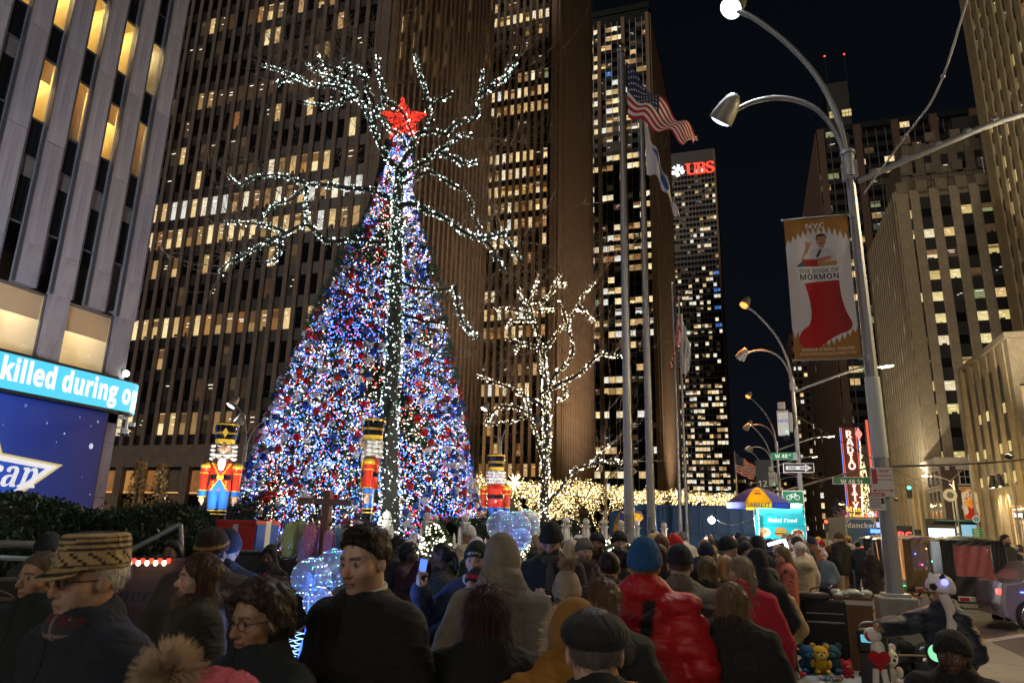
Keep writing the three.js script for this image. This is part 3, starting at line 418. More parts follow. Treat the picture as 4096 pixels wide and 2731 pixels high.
{ // the music hall signs
  const s = thing('theatre_sign', 'tall vertical neon sign spelling RADIO CITY in red and blue', 'neon sign'); const p0 = onZ(846, 431, -212), p1 = onZ(857, 512, -212), X = 25, yT = 30.5, yB = 6.5, red = emit([1, .16, .08], 1.1), blue = emit([.12, .25, 1], 1.6), whiteRed = emit([1, .55, .45], 2.2);
  const x0 = p0.x - 1.7; obj('panel', bx(4.6, yT - yB, 1.2, x0 + 2.4, (yT + yB) / 2, -212.8), mat([.16, .03, .02], .5, 0), s);
  for (const [dx, m] of [[.15, blue], [.55, red], [4.1, red], [4.6, blue]]) obj('neon_tube', bx(.16, yT - yB, .16, x0 + dx, (yT + yB) / 2, -212.05), m, s);
  'RADIO CITY'.split('').forEach((c, i) => { if (c !== ' ') { const l = obj('letter', letters(c, 2.0, .2), whiteRed, s); l.position.set(x0 + 2.35, yT - 1.8 - i * 2.15 + (i > 5 ? .2 : 0), -212.1); } });
  const mh = thing('theatre_sign', 'small yellow Music Hall lettering under the vertical neon sign', 'neon sign', [x0 + 2.4, 7.8, -211.9]); obj('lettering', [T(letters('Music', 1.3, .15, serif), 0, .9, 0), T(letters('Hall', 1.3, .15, serif), 0, -.9, 0)], emit([1, .7, .12], 1.3), mh);
  const s2 = thing('theatre_sign', 'narrow red and blue neon edge sign right of the slender lit tree', 'neon sign'); const q = onZ(871, 425, -205); obj('panel', bx(2.2, 25, 2, q.x - .2, 19, -206.4), mat([.12, .02, .02], .5), s2); for (const [dx, m] of [[-1.1, red], [-.8, red], [.2, emit([1, .75, .65], 1.8)], [.9, blue]]) obj('neon_tube', bx(.2, dx > 0 ? 22 : 25, .2, q.x + dx, 19, -205.2), m, s2);
  // slender gold cone tree on the marquee
  const g = thing('light_tree', 'slender golden cone of lights with a red diamond on top, beside the neon sign', 'light tree'), c = onZ(868, 514, -208); const r = rng(8), pts = []; for (let i = 0; i < 900; i++) { const k = Math.sqrt(r()), a = r() * 2 * PI, rad = 1.45 * k; pts.push(sp(.13, c.x - (1 - k) * .2 + Math.cos(a) * rad, 5.5 + 21.5 * (1 - k), -208 + Math.sin(a) * rad, 1, 1, 1, 4)); }
  stuff(obj('string_lights', pts, emit([1, .82, .42], 2.2), g)); obj('cone', new THREE.ConeGeometry(1.3, 21, 14).translate(c.x, 16, -208), mat([.12, .08, .03], .9), g); obj('diamond', new THREE.OctahedronGeometry(1).scale(.9, 1.7, .5).translate(c.x - .3, 28.2, -208), emit([1, .25, .2], 1.6), g);
  // marquee hall behind
  const h = thing('theatre_building', 'ribbed dark theatre front behind the vertical neon sign', 'building'); obj('wall', bx(24, 26, 40, 41, 13, -234), M.brown, h); for (let i = 0; i < 12; i++) obj('rib', bx(.5, 24, 1, 28.8, 13, -216 - i * 3), M.brownSide, h); obj('marquee', bx(6, 1.6, 26, 26, 5, -226), mat([.3, .05, .04], .5), h); obj('marquee_lamp', bx(.1, .7, 26, 22.9, 5, -226), emit([1, .35, .25], 1.4), h);
}
// ---------------------------------------------------------------- street lamps
const octagon = (r0, r1, h, y0 = 0) => new THREE.CylinderGeometry(r1, r0, h, 8, 6).rotateY(PI / 8).translate(0, y0 + h / 2, 0).toNonIndexed();
const flat = (g) => { g = g.index ? g.toNonIndexed() : g; g.computeVertexNormals(); return g; };
const headG = lathe([[0, .54], [.07, .52], [.135, .44], [.185, .28], [.212, .1], [.222, 0], [.205, 0], [.195, .1], [.16, .26], [0, .4]], 22);
const POLE = 'double arm street lamps along the west kerb';
function lampHead(g, p, dirDown, color, power, e, spot = true) { // p: opening, dirDown: where the opening looks
  const q = new THREE.Quaternion().setFromUnitVectors(V(0, -1, 0), dirDown.clone().normalize()), h = obj('lamp_head', headG, mat([.30, .29, .28], .5, .4), g); h.position.copy(p); h.quaternion.copy(q);
  const l = obj('lens', sp(.192, 0, .02, 0, 1, .35, 1), color ? emit(color, e) : mat([.35, .35, .37], .15), h);
  if (power) { const L = new THREE.SpotLight(new THREE.Color(...color), power, 0, 1.35, .5, 2); L.position.copy(p.clone().addScaledVector(dirDown, .12)); L.target.position.copy(p.clone().addScaledVector(dirDown, 9)); L.castShadow = true; L.shadow.radius = 10; g.add(L, L.target); }
  return h;
}
const cobraG = merge([rb(.62, .10, .26, .04, .1, 0, 0), rb(.25, .14, .18, .04, -.28, .02, 0)]);
function cobra(g, p, ry, color, power, e) { const h = obj('lamp_head', cobraG, M.metal, g); h.position.copy(p); h.rotation.set(0, ry, .12); obj('lens', rb(.42, .03, .2, .01, .12, -.06, 0), emit(color, e), h); if (power) { const L = new THREE.PointLight(new THREE.Color(...color), power); L.position.copy(p).add(V(.12, -.16, 0)); L.castShadow = true; L.shadow.radius = 8; g.add(L); } }
function streetLamp(z, label, o = {}) {
  const x = o.x ?? 1.9, g = thing('street_lamp', label, 'street lamp', [x, 0, z], 0, POLE), m = M.galv;
  obj('pole', flat(octagon(.128, .068, 8.15)), m, g);
  obj('collar', [cy(.10, .10, .5, 0, 7.95, 0, 12), cy(.125, .125, .06, 0, 8.15, 0, 12), bx(.24, .3, .14, 0, 7.8, 0)], m, g);
  obj('arm', [tube([[-.02, 7.8, 0], [-.07, 8.7, 0], [-.33, 9.65, 0], [-.76, 10.45, 0], [-1.35, 11.2, 0], [-1.62, 11.42, 0]], .05, 8, 30)], m, g);
  obj('arm', [tube([[-.06, 7.8, 0], [-.1, 8.4, 0], [-.44, 9.1, 0], [-1.0, 9.42, 0], [-1.45, 9.42, 0], [-1.75, 9.32, 0]], .045, 8, 30)], m, g);
  const c1 = o.c1, c2 = o.c2;
  lampHead(g, V(-1.74, 11.5, 0), V(-.45, -.8, .42).normalize(), c1, o.p1, o.e1 ?? 14, true);
  lampHead(g, V(-2.05, 9.12, 0), V(-.6, -.75, -.46).normalize(), c2, o.p2, o.e2 ?? 10);
  if (o.road) { obj('road_arm', [tube([[.1, 7.6, 0], [1.2, 8.0, 0], [2.4, 8.4, 0], [3.1, 8.5, 0]], .055, 8), ...(o.tape ? [.25, .75, 1.25, 1.7, 2.1].map((t) => cy(.062, .062, .09, 0, 0, 0, 10).rotateZ(-1.25).translate(t + .1, 7.64 + t * .36, 0)) : [])], m, g); cobra(g, V(3.5, 8.52, 0), 0, o.road, o.pr, o.er ?? 10); }
  return g;
}
const COOL = [.93, .98, 1], SOD = [1, .30, .06], WARMW = [1, .80, .50];
const L1 = streetLamp(-12.03, 'tall nearest street lamp with two white glowing heads and red stocking banner', { c1: COOL, p1: 85, e1: 22, c2: [.75, .82, 1], p2: 10, e2: 5, road: WARMW, pr: 75, er: 9, tape: 1 });
obj('plinth', [rb(.52, .98, .52, .03, 0, .49, 0)], M.concrete, L1); obj('base_plate', rb(.36, .05, .36, .01, 0, 1.0, 0), M.metal, L1);
obj('sticker', [bx(.012, .22, .10, -.106, 2.9, .0), bx(.07, .16, .012, 0, 2.7, .106)], mat([.5, .48, .46], .7), L1);
obj('sleeve', cy(.112, .118, 1.25, 0, 3.6, 0, 8).rotateY(PI / 8), mat([.50, .55, .57], .6), L1);
streetLamp(-31.2, 'second street lamp, orange upper head, carrying W 48 ST and ONE WAY signs', { c1: SOD, p1: 150, e1: 2.6, road: WARMW, pr: 110, er: 16 });
streetLamp(-53.9, 'third street lamp along the kerb with orange head and white camera box', { c1: SOD, p1: 150, e1: 2.6, road: WARMW, pr: 90, er: 14 });
streetLamp(-68.3, 'fourth street lamp along the kerb, warm glowing upper head', { c1: WARMW, p1: 120, e1: 2.6, road: WARMW });
streetLamp(-92, 'fifth street lamp along the kerb, dark heads against night sky', { c2: null, road: SOD, er: 8 });
streetLamp(-118, 'farthest west kerb street lamp, small orange head', { c1: SOD, p1: 100, e1: 2.6 });
streetLamp(16, 'street lamp on the kerb behind the viewpoint', { c1: COOL, p1: 170, road: WARMW, pr: 90, c2: COOL, p2: 40 });
// lamps on the plaza and across the avenue
function plazaLamp(p, h, label, c, power, two = true) {
  const g = thing('street_lamp', label, 'street lamp', p, 0, 'plaza lamps'); obj('pole', flat(octagon(.12, .075, h)), M.galv, g);
  obj('arm', tube([[0, h - .3, 0], [-.12, h + .7, 0], [-.5, h + 1.5, 0], [-.95, h + 1.85, 0]], .045, 6, 16), M.galv, g); lampHead(g, V(-1.1, h + 1.75, 0), V(-.4, -.85, .35).normalize(), c, power, 16); lampHead(g, V(-.55, h + .95, 0), V(-.3, -.9, .2).normalize(), null, 0);
  if (two) { obj('arm', tube([[0, h - .1, 0], [.35, h + .7, 0], [1.2, h + 1.15, 0], [2.1, h + 1.05, 0]], .045, 6, 16), M.galv, g); lampHead(g, V(2.35, h + .85, 0), V(.6, -.75, .2).normalize(), null, 0); }
  obj('notice', rb(.36, .5, .04, .01, -.05, h * .55, .14), mat([.55, .58, .62], .6), g);
}
plazaLamp(at(238.5, 506, 33).setY(0), 5.0, 'slim plaza lamp with one bright head left of the Christmas tree', [1, .95, .8], 230);
plazaLamp(at(499, 505, 40).setY(0), 6.6, 'plaza lamp with one bright head above the red-coated rear nutcracker', [1, .92, .75], 150);
plazaLamp(at(606, 505, 58).setY(0), 5.4, 'small far plaza lamp seen between the two flagpoles', WARMW, 90);
plazaLamp(V(-17, 0, -3), 7, 'plaza lamp by the limestone office block', [.80, .86, 1], 60, false);
plazaLamp(V(-15, 0, 9), 7, 'plaza lamp behind the viewpoint', [1, .88, .74], 450, false);
[[V(22.6, 0, -60), 8.4, 1, 'far side avenue lamp with star-like yellow glow near the right edge'], [V(22.6, 0, -96), 8.4, 1, 'far side avenue lamp glowing yellow in front of the brick building'], [V(22.6, 0, -122), 8.4, 1, 'white glowing lamp before the ribbed stone building'], [V(22.6, 0, -150), 8.4, 0, 'far side lamp deep in the avenue, third from the brick building'], [V(22.6, 0, -185), 8.4, 0, 'distant far side lamp under the neon theatre sign'], [V(22.6, 0, -20), 8.4, 1, 'far side avenue lamp outside the right edge']].forEach(([p, h, s, l], i) => {
  const g = thing('street_lamp', l, 'street lamp', p, 0, 'far side avenue lamps'); obj('pole', flat(octagon(.16, .1, h)), M.galv, g); obj('arm', tube([[0, h - .3, 0], [-1.2, h + .3, 0], [-2.6, h + .5, 0]], .05, 6, 10), M.galv, g); cobra(g, V(-2.9, h + .5, 0), PI, i === 2 ? WARMW : [1, .70, .28], i === 5 ? 400 : 430, 30);
});
// floodlights on short masts that wash the office fronts
function flood(label, p, aim, c, power, ang) { const g = thing('floodlight', label, 'floodlight', p, 0, 'facade floodlights'), d = aim.clone().sub(p).normalize(), q = new THREE.Quaternion().setFromUnitVectors(V(0, 0, 1), d); const h = obj('housing', [rb(.5, .4, .3, .04, 0, 0, -.18), bx(.06, .5, .06, .28, -.1, -.1)], M.darkMetal, g); h.quaternion.copy(q); const l = obj('lens', rb(.42, .32, .03, .01), emit(c, 6), g); l.quaternion.copy(q); obj('mast', cy(.06, .08, p.y, 0, -p.y / 2 - .2, -.2, 8), M.galv, g); const s = new THREE.SpotLight(new THREE.Color(...c), power, 0, ang, .8, 2); s.position.copy(d.clone().multiplyScalar(.08)); s.target.position.copy(d.clone().multiplyScalar(10)); s.castShadow = true; s.shadow.radius = 12; g.add(s, s.target); }
flood('floodlight on a mast washing the brown tower side', V(-5, 4.5, -72), V(-37, 42, -78), [1, .74, .48], 5200, .75);
flood('floodlight on a mast washing the ribbed tan tower side', V(-6, 4.5, -128), V(-34, 50, -142), [1, .74, .48], 7500, .8);
flood('floodlight on a mast at the foot of the tan tower front', V(-50, 3, -104), V(-50, 34, -125), [1, .72, .42], 1800, .8);
flood('floodlight on a mast washing the dark glass tower side', V(-4, 4.5, -235), V(-26, 60, -250), [1, .75, .5], 9000, .8);
flood('floodlight on a mast washing the warm right tower', V(23.2, 9.5, -78), V(40, 58, -100), [1, .86, .60], 4500, .75);
flood('floodlight on a mast washing the ribbed stone building', V(23.2, 8, -136), V(30, 30, -150), [1, .86, .62], 1700, .9);
flood('floodlight on a mast washing the limestone office block', V(-11, 3.2, -3.5), V(-22, 15, -15), [.84, .88, 1], 520, .75);
flood('floodlight on a mast washing the low stone wing', V(23.2, 8, -100), V(30, 14, -102), [1, .85, .6], 60, .8);
// banner on the nearest lamp
const bannerTex = canvasTex(512, 1240, (x, w, h) => {
  const burst = (n, r0, r1, c) => { x.fillStyle = c; x.beginPath(); };
  x.fillStyle = '#a5712a'; x.fillRect(0, 0, w, h); for (let i = 0; i < 900; i++) { const q = rng(i + 7); x.fillStyle = `rgba(${q() > .5 ? '210,160,80' : '110,70,20'},.10)`; x.fillRect(q() * w, q() * h, 30 * q(), 22 * q()); }
  x.fillStyle = '#dcd9de'; x.beginPath(); const N = 12; x.moveTo(0, 1010); x.lineTo(0, 215); for (let i = 0; i <= N; i++) { const t = i / N, yy = 215 - Math.sin(t * PI) * 100; x.lineTo(t * w, yy + 32); if (i < N) x.lineTo((t + .5 / N) * w, yy - 34 - 8 * Math.sin(t * PI)); } x.lineTo(w, 1010); for (let i = N; i >= 0; i--) { const t = i / N, yy = 1000 + Math.sin(t * PI) * 105; x.lineTo(t * w, yy - 30); if (i > 0) x.lineTo((t - .5 / N) * w, yy + 34); } x.fill();
  x.fillStyle = '#e6e3e2'; x.font = 'bold 78px sans-serif'; x.textAlign = 'center'; x.save(); x.translate(250, 92); x.scale(1.05, .85); x.fillText('NYC', 0, 0); x.restore();
  // a waving man in a white shirt leaning out of the stocking
  x.fillStyle = '#b98268'; x.save(); x.translate(165, 290); x.rotate(.35); x.fillRect(-14, -40, 30, 150); for (let i = 0; i < 4; i++) { x.save(); x.rotate(-.35 + i * .2); x.fillRect(-6, -82, 10, 52); x.restore(); } x.restore(); x.beginPath(); x.ellipse(290, 210, 39, 52, 0, 0, 7); x.fill(); x.fillRect(270, 245, 40, 40);
  x.fillStyle = '#3c2318'; x.beginPath(); x.ellipse(292, 172, 42, 26, 0, PI, 0); x.fill(); x.fillRect(250, 172, 9, 26); x.fillRect(325, 172, 9, 26); x.fillStyle = '#5b1d18'; x.beginPath(); x.ellipse(292, 232, 19, 9, 0, 0, PI); x.fill(); x.fillStyle = '#33251f'; x.fillRect(270, 203, 11, 4); x.fillRect(301, 203, 11, 4);
  x.fillStyle = '#c9cad2'; x.beginPath(); x.moveTo(140, 345); x.quadraticCurveTo(180, 290, 270, 275); x.lineTo(320, 275); x.quadraticCurveTo(390, 300, 400, 380); x.lineTo(130, 410); x.fill(); x.fillStyle = '#1c1e2a'; x.beginPath(); x.moveTo(272, 288); x.lineTo(292, 288); x.lineTo(256, 360); x.lineTo(238, 352); x.fill(); x.fillStyle = '#b98268'; x.save(); x.translate(270, 385); x.rotate(-.2); x.fillRect(-120, -18, 210, 36); x.restore();
  x.fillStyle = '#a3201c'; x.fillRect(130, 375, 120, 70); x.fillStyle = '#2a6670'; x.beginPath(); x.moveTo(75, 430); x.lineTo(130, 385); x.lineTo(140, 465); x.lineTo(100, 460); x.fill(); x.fillStyle = '#b28a55'; x.fillRect(250, 400, 150, 40);
  x.fillStyle = '#e4e2e6'; x.beginPath(); x.roundRect(70, 440, 365, 125, 30); x.fill(); x.strokeStyle = '#6e675e'; x.lineWidth = 4; x.font = 'bold 50px sans-serif'; x.strokeText('THE BOOK OF', 250, 497); x.fillStyle = '#20263a'; x.font = 'bold 68px sans-serif'; x.fillText('MORMON', 250, 556);
  const g = x.createLinearGradient(120, 0, 460, 0); g.addColorStop(0, '#c00d12'); g.addColorStop(.55, '#b00d11'); g.addColorStop(1, '#8a0c0e'); x.fillStyle = g; x.beginPath(); x.moveTo(128, 588); x.quadraticCurveTo(270, 566, 405, 572); x.quadraticCurveTo(405, 800, 470, 930); x.quadraticCurveTo(490, 1010, 400, 1030); x.quadraticCurveTo(300, 1060, 210, 1145); x.quadraticCurveTo(80, 1190, 50, 1090); x.quadraticCurveTo(50, 1000, 130, 960); x.quadraticCurveTo(200, 870, 128, 588); x.fill();
  x.fillStyle = '#ddd6cf'; x.font = 'bold 33px sans-serif'; x.fillText("EUGENE O'NEILL THEATRE", 268, 1172); x.font = '27px sans-serif'; x.fillText('BOOKOFMORMONBROADWAY.COM', 262, 1208);
});
function banner(name, label, p, ry, w, h) {
  const g = thing(name, label, 'banner', p, ry); const rows = []; for (let j = 0; j <= 24; j++) { const r = []; for (let i = 0; i <= 10; i++) { const s = i / 10, t = j / 24; r.push(V((s - 1) * w, -t * h, .03 * Math.sin(t * 5 + s * 2) * Math.sin(t * PI) + .015 * Math.sin(s * 9))); } rows.push(r); }
  obj('cloth', quadStrip(rows), new THREE.MeshStandardMaterial({ map: bannerTex, roughness: .65, bumpMap: clothTex, bumpScale: .002 }), g); for (const y of [.015, -h - .015]) obj('rod', [bar(V(-w - .04, y, 0), V(.12, y, 0), .018), bx(.05, .12, .08, .1, y, 0)], M.metal, g); return g;
}
banner('street_banner', 'tall gold and white banner with a big red stocking, nearest street lamp', [1.77, 6.98, -11.97], .03, .98, 2.43);
{ const p = onZ(976, 487, -75); banner('street_banner', 'small far banner with a red stocking near the yellow diamond sign', [p.x, p.y, -75], 0, 1.25, 3.0); }
// signs
function sign(name, label, p, ry, w, h, draw, o = {}) { // flat printed plate with a rim
  const g = thing(name, label, o.cat ?? 'sign', p, ry), t = canvasTex(o.px ?? 256, Math.max(16, Math.round((o.px ?? 256) * h / w)), draw);
  obj('plate', o.plate ?? rb(w, h, .03, .012), o.edge ?? M.white, g); const f = new THREE.PlaneGeometry(w * .985, h * .97).translate(0, 0, .019); obj('print', f, new THREE.MeshStandardMaterial({ map: t, roughness: .45, ...(o.glow ? { emissive: new THREE.Color(1, 1, 1), emissiveMap: t, emissiveIntensity: o.glow } : {}) }), g); return g;
}
const GREEN = '#0a7a52';
const txt = (x, s, px, py, size, c = '#fff', al = 'center', f = 'sans-serif', st = 'bold') => { x.fillStyle = c; x.font = `${st} ${size}px ${f}`; x.textAlign = al; x.fillText(s, px, py); };
{ const p = onZ(784, 455.5, -31), w = .98; sign('street_sign', 'green W 48 ST blade sign on the second street lamp', [p.x, p.y, -31.0], 0, 1.0, .29, (x, W, H) => { x.fillStyle = GREEN; x.fillRect(0, 0, W, H); txt(x, 'W 48', 100, 56, 56); txt(x, 'ST', 186, 36, 26); x.fillStyle = '#9aa6ae'; x.fillRect(218, 0, 40, H); }, { px: 256 }); }
{ const p = onZ(798.5, 467.3, -30.95); sign('one_way_sign', 'black ONE WAY sign with white arrow under the green W 48 ST blade', [p.x, p.y, -30.95], 0, 1.17, .38, (x, W, H) => { x.fillStyle = '#e6e6ea'; x.fillRect(0, 0, W, H); x.fillStyle = '#14161c'; x.fillRect(5, 5, W - 10, H - 10); x.fillStyle = '#e8e8ee'; x.beginPath(); x.moveTo(20, 24); x.lineTo(180, 24); x.lineTo(180, 8); x.lineTo(240, H / 2); x.lineTo(180, H - 8); x.lineTo(180, H - 24); x.lineTo(20, H - 24); x.fill(); txt(x, 'ONE', 72, 53, 31, '#14161c'); txt(x, 'WAY', 172, 53, 31, '#14161c'); }); }
{ const p = onZ(851.5, 480, -50), a = onZ(781, 492, -53.9), b = onZ(868, 467, -48), g = thing('mast_arm', 'long steel mast arm reaching over the avenue with a hanging green sign', 'mast'); obj('arm', bar(V(1.9, a.y, -53.9), b, .09, .05, 8), M.galv, g); obj('clamp', bx(.14, .3, .14, b.x, b.y - .05, b.z), M.darkMetal, g); obj('brace', bar(V(1.9, a.y + 1.4, -53.9), a.clone().lerp(b, .55), .02, .02), M.metal, g);
  sign('street_sign', 'wide green W 48 St sign hanging from the mast arm over the avenue', [p.x, p.y, -50], 0, 2.25, .46, (x, W, H) => { x.fillStyle = '#e8efe9'; x.fillRect(0, 0, W, H); x.fillStyle = GREEN; x.fillRect(5, 5, W - 10, H - 10); txt(x, 'W 48 St', W / 2, 76, 68); }, { px: 400 }); }
{ const p = onZ(793.5, 504.5, -30.9); sign('bike_route_sign', 'green bicycle route sign behind the food cart roof', [p.x, p.y, -30.9], 0, .8, 1.15, (x, W, H) => { x.fillStyle = '#e8efe9'; x.fillRect(0, 0, W, H); x.fillStyle = GREEN; x.fillRect(6, 6, W - 12, H - 12); x.strokeStyle = '#fff'; x.lineWidth = 7; for (const q of [82, 178]) { x.beginPath(); x.arc(q, 84, 30, 0, 7); x.stroke(); } x.beginPath(); x.moveTo(82, 84); x.lineTo(108, 44); x.lineTo(160, 44); x.lineTo(128, 84); x.lineTo(82, 84); x.moveTo(108, 44); x.lineTo(128, 84); x.moveTo(178, 84); x.lineTo(156, 30); x.lineTo(170, 26); x.stroke(); x.fillRect(14, 128, W - 28, 4); txt(x, 'st', 168, 190, 54); txt(x, 'le', 172, 260, 54); txt(x, '→', 170, 330, 60); }, {}); }
{ const p = onZ(880, 481.5, -11.84); sign('parking_sign', 'white and red license plates parking sign on the nearest lamp pole', [p.x + .03, p.y, -11.84], -.1, .30, .44, (x, W, H) => { x.fillStyle = '#d9d2cc'; x.fillRect(0, 0, W, H); x.fillStyle = '#b0262c'; x.fillRect(14, 20, 60, 190); txt(x, 'NYP', 160, 70, 58, '#b0262c'); txt(x, 'License', 160, 120, 44, '#b0262c'); txt(x, 'Plates Only', 160, 168, 34, '#b0262c'); x.fillRect(20, 290, 215, 12); x.beginPath(); x.moveTo(8, 296); x.lineTo(40, 274); x.lineTo(40, 318); x.fill(); x.beginPath(); x.moveTo(248, 296); x.lineTo(215, 274); x.lineTo(215, 318); x.fill(); }, { edge: M.metal }); }
{ const p = onZ(877, 501, -11.84); sign('notice_sign', 'small white and red notice under the parking sign on the nearest lamp pole', [p.x, p.y, -11.84], -.1, .22, .26, (x, W, H) => { x.fillStyle = '#d8d4d0'; x.fillRect(0, 0, W, H); x.fillStyle = '#b0262c'; x.fillRect(0, 0, W, 60); txt(x, 'SNAP-EDIT', W / 2, 46, 36); for (let i = 0; i < 6; i++) { x.fillStyle = '#555'; x.fillRect(20, 90 + i * 30, 150 + 40 * (i % 2), 12); } x.fillStyle = '#222'; x.fillRect(190, 90, 50, 100); }, { edge: M.metal }); }
function cameraBox(label, p, num) { const g = thing('camera_box', label, 'equipment box', p); obj('case', rb(.42, .95, .34, .03), mat([.62, .62, .64], .5), g); obj('lid', rb(.46, .08, .38, .02, 0, .5, 0), M.metal, g); obj('side_unit', rb(.14, .8, .3, .02, .3, .05, 0), M.metal, g); obj('dome_camera', sp(.12, .1, -.56, .05), M.blackGlass, g); obj('status_lamp', sp(.03, .12, -.34, .19), emit([.1, 1, .3], 4), g); obj('cable', tube([[.3, -.3, 0], [.5, 0, .05], [.45, .5, 0]], .02, 5), M.rubber, g); obj('number', T(letters(num, .11, .006), -.02, .1, .171), mat([.05, .15, .5], .6), g); obj('small_box', rb(.3, .3, .2, .02, -.02, .75, 0), M.metal, g); }
{ let p = onZ(783, 423, -31); cameraBox('white numbered camera box 72679 on the second street lamp', [p.x, p.y, -31.1], '72679'); p = onZ(772, 479, -53.8); cameraBox('white numbered camera box 72680 on the third street lamp', [p.x, p.y, -53.8], '72680'); }
{ const p = onZ(764, 480, -66); sign('street_banner', 'dark blue street banner with a white 12 on a far street lamp', [p.x, p.y, -66], 0, 1.3, 3.6, (x, W, H) => { x.fillStyle = '#182a3c'; x.fillRect(0, 0, W, H); txt(x, '12', 100, 460, 150, '#c8ccd0'); txt(x, 'AVENUE OF', 130, 540, 24, '#c8ccd0'); txt(x, 'THE AMERICAS', 130, 570, 24, '#c8ccd0'); }, { cat: 'banner', edge: M.darkMetal, px: 256 }); }
{ const p = onZ(970.5, 502, -72); const g = sign('warning_sign', 'yellow diamond warning sign in front of the small far stocking banner', [p.x, p.y, -72], 0, .75, .75, (x, W, H) => { x.fillStyle = '#d98f06'; x.fillRect(0, 0, W, H); for (const [s, y] of [['BUILDING', 96], ['CLEARANCE', 134], ['13-6', 172]]) { x.save(); x.translate(128, 128); x.rotate(PI / 4); x.translate(-128, -128); txt(x, s, 128, y, 30, '#6b3d00'); x.restore(); } }, { edge: M.metal }); g.rotation.z = -PI / 4; }
{ const p = onZ(976, 518.5, -71), q = onZ(950, 462 + 32.5, -73); const g = thing('round_sign', 'small blue round sign below the yellow diamond sign', 'sign', [p.x, p.y, -71]); obj('disc', cy(.26, .26, .05, 0, 0, 0, 24).rotateX(PI / 2), mat([.05, .2, .5], .5), g); obj('rim', new THREE.TorusGeometry(.26, .03, 6, 24), M.white, g);
  const h = thing('medallion_sign', 'round pale medallion sign hanging in front of the dark brick building', 'sign', [q.x, q.y, -73]); obj('disc', cy(.55, .55, .08, 0, 0, 0, 32).rotateX(PI / 2), mat([.58, .58, .56], .6), h); obj('emblem', [cy(.28, .28, .04, 0, 0, 0, 20).rotateX(PI / 2).translate(0, 0, .06)], mat([.12, .11, .07], .6), h); obj('shield', T(shapeGeo([[-.09, .11], [.09, .11], [.09, -.03], [0, -.15], [-.09, -.03]], .03), 0, 0, .09), mat([.08, .15, .35], .5), h);
  const r = onZ(974, 533, -71.5); sign('direction_sign', 'green direction sign below the blue round sign', [r.x + .25, r.y, -71.5], 0, .75, .9, (x, W, H) => { x.fillStyle = '#0b6b45'; x.fillRect(0, 0, W, H); for (let i = 0; i < 7; i++) { x.fillStyle = '#bcd8c8'; x.fillRect(24 + 6 * (i % 3), 30 + i * 50, 150, 14); } }, { edge: M.metal }); const s = thing('sign_post', 'steel post carrying the diamond, round and green signs', 'post', [p.x + .25, 0, -71.8]); obj('post', cy(.09, .11, 9, 0, 4.5, 0, 10), M.galv, s); obj('hanger_arm', bar(V(0, 8.2, 0), V(q.x - p.x - .25, q.y + 1.1, -1), .04), M.galv, s); }
// overhead wires
{ const wire = (l, a, b, sag, r) => { const g = thing('overhead_wire', l, 'cable'); const pts = []; for (let i = 0; i <= 12; i++) { const t = i / 12; pts.push(a.clone().lerp(b, t).add(V(0, -sag * 4 * t * (1 - t), 0))); } obj('wire', tube(pts, r, 5, 24), M.rubber, g); };
  const g = thing('guy_cable', 'pale knotted cable rising from the nearest lamp pole to the upper right', 'cable'); const p = [onZ(864, 193, -11.9), onZ(906, 135, -11.0), onZ(932, 100, -10.2), onZ(943, 76, -10.0), onZ(967, 0, -8.6), onZ(985, -60, -7.6)]; obj('cable', tube(p, .014, 6, 60), mat([.36, .33, .33], .8), g); obj('splice', [sp(.03, p[3].x, p[3].y, p[3].z), sp(.025, p[1].x, p[1].y, p[1].z)], M.metal, g);
  wire('sagging black wire from the nearest lamp pole across the avenue', onZ(882, 466, -12), V(24, 9.3, -60), .55, .02); wire('thin wire from lamp to lamp above the W 48 St sign', V(1.9, 6.6, -31.2), V(21, 7.6, -96), .4, .025); wire('low thin wire in front of the ribbed stone building', V(3.5, 6, -54), V(24, 9.5, -122), .5, .03); wire('faint cable between the two plaza flagpole groups', onZ(560, 493, -30), onZ(700, 490, -40), .4, .02); }
// flagpoles and flags
const FLAGP = 'tall aluminium flagpoles in the plaza';
function flagpole(label, x, z, h, r0, r1) { const g = thing('flagpole', label, 'flagpole', [x, 0, z], 0, FLAGP); obj('pole', [new THREE.CylinderGeometry(r1, r0, h, 20, 8).translate(0, h / 2, 0)], mat([.40, .40, .43], .42, .6, { map: streakTex, bumpMap: grainTex, bumpScale: .0006 }), g); obj('finial', [sp(r1 * 2.1, 0, h + r1 * 1.8, 0), cy(r1 * 1.4, r1 * 1.4, .12, 0, h, 0)], mat([.5, .5, .48], .25, .9), g); obj('halyard', bar(V(r0 * .9, 1, .05), V(r1 * 1.2, h - .2, .03), .012), M.rubber, g); obj('cleat_box', rb(.1, .42, .1, .01, -.02, 1.98, r0 + .03), mat([.16, .16, .18], .5, .4), g); return g; }
flagpole('thick nearer flagpole flying the large red striped flag', -2.88, -17.77, 15.35, .135, .075); flagpole('second thick flagpole just right of the nearer one, white flag', -2.75, -20.83, 15.0, .135, .075);
flagpole('thin far flagpole with hanging striped flag, left one of its pair', -3.52, -37.84, 15.1, .11, .06); flagpole('thin far flagpole with hanging white flag, right one of its pair', -3.45, -40.86, 15.2, .11, .06);
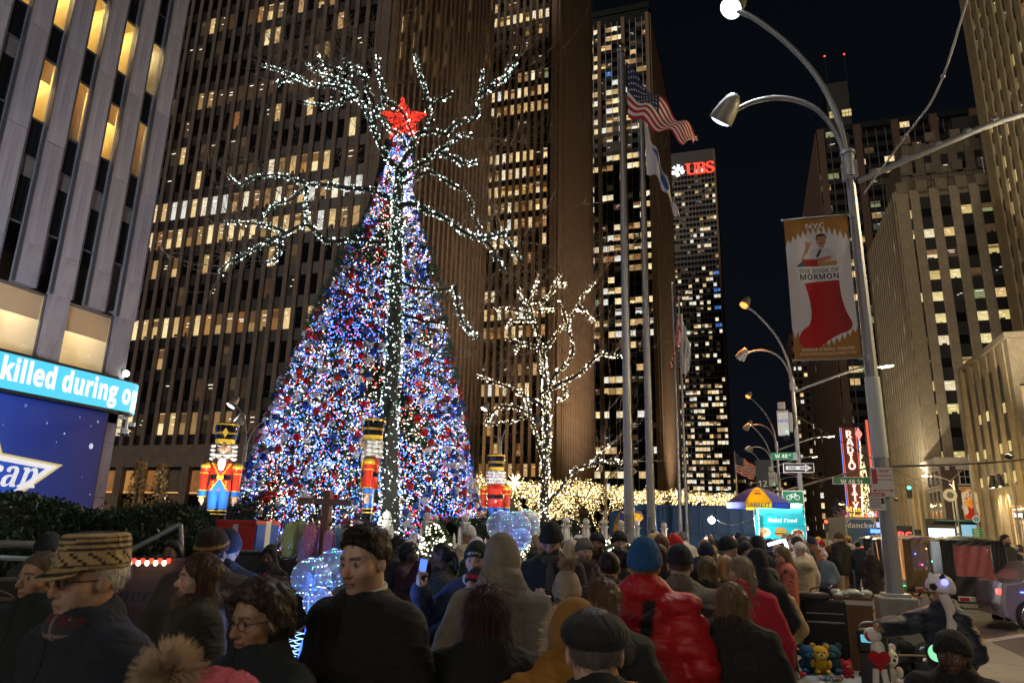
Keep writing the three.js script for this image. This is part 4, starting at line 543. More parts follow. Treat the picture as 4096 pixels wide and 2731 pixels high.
const usTex = canvasTex(760, 400, (x, w, h) => { for (let i = 0; i < 13; i++) { x.fillStyle = i % 2 ? '#e9e4e4' : '#b3152a'; x.fillRect(0, i * h / 13, w, h / 13 + 1); } x.fillStyle = '#1d2650'; x.fillRect(0, 0, w * .4, h * 7 / 13); x.fillStyle = '#f0f0f4'; for (let r = 0; r < 9; r++) for (let c = 0; c < (r % 2 ? 5 : 6); c++) { const X = (c + (r % 2 ? 1 : .5)) * w * .4 / 6, Y = (r + 1) * h * 7 / 13 / 10; x.beginPath(); for (let k = 0; k < 10; k++) { const a = -PI / 2 + k * PI / 5, q = k % 2 ? 4 : 10; x.lineTo(X + Math.cos(a) * q, Y + Math.sin(a) * q); } x.fill(); } });
const whiteFlagTex = canvasTex(512, 340, (x, w, h) => { x.fillStyle = '#dcdde2'; x.fillRect(0, 0, w, h); x.fillStyle = '#2a5fb4'; x.beginPath(); x.moveTo(w * .22, h * .2); x.lineTo(w * .62, h * .1); x.lineTo(w * .70, h * .52); x.lineTo(w * .52, h * .9); x.lineTo(w * .4, h * .55); x.fill(); });
const muniTex = canvasTex(512, 340, (x, w, h) => { x.fillStyle = '#d9dcdc'; x.fillRect(0, 0, w, h); txt(x, 'MUFG', w / 2, h * .62, 130, '#8b9296'); });
function flag(label, name, rows, tex) { // rows: hoist edge to fly edge, each a list of points from top to bottom
  const g = thing('flag', label, 'flag'), n = 28, m = 14, out = [];
  for (let j = 0; j <= m; j++) { const r = []; for (let i = 0; i <= n; i++) { const s = i / n * (rows.length - 1), k = Math.min(rows.length - 2, Math.floor(s)), t = s - k, pt = (q) => rows[q][0].clone().lerp(rows[q][1], j / m), p = pt(k).lerp(pt(k + 1), t); const wv = .10 * Math.sin(i * .62 + j * .35) * Math.min(1, i / 6); r.push(p.add(V(wv * .3, wv * .35, wv * 1.6))); } out.push(r); }
  obj('cloth', quadStrip(out), new THREE.MeshPhysicalMaterial({ map: tex, roughness: .8, transmission: .15, thickness: 0, bumpMap: clothTex, bumpScale: .002 }), g); return g;
}
const Z1 = -17.6;
flag('large waving red and white striped flag with starred blue corner', '', [[onZ(625.8, 61, Z1), onZ(628.2, 117, Z1)], [onZ(645, 84, Z1 + .5), onZ(647, 124, Z1 + .3)], [onZ(668, 107, Z1 + .2), onZ(667, 133, Z1 + .6)], [onZ(684, 122, Z1 + .7), onZ(684, 141, Z1 + .9)], [onZ(699, 136, Z1 + .5), onZ(693, 143, Z1 + .5)]], usTex);
flag('white flag with a blue patch hanging limp below the large striped flag', '', [[onZ(644.3, 120, -20.7), onZ(646.5, 174, -20.7)], [onZ(651, 137, -20.4), onZ(658, 178, -20.3)], [onZ(658, 155, -20.2), onZ(667, 196, -20.3)], [onZ(666, 176, -20.5), onZ(675, 214, -20.4)], [onZ(671, 194, -20.4), onZ(681, 221, -20.5)]], whiteFlagTex);
flag('limp striped flag hanging from the left thin far flagpole', '', [[onZ(673, 300, -37.6), onZ(676, 352, -37.6)], [onZ(677, 313, -37.2), onZ(674, 360, -37.2)], [onZ(680, 325, -37.5), onZ(672, 370, -37.4)], [onZ(682, 338, -37.2), onZ(668, 366, -37.3)]], usTex);
flag('limp white flag hanging from the right thin far flagpole', '', [[onZ(680.5, 312, -40.6), onZ(682, 372, -40.6)], [onZ(685, 325, -40.2), onZ(685, 376, -40.3)], [onZ(688, 338, -40.5), onZ(689, 370, -40.4)], [onZ(691, 350, -40.3), onZ(690, 364, -40.4)]], muniTex);
{ const p = at(735, 452, 80); const g = flag('pink and white flag on a short far pole left of the umbrella', '', [[p, p.clone().add(V(0, -2.2, 0))], [p.clone().add(V(1, -.7, 0)), p.clone().add(V(1, -2.7, .3))], [p.clone().add(V(2.2, -1.6, 0)), p.clone().add(V(1.7, -3, 0))]], usTex); const q = thing('flagpole', 'short far flagpole with a pink and white flag', 'flagpole', p.clone().setY(0)); obj('pole', cy(.08, .1, p.y + .3, -.05, p.y / 2, 0, 8), M.metal, q); }
for (let i = 0; i < 3; i++) { const p = onX(838 + i * 4, 504 - i * 3, 27); flag(['leftmost of three striped flags leaning out at the theatre', 'middle one of three striped flags leaning out at the theatre', 'rightmost of three striped flags leaning out at the theatre'][i], '', [[V(p.x - 3, p.y, p.z), V(p.x - 1, p.y - 5, p.z)], [V(p.x - 1, p.y - .5, p.z), V(p.x + .4, p.y - 7, p.z)], [V(p.x + 1, p.y - 2, p.z), V(p.x + 1.2, p.y - 7.5, p.z)]], usTex); }
// ---------------------------------------------------------------- trees wound with lights
const bark = mat([.035, .034, .030], .9, 0, { bumpMap: grainTex, bumpScale: .01 }), twigM = mat([.17, .125, .09], .85), wireM = mat([.02, .03, .025], .7);
const bulbG = new THREE.IcosahedronGeometry(1, 1);
function bulbs(name, pts, r, m, parent) { // strings of small lamps: nobody could count them
  if (Array.isArray(m)) { m.forEach((k, i) => bulbs(name, pts.filter((_, j) => (j * 7919 % 10 < 3) === !i), r * (i ? .85 : 1), k, parent)); return; }
  const o = new THREE.InstancedMesh(bulbG, m, pts.length), q = new THREE.Matrix4(); o.name = name; pts.forEach((p, i) => { const s = r * (.75 + .5 * R()); o.setMatrixAt(i, q.makeScale(s, s, s).setPosition(p)); }); parent.add(o); return stuff(o);
}
const COOLB = [emit([.88, 1, .95], 8), emit([.62, .9, .78], 1.5)], WARMB = emit([1, .90, .66], 5.5), GOLDB = [emit([1, .80, .42], 5), emit([1, .66, .2], 1.5)], BLUEB = emit([.09, .24, 1], 4), REDB = emit([1, .03, .02], 2.4), WHITEB = [emit([1, .95, .82], 6), emit([1, .88, .68], 2)];
function litTree(label, conv, D, trunk, branches, o) {
  const g = thing('bare_tree', label, 'tree'), Z0 = at(...conv(trunk[0]), D).z, lights = [], r = rng(o.seed), wood = [], twigs = [], wires = [];
  const P3 = (q, dz) => { const [u, v] = conv(q); return onZ(u, v, Z0 + dz); };
  const limb = (pts, r0, r1, list) => { const c = new THREE.CatmullRomCurve3(pts, false, 'centripetal'), n = pts.length * 5; const P = c.getPoints(n); const gg = new THREE.TubeGeometry(c, n, 1, 7), pos = gg.attributes.position; for (let i = 0; i <= n; i++) { const rad = mix(r0, r1, i / n) * (1 + .12 * Math.sin(i * 1.7)); const C = c.getPointAt(i / n); for (let k = 0; k <= 7; k++) { const id = i * 8 + k, v = V(pos.getX(id), pos.getY(id), pos.getZ(id)).sub(C).multiplyScalar(rad).add(C); pos.setXYZ(id, v.x, v.y, v.z); } } gg.computeVertexNormals(); list.push(gg); return c; };
  const wrap = (c, rad0, rad1, per) => { const L = c.getLength(), n = Math.round(L * per); for (let i = 0; i < n; i++) { const t = (i + r() * .8) / n, p = c.getPointAt(Math.min(1, t)), a = r() * 2 * PI, e = r() * 2 * PI, rad = mix(rad0, rad1, t) + .03 + .05 * r(); const w = V(Math.cos(a) * Math.cos(e), Math.sin(e), Math.sin(a) * Math.cos(e)), tg = c.getTangentAt(Math.min(1, t)); lights.push(p.add(w.addScaledVector(tg, -w.dot(tg)).normalize().multiplyScalar(rad))); } };
  const twig = (p, d, len, rad, depth) => { const pts = [p]; let q = p.clone(), dd = d.clone(); for (let i = 0; i < 3; i++) { dd.add(V((r() - .5) * .7, (r() - .32) * .55, (r() - .5) * .7)).normalize(); q = q.clone().addScaledVector(dd, len / 3); pts.push(q); } for (let i = 0; i < 3; i++) twigs.push(bar(pts[i], pts[i + 1], rad * (1 - i * .25), rad * (.75 - i * .25), 3)); if (depth > 0) for (let k = 0; k < 2 + (r() > .5); k++) { const b = pts[1 + Math.floor(r() * 3)]; twig(b, dd.clone().add(V((r() - .5) * 1.7, (r() - .4) * 1.3, (r() - .5) * 1.7)).normalize(), len * .65, rad * .6, depth - 1); } };
  const tp = trunk.map((q, i) => P3(q, (i ? .2 * (r() - .5) : 0))); tp.unshift(tp[0].clone().setY(0)); const tc = limb(tp, o.r0, o.r1, wood); wrap(tc, o.r0, o.r1, o.per * (o.tw ?? 5));
  branches.forEach((b, bi) => {
    const off = (r() - .5) * o.spread, back = bi % 3 === 0 ? -.35 : 1; const pts = b.map((q, i) => P3(q, off * Math.pow(i / (b.length - 1), 1.2) + .12 * (r() - .5) * (i > 0))); const thin = b.thin ?? 1; const c = limb(pts, (b.main ? .085 : .05) * o.k, .016 * o.k, wood); wrap(c, .05 * o.k, .015, o.per * (b.main ? 1.25 : 1));
    const n = Math.round(c.getLength() * o.twigs); for (let i = 0; i < n; i++) { const t = .3 + .7 * r(), p = c.getPointAt(t), d = c.getTangentAt(t).multiplyScalar(.5).add(V((r() - .5) * 1.6, r() * 1.0 - .1, (r() - .5) * 1.6)).normalize(); twig(p, d, (.8 + r() * 1.5) * o.k, .015 * o.k, 2); }
    const e = c.getPointAt(1), de = c.getTangentAt(1); twig(e, de, 1.6 * o.k, .014 * o.k, 2);
  });
  obj('trunk', wood[0], bark, g); wood.slice(1).forEach((w) => obj('branch', w, bark, g)); stuff(obj('twigs', twigs, twigM, g)); bulbs('string_lights', lights, o.bulb, o.m, g);
  const wg = []; lights.forEach((p, i) => { if (i % 2) wg.push(bar(p, p.clone().add(V((r() - .5) * .16, (r() - .5) * .16, (r() - .5) * .16)), .007, .007, 3)); }); stuff(obj('light_wires', wg, wireM, g)); return g;
}
const main = (a) => (a.main = true, a);
litTree('huge bare tree wound with white lights, branching out around the Christmas tree', ([x, y]) => [(700 + x / 1.568) / 4, (100 + y / 1.568) / 4], 18.3,
  [[1350, 3130], [1345, 2800], [1350, 2400], [1378, 1950], [1385, 1600], [1395, 1300], [1400, 1080], [1405, 900]], [
  main([[1400, 920], [1300, 780], [1240, 640], [1200, 540], [1140, 450], [1000, 385], [850, 370], [750, 320], [620, 270], [550, 245]]), [[1140, 450], [1090, 370], [980, 330], [880, 290], [830, 240]], [[800, 345], [750, 325], [690, 345], [625, 372]], main([[1240, 640], [1260, 560], [1310, 470], [1300, 380], [1275, 300], [1270, 190]]),
  [[1250, 600], [1240, 480], [1200, 400], [1190, 310], [1110, 255], [1050, 215]], [[1190, 330], [1110, 300], [1000, 270], [920, 240], [890, 175]], [[1150, 440], [1040, 480], [950, 505], [860, 495], [815, 485]], main([[1405, 900], [1470, 790], [1520, 690], [1600, 660], [1700, 680], [1760, 610], [1880, 590], [1905, 470], [1925, 380], [1935, 275]]),
  [[1905, 440], [2000, 375], [2075, 330], [2085, 280], [2150, 210]], main([[1560, 690], [1600, 620], [1580, 500], [1570, 400], [1535, 300], [1500, 180]]), [[1590, 490], [1680, 460], [1745, 420]], main([[1410, 960], [1480, 900], [1560, 860], [1650, 790], [1740, 740], [1790, 690], [1870, 690]]),
  [[1650, 790], [1740, 830], [1820, 870], [1900, 850]], [[1430, 990], [1490, 960], [1600, 920], [1690, 970], [1790, 1030], [1850, 1100], [1880, 1200], [1920, 1300]], main([[1395, 1130], [1480, 1120], [1600, 1170], [1700, 1210], [1800, 1290], [1920, 1330], [2080, 1300]]), [[1920, 1330], [1990, 1400], [2020, 1470], [2065, 1535]], [[2060, 1305], [2120, 1400], [2160, 1480]],
  main([[1395, 1130], [1350, 1090], [1240, 1035], [1080, 1020], [950, 1000], [840, 1000], [700, 950], [600, 940], [480, 960], [400, 1000], [330, 940]]), [[840, 1000], [730, 1090], [640, 1120], [560, 1190], [540, 1260]], [[830, 1005], [820, 1130], [830, 1240]], main([[1390, 1420], [1300, 1370], [1150, 1340], [950, 1350], [880, 1290], [820, 1250], [700, 1300], [580, 1360], [430, 1440], [330, 1490], [280, 1560]]), [[700, 1300], [580, 1255], [440, 1240], [310, 1235]], [[660, 1330], [650, 1450], [570, 1490]],
  [[1310, 470], [1420, 540], [1470, 640], [1490, 700]], [[1460, 800], [1420, 700], [1330, 640], [1290, 560]], [[1385, 1600], [1500, 1640], [1620, 1660], [1760, 1640]], [[1760, 1640], [1790, 1830], [1890, 1960]], [[1620, 1660], [1520, 1720], [1430, 1760]], [[1380, 1800], [1560, 1850], [1680, 1880], [1670, 2000], [1600, 2080]]],
  { seed: 11, r0: .24, r1: .13, per: 21, spread: 5, k: 1, twigs: 3, bulb: .0155, m: COOLB });
litTree('slimmer bare tree wound with warm white lights, right of the rear nutcracker', ([x, y]) => [(1900 + x / 1.3636) / 4, (1000 + y / 1.3636) / 4], 27,
  [[380, 1480], [378, 1330], [382, 1180], [392, 950], [385, 760], [372, 580]], [
  main([[388, 830], [430, 690], [520, 590], [530, 480], [505, 420], [560, 300], [600, 230], [650, 170]]), main([[372, 580], [340, 450], [315, 380], [300, 300], [250, 260], [235, 200]]), [[305, 310], [320, 220], [345, 140]], [[330, 300], [400, 250], [440, 180], [470, 120]], [[510, 430], [480, 330], [450, 270]], [[560, 300], [610, 350], [650, 390]], [[360, 540], [250, 510], [215, 560]], [[280, 515], [230, 500], [170, 480]],
  main([[400, 760], [480, 720], [570, 670], [680, 570], [740, 575], [810, 580]]), [[490, 720], [490, 800], [450, 820]], main([[385, 850], [280, 800], [210, 760], [110, 720], [0, 680]]), main([[375, 1150], [330, 1000], [300, 900], [280, 820], [240, 760]]), [[300, 890], [200, 850], [110, 870], [60, 940], [150, 940], [270, 915]], main([[385, 1390], [480, 1280], [540, 1200], [640, 1160], [700, 1080], [735, 1055]]), [[630, 1165], [720, 1150], [810, 1155]], [[315, 380], [220, 380], [160, 420]], [[300, 340], [180, 320], [100, 325]], [[370, 560], [430, 480], [470, 420], [510, 400]], [[350, 330], [430, 325]], [[440, 180], [480, 190], [500, 180]]],
  { seed: 23, tw: 4.5, r0: .2, r1: .09, per: 17, spread: 5, k: 1.05, twigs: 2.6, bulb: .024, m: [emit([1, .93, .70], 7), emit([1, .85, .52], 1.5)] });
// the row of gold lit trees
{
  const protos = [0, 1, 2].map((s) => { const r = rng(100 + s), g = thing('gold_tree', 'x', 'tree'), wood = [], L = []; const grow = (p, d, len, rad, k) => { const q = p.clone().addScaledVector(d, len); wood.push(bar(p, q, rad, rad * .7, 5)); const n = Math.round(len * 15); for (let i = 0; i < n; i++) { const t = r(); L.push(p.clone().lerp(q, t).add(V(r() - .5, r() - .5, r() - .5).multiplyScalar(.16 + (k < 2 ? .22 : 0)))); } if (k > 0) for (let i = 0; i < 3; i++) grow(q, d.clone().multiplyScalar(.8).add(V((r() - .5) * 1.9, .15 + r() * .55, (r() - .5) * 1.9)).normalize(), len * (.62 + .2 * r()), rad * .62, k - 1); };
    grow(V(0, 0, 0), V(0, 1, 0), 1.7, .12, 0); for (let i = 0; i < 3; i++) grow(V(0, 1.6, 0), V(Math.cos(i * 2.1 + s) * .7, 1, Math.sin(i * 2.1 + s) * .7).normalize(), 1.35, .09, 3);
    obj('trunk', wood[0], bark, g); obj('crown', wood.slice(1), bark, g); bulbs('string_lights', L, .03, GOLDB, g); scene.remove(g); return g; });
  const spots = [[497, 44, 1.0, 'gold lit tree just right of the rear red nutcracker'], [533, 47, .95, 'gold lit tree behind the slim white lit trunk'], [549, 40, .6, 'small gold lit bush at the foot of the slim white lit tree'], [566, 56, 1.15, 'gold lit tree with two tall fanned stems left of the post'], [581, 62, 1.1, 'gold lit tree left of the blue glow behind the fence'], [597, 60, 1.15, 'gold lit tree directly behind the blue glow'], [612, 68, 1.2, 'gold lit tree just left of the thick nearer flagpole'], [637, 66, 1.15, 'gold lit tree between the two thick flagpoles'], [656, 74, 1.25, 'gold lit tree just right of the second thick flagpole'], [669, 80, 1.3, 'gold lit tree left of the thin far flagpoles'], [692, 84, 1.3, 'gold lit tree right of the thin far flagpoles'], [708, 90, 1.35, 'gold lit tree above the middle of the blue truck'], [722, 98, 1.4, 'gold lit tree second from the yellow umbrella'], [734, 106, 1.4, 'gold lit tree nearest the yellow and blue umbrella']];
  used.gold_tree = undefined; delete used.gold_tree;
  spots.forEach(([u, D, s, l], i) => { const p = at(u, 530, D).setY(0), o = dup(protos[i % 3], p, i * 1.3, l, 'gold lit trees in a row beyond the plaza'); o.scale.setScalar(s); });
  // gold cone tree with a starburst
  const c = at(514, 530, 42).setY(0), g = thing('cone_tree', 'small gold cone tree with a bright starburst on top', 'tree', c), r = rng(4), L = []; for (let i = 0; i < 420; i++) { const k = Math.sqrt(r()), a = r() * 7; L.push(V(Math.cos(a) * 1.25 * k, .6 + 3.4 * (1 - k), Math.sin(a) * 1.25 * k)); }
  obj('cone', new THREE.ConeGeometry(1.15, 3.5, 12).translate(0, 2.2, 0), mat([.05, .05, .02], .9), g); bulbs('string_lights', L, .035, GOLDB, g); const st = []; for (let i = 0; i < 26; i++) st.push(bar(V(0, 4.35, 0), V(r() - .5, r() - .5, r() - .5).normalize().multiplyScalar(.55).add(V(0, 4.35, 0)), .025, .008, 4)); obj('starburst', st, emit([1, .85, .5], 5), g);
}
// ---------------------------------------------------------------- the Christmas tree
{
  const Zt = -20.46, prof = [[516, 259, 474], [470, 272, 466], [435, 283, 461], [390, 297, 452], [348, 314, 444], [300, 335, 434], [261, 351, 427], [218, 372, 415], [190, 381, 410], [160, 391, 409], [139, 396, 407]].map(([v, a, b]) => { const l = onZ(a, v, Zt), r = onZ(b, v, Zt); return [(l.y + r.y) / 2, (r.x - l.x) * .475, (l.x + r.x) / 2]; }); prof.unshift([.9, prof[0][1] * 1.04, prof[0][2]]);
  const X0 = prof[1][2], rad = (y) => { for (let i = 0; i < prof.length - 1; i++) if (y <= prof[i + 1][0]) { const t = (y - prof[i][0]) / (prof[i + 1][0] - prof[i][0]); return mix(prof[i][1], prof[i + 1][1], t); } return .05; }, cx = (y) => { for (let i = 0; i < prof.length - 1; i++) if (y <= prof[i + 1][0]) return mix(prof[i][2], prof[i + 1][2], (y - prof[i][0]) / (prof[i + 1][0] - prof[i][0])) - X0; return prof.at(-1)[2] - X0; };
  const yTop = prof.at(-1)[0], g = thing('christmas_tree', 'giant cone Christmas tree covered in blue, white and red lights and baubles', 'christmas tree', [X0, 0, Zt]), r = rng(2024);
  const surf = (f) => { let y; do { y = .95 + (yTop - .95) * r(); } while (r() > rad(y) / 4.1 + .02); const a = r() * 2 * PI, q = rad(y) * f + .07; return V(cx(y) + Math.cos(a) * q, y, Math.sin(a) * q); };
  obj('core', lathe(prof.map(([y, q]) => [Math.max(.02, q * .86), y]), 40), mat([.008, .016, .010], .95), g); obj('trunk', cy(.3, .34, 1.2, 0, .5, 0), bark, g);
  // sprigs: little bundles of needles
  const nd = []; for (let i = 0; i < 9; i++) nd.push(bar(V(0, 0, 0), V((r() - .5) * .22, (r() - .5) * .2 - .02, .13 + r() * .12), .014, .004, 3)); const sg = merge(nd);
  const N = 9000, sprig = new THREE.InstancedMesh(sg, new THREE.MeshStandardMaterial({ color: new THREE.Color(1, 1, 1), roughness: .8 }), N), m4 = new THREE.Matrix4(), qq = new THREE.Quaternion(), c3 = new THREE.Color(); sprig.name = 'needles';
  for (let i = 0; i < N; i++) { const p = surf(.85 + r() * .12), a = Math.atan2(p.z, p.x - cx(p.y)); qq.setFromEuler(new THREE.Euler((r() - .5) * 1.4 + .2, PI / 2 - a + (r() - .5) * 1.3, r() * 6, 'YXZ')); const s = (1 + r() * .9) * clamp(rad(p.y) / 1.3, .4, 1); sprig.setMatrixAt(i, m4.compose(p, qq, V(s, s, s))); const k = .5 + r(); sprig.setColorAt(i, c3.setRGB(.045 * k, .10 * k, .05 * k)); } g.add(stuff(sprig));
  const strands = (n, jit, f) => { const out = []; for (let i = 0; i < n; i++) out.push(surf(f + r() * jit)); return out; };
  const clump = (pts, k, thr) => pts.filter((p) => noise(p.x * k + 9, p.y * k * .6, p.z * k) > thr);
  bulbs('white_lights', clump(strands(24000, .07, .95), .9, -.5), .0175, WHITEB, g); bulbs('blue_lights', clump(strands(24000, .07, .95), 1.1, -.42), .019, BLUEB, g); bulbs('red_lights', strands(8000, .07, .95), .019, REDB, g);
  // baubles and stars, the visible ones each its own part
  const bm = [mat([.55, .012, .016], .22, .25), mat([.50, .01, .015], .4), mat([.02, .07, .45], .22, .3), mat([.03, .10, .40], .4), mat([.72, .72, .78], .3), mat([.62, .62, .70], .45)], bg = new THREE.SphereGeometry(1, 14, 10), rest = [];
  const starS = (R0) => { const pts = []; for (let i = 0; i < 10; i++) { const a = PI / 2 + i * PI / 5, q = i % 2 ? R0 * .42 : R0; pts.push([Math.cos(a) * q, Math.sin(a) * q]); } return shapeGeo(pts, R0 * .12, R0 * .05); }; const sgeo = starS(.2);
  let k = 0; for (let i = 0; i < 1500; i++) { const p = surf(1.0 + r() * .04), m = pick(bm), front = p.z > -.5; const s = .07 + .055 * r(); if (i % 11 === 3) { const a = Math.atan2(p.z, p.x - cx(p.y)); if (front && k < 290) { const o = obj('star_ornament', sgeo, bm[(i * 7) % 6 < 4 ? 4 : 0], g); o.position.copy(p); o.rotation.set(0, PI / 2 - a, r() * 2); k++; } continue; } if (front && k < 290) { const o = obj('bauble', bg, m, g); o.position.copy(p); o.scale.setScalar(s); k++; } else rest.push([p, s, m]); }
  const ms = [...new Set(rest.map((q) => q[2]))]; stuff(obj('more_baubles', mergeGeometries(ms.map((m) => merge(rest.filter((q) => q[2] === m).map(([p, s]) => sp(s, p.x, p.y, p.z, 1, 1, 1, 10)))), true), ms, g));
  // red star of lights on top
  const c = onZ(403.6, 120, Zt), st = thing('tree_star', 'big red star made of tiny lights on top of the Christmas tree', 'star', c); const S = new THREE.Group(); const pts = [], R0 = .95, out = []; for (let i = 0; i < 10; i++) { const a = PI / 2 + i * PI / 5, q = i % 2 ? R0 * .47 : R0; pts.push([Math.cos(a) * q, Math.sin(a) * q]); }
  const inside = (x, y) => { let n = 0; for (let i = 0; i < 10; i++) { const [x0, y0] = pts[i], [x1, y1] = pts[(i + 1) % 10]; if ((y0 > y) !== (y1 > y) && x < (x1 - x0) * (y - y0) / (y1 - y0) + x0) n++; } return n % 2; };
  const tri = []; for (const s of [1, -1]) for (let i = 0; i < 10; i++) { const a = pts[i], b = pts[(i + 1) % 10], A = [0, 0, .24 * s], B = [a[0], a[1], 0], C = [b[0], b[1], 0]; tri.push(...A, ...(s > 0 ? [...B, ...C] : [...C, ...B])); } const sgm = new THREE.BufferGeometry(); sgm.setAttribute('position', new THREE.Float32BufferAttribute(tri, 3)); sgm.computeVertexNormals(); obj('star_body', sgm, mat([.55, .012, .010], .5), st);
  while (out.length < 620) { const x = (r() * 2 - 1) * R0, y = (r() * 2 - 1) * R0; if (!inside(x, y)) continue; let e = 9; for (let i = 0; i < 10; i++) { const [x0, y0] = pts[i], [x1, y1] = pts[(i + 1) % 10], dx = x1 - x0, dy = y1 - y0, t = clamp(((x - x0) * dx + (y - y0) * dy) / (dx * dx + dy * dy)); e = Math.min(e, Math.hypot(x - x0 - dx * t, y - y0 - dy * t)); } out.push(V(x, y, (out.length % 4 ? 1 : -1) * (.24 * Math.min(1, e / .36) + .02))); }
  bulbs('red_lights', out, .021, emit([1, .05, .025], 2.0), st); st.rotation.set(.1, .5, .06);
}
// ---------------------------------------------------------------- plaza: planters, hedges, fence, nutcrackers
const leafG = (() => { const g = new THREE.BufferGeometry(); g.setAttribute('position', new THREE.Float32BufferAttribute([0, -.5, 0, .32, -.05, .06, 0, .5, 0, -.32, -.05, .06, 0, 0, -.03], 3)); g.setIndex([0, 1, 4, 1, 2, 4, 2, 3, 4, 3, 0, 4]); g.computeVertexNormals(); return g; })();
function leaves(parent, pts, size, col, name = 'leaves') { const o = new THREE.InstancedMesh(leafG, new THREE.MeshStandardMaterial({ color: new THREE.Color(1, 1, 1), roughness: .42 }), pts.length), m = new THREE.Matrix4(), q = new THREE.Quaternion(), c = new THREE.Color(); o.name = name; pts.forEach((p, i) => { q.setFromEuler(new THREE.Euler(R() * 6, R() * 6, R() * 6)); const s = size * (.6 + .8 * R()); m.compose(p, q, V(s, s, s)); o.setMatrixAt(i, m); const k = .5 + R() * .9; o.setColorAt(i, c.setRGB(col[0] * k, col[1] * k, col[2] * k)); }); parent.add(o); return stuff(o); }
function hedge(label, a, b, th, h, n, o = {}) { // clipped bush along a line, uneven top
  const g = thing('hedge', label, 'hedge', a.clone().setY(0)), d = b.clone().sub(a).setY(0), L = d.length(), ry = -Math.atan2(d.z, d.x), r = rng(o.seed ?? 3), pts = []; g.rotation.y = ry; const H = (x, z) => h * (1 + .08 * noise(x * .8, z, 5) + .05 * noise(x * 2.4, z * 2, 8)), W = (x, y) => th * .5 * (1 + .14 * noise(x * .9, y * 1.2, 2)) * (o.round ? Math.sqrt(Math.max(.05, 1 - Math.pow(Math.abs(x / L * 2 - 1), 2.5))) : 1);
  const hh = (x, z) => H(x, z) * (o.round ? Math.pow(Math.max(.05, 1 - Math.pow(Math.abs(x / L * 2 - 1), 3)), .35) : 1);
  for (let i = 0; i < n; i++) { const x = r() * L, f = r(); let p; if (f < .45) { const y = r() * hh(x, .5); p = V(x, y, W(x, y) * (1 - .12 * r() * r()) * Math.min(1, 1.4 * Math.sqrt(Math.max(0, 1 - Math.pow(y / hh(x, .5), 4))) + .1)); } else if (f < .85) { const z = (r() * 2 - 1) * W(x, h); p = V(x, hh(x, z) * (1 - .35 * Math.pow(Math.abs(z) / (th * .5), 3)) - .12 * r() * r(), z); } else p = V(x, r() * hh(x, 0), -W(x, 1)); pts.push(p.add(V((r() - .5) * .08, (r() - .5) * .1, (r() - .5) * .08))); }
  leaves(g, pts, o.size ?? .075, o.col ?? [.030, .060, .028]); const rows = []; for (let j = 0; j <= 8; j++) { const row = []; for (let i = 0; i <= 16; i++) { const x = L * i / 16, a2 = PI * j / 8; row.push(V(x, Math.max(0, Math.sin(a2)) * hh(x, 0) * .93, -Math.cos(a2) * W(x, h * .5) * .9)); } rows.push(row); } obj('branches', quadStrip(rows), mat([.008, .012, .006], 1), g); return g;
}
hedge('long clipped dark green hedge below the blue billboard', at(-140, 520, 11.5), at(166, 520, 16.5), 2.6, 2.0, 19000, { seed: 4 });
hedge('rounded bushy shrub in front of the long clipped hedge', at(78, 530, 12.2), at(184, 530, 12.8), 2.2, 2.08, 10000, { seed: 9, round: 1, col: [.036, .060, .022] });
hedge('low clipped hedge behind the left nutcracker', at(205, 520, 21), at(262, 520, 22), 2, 2.35, 5000, { seed: 14 });
hedge('dark shrub at the foot of the rear red nutcracker', at(450, 525, 19.5), at(512, 525, 21), 1.6, 2.15, 5000, { seed: 17 });
hedge('dark shrub at the foot of the slim white lit tree', at(527, 525, 23), at(566, 525, 24), 1.6, 2.12, 4000, { seed: 19 });
for (const [l, a, b] of [['young amber-leaved tree left one of two before the lobby windows', 135, 30], ['young amber-leaved tree right one of two before the lobby windows', 157, 31]]) { const p = at(a, 505, b).setY(0), g = thing('young_tree', l, 'tree', p), pts = []; obj('trunk', cy(.03, .05, 3.6, 0, 1.8, 0, 6), bark, g); for (let i = 0; i < 700; i++) { const y = 1.4 + R() * 2.5, q = .4 * Math.sqrt(R()) * (1.1 - Math.abs(y - 2.4) / 2.2), w = R() * 7; pts.push(V(Math.cos(w) * q, y, Math.sin(w) * q)); } leaves(g, pts, .11, [.24, .14, .02]); }
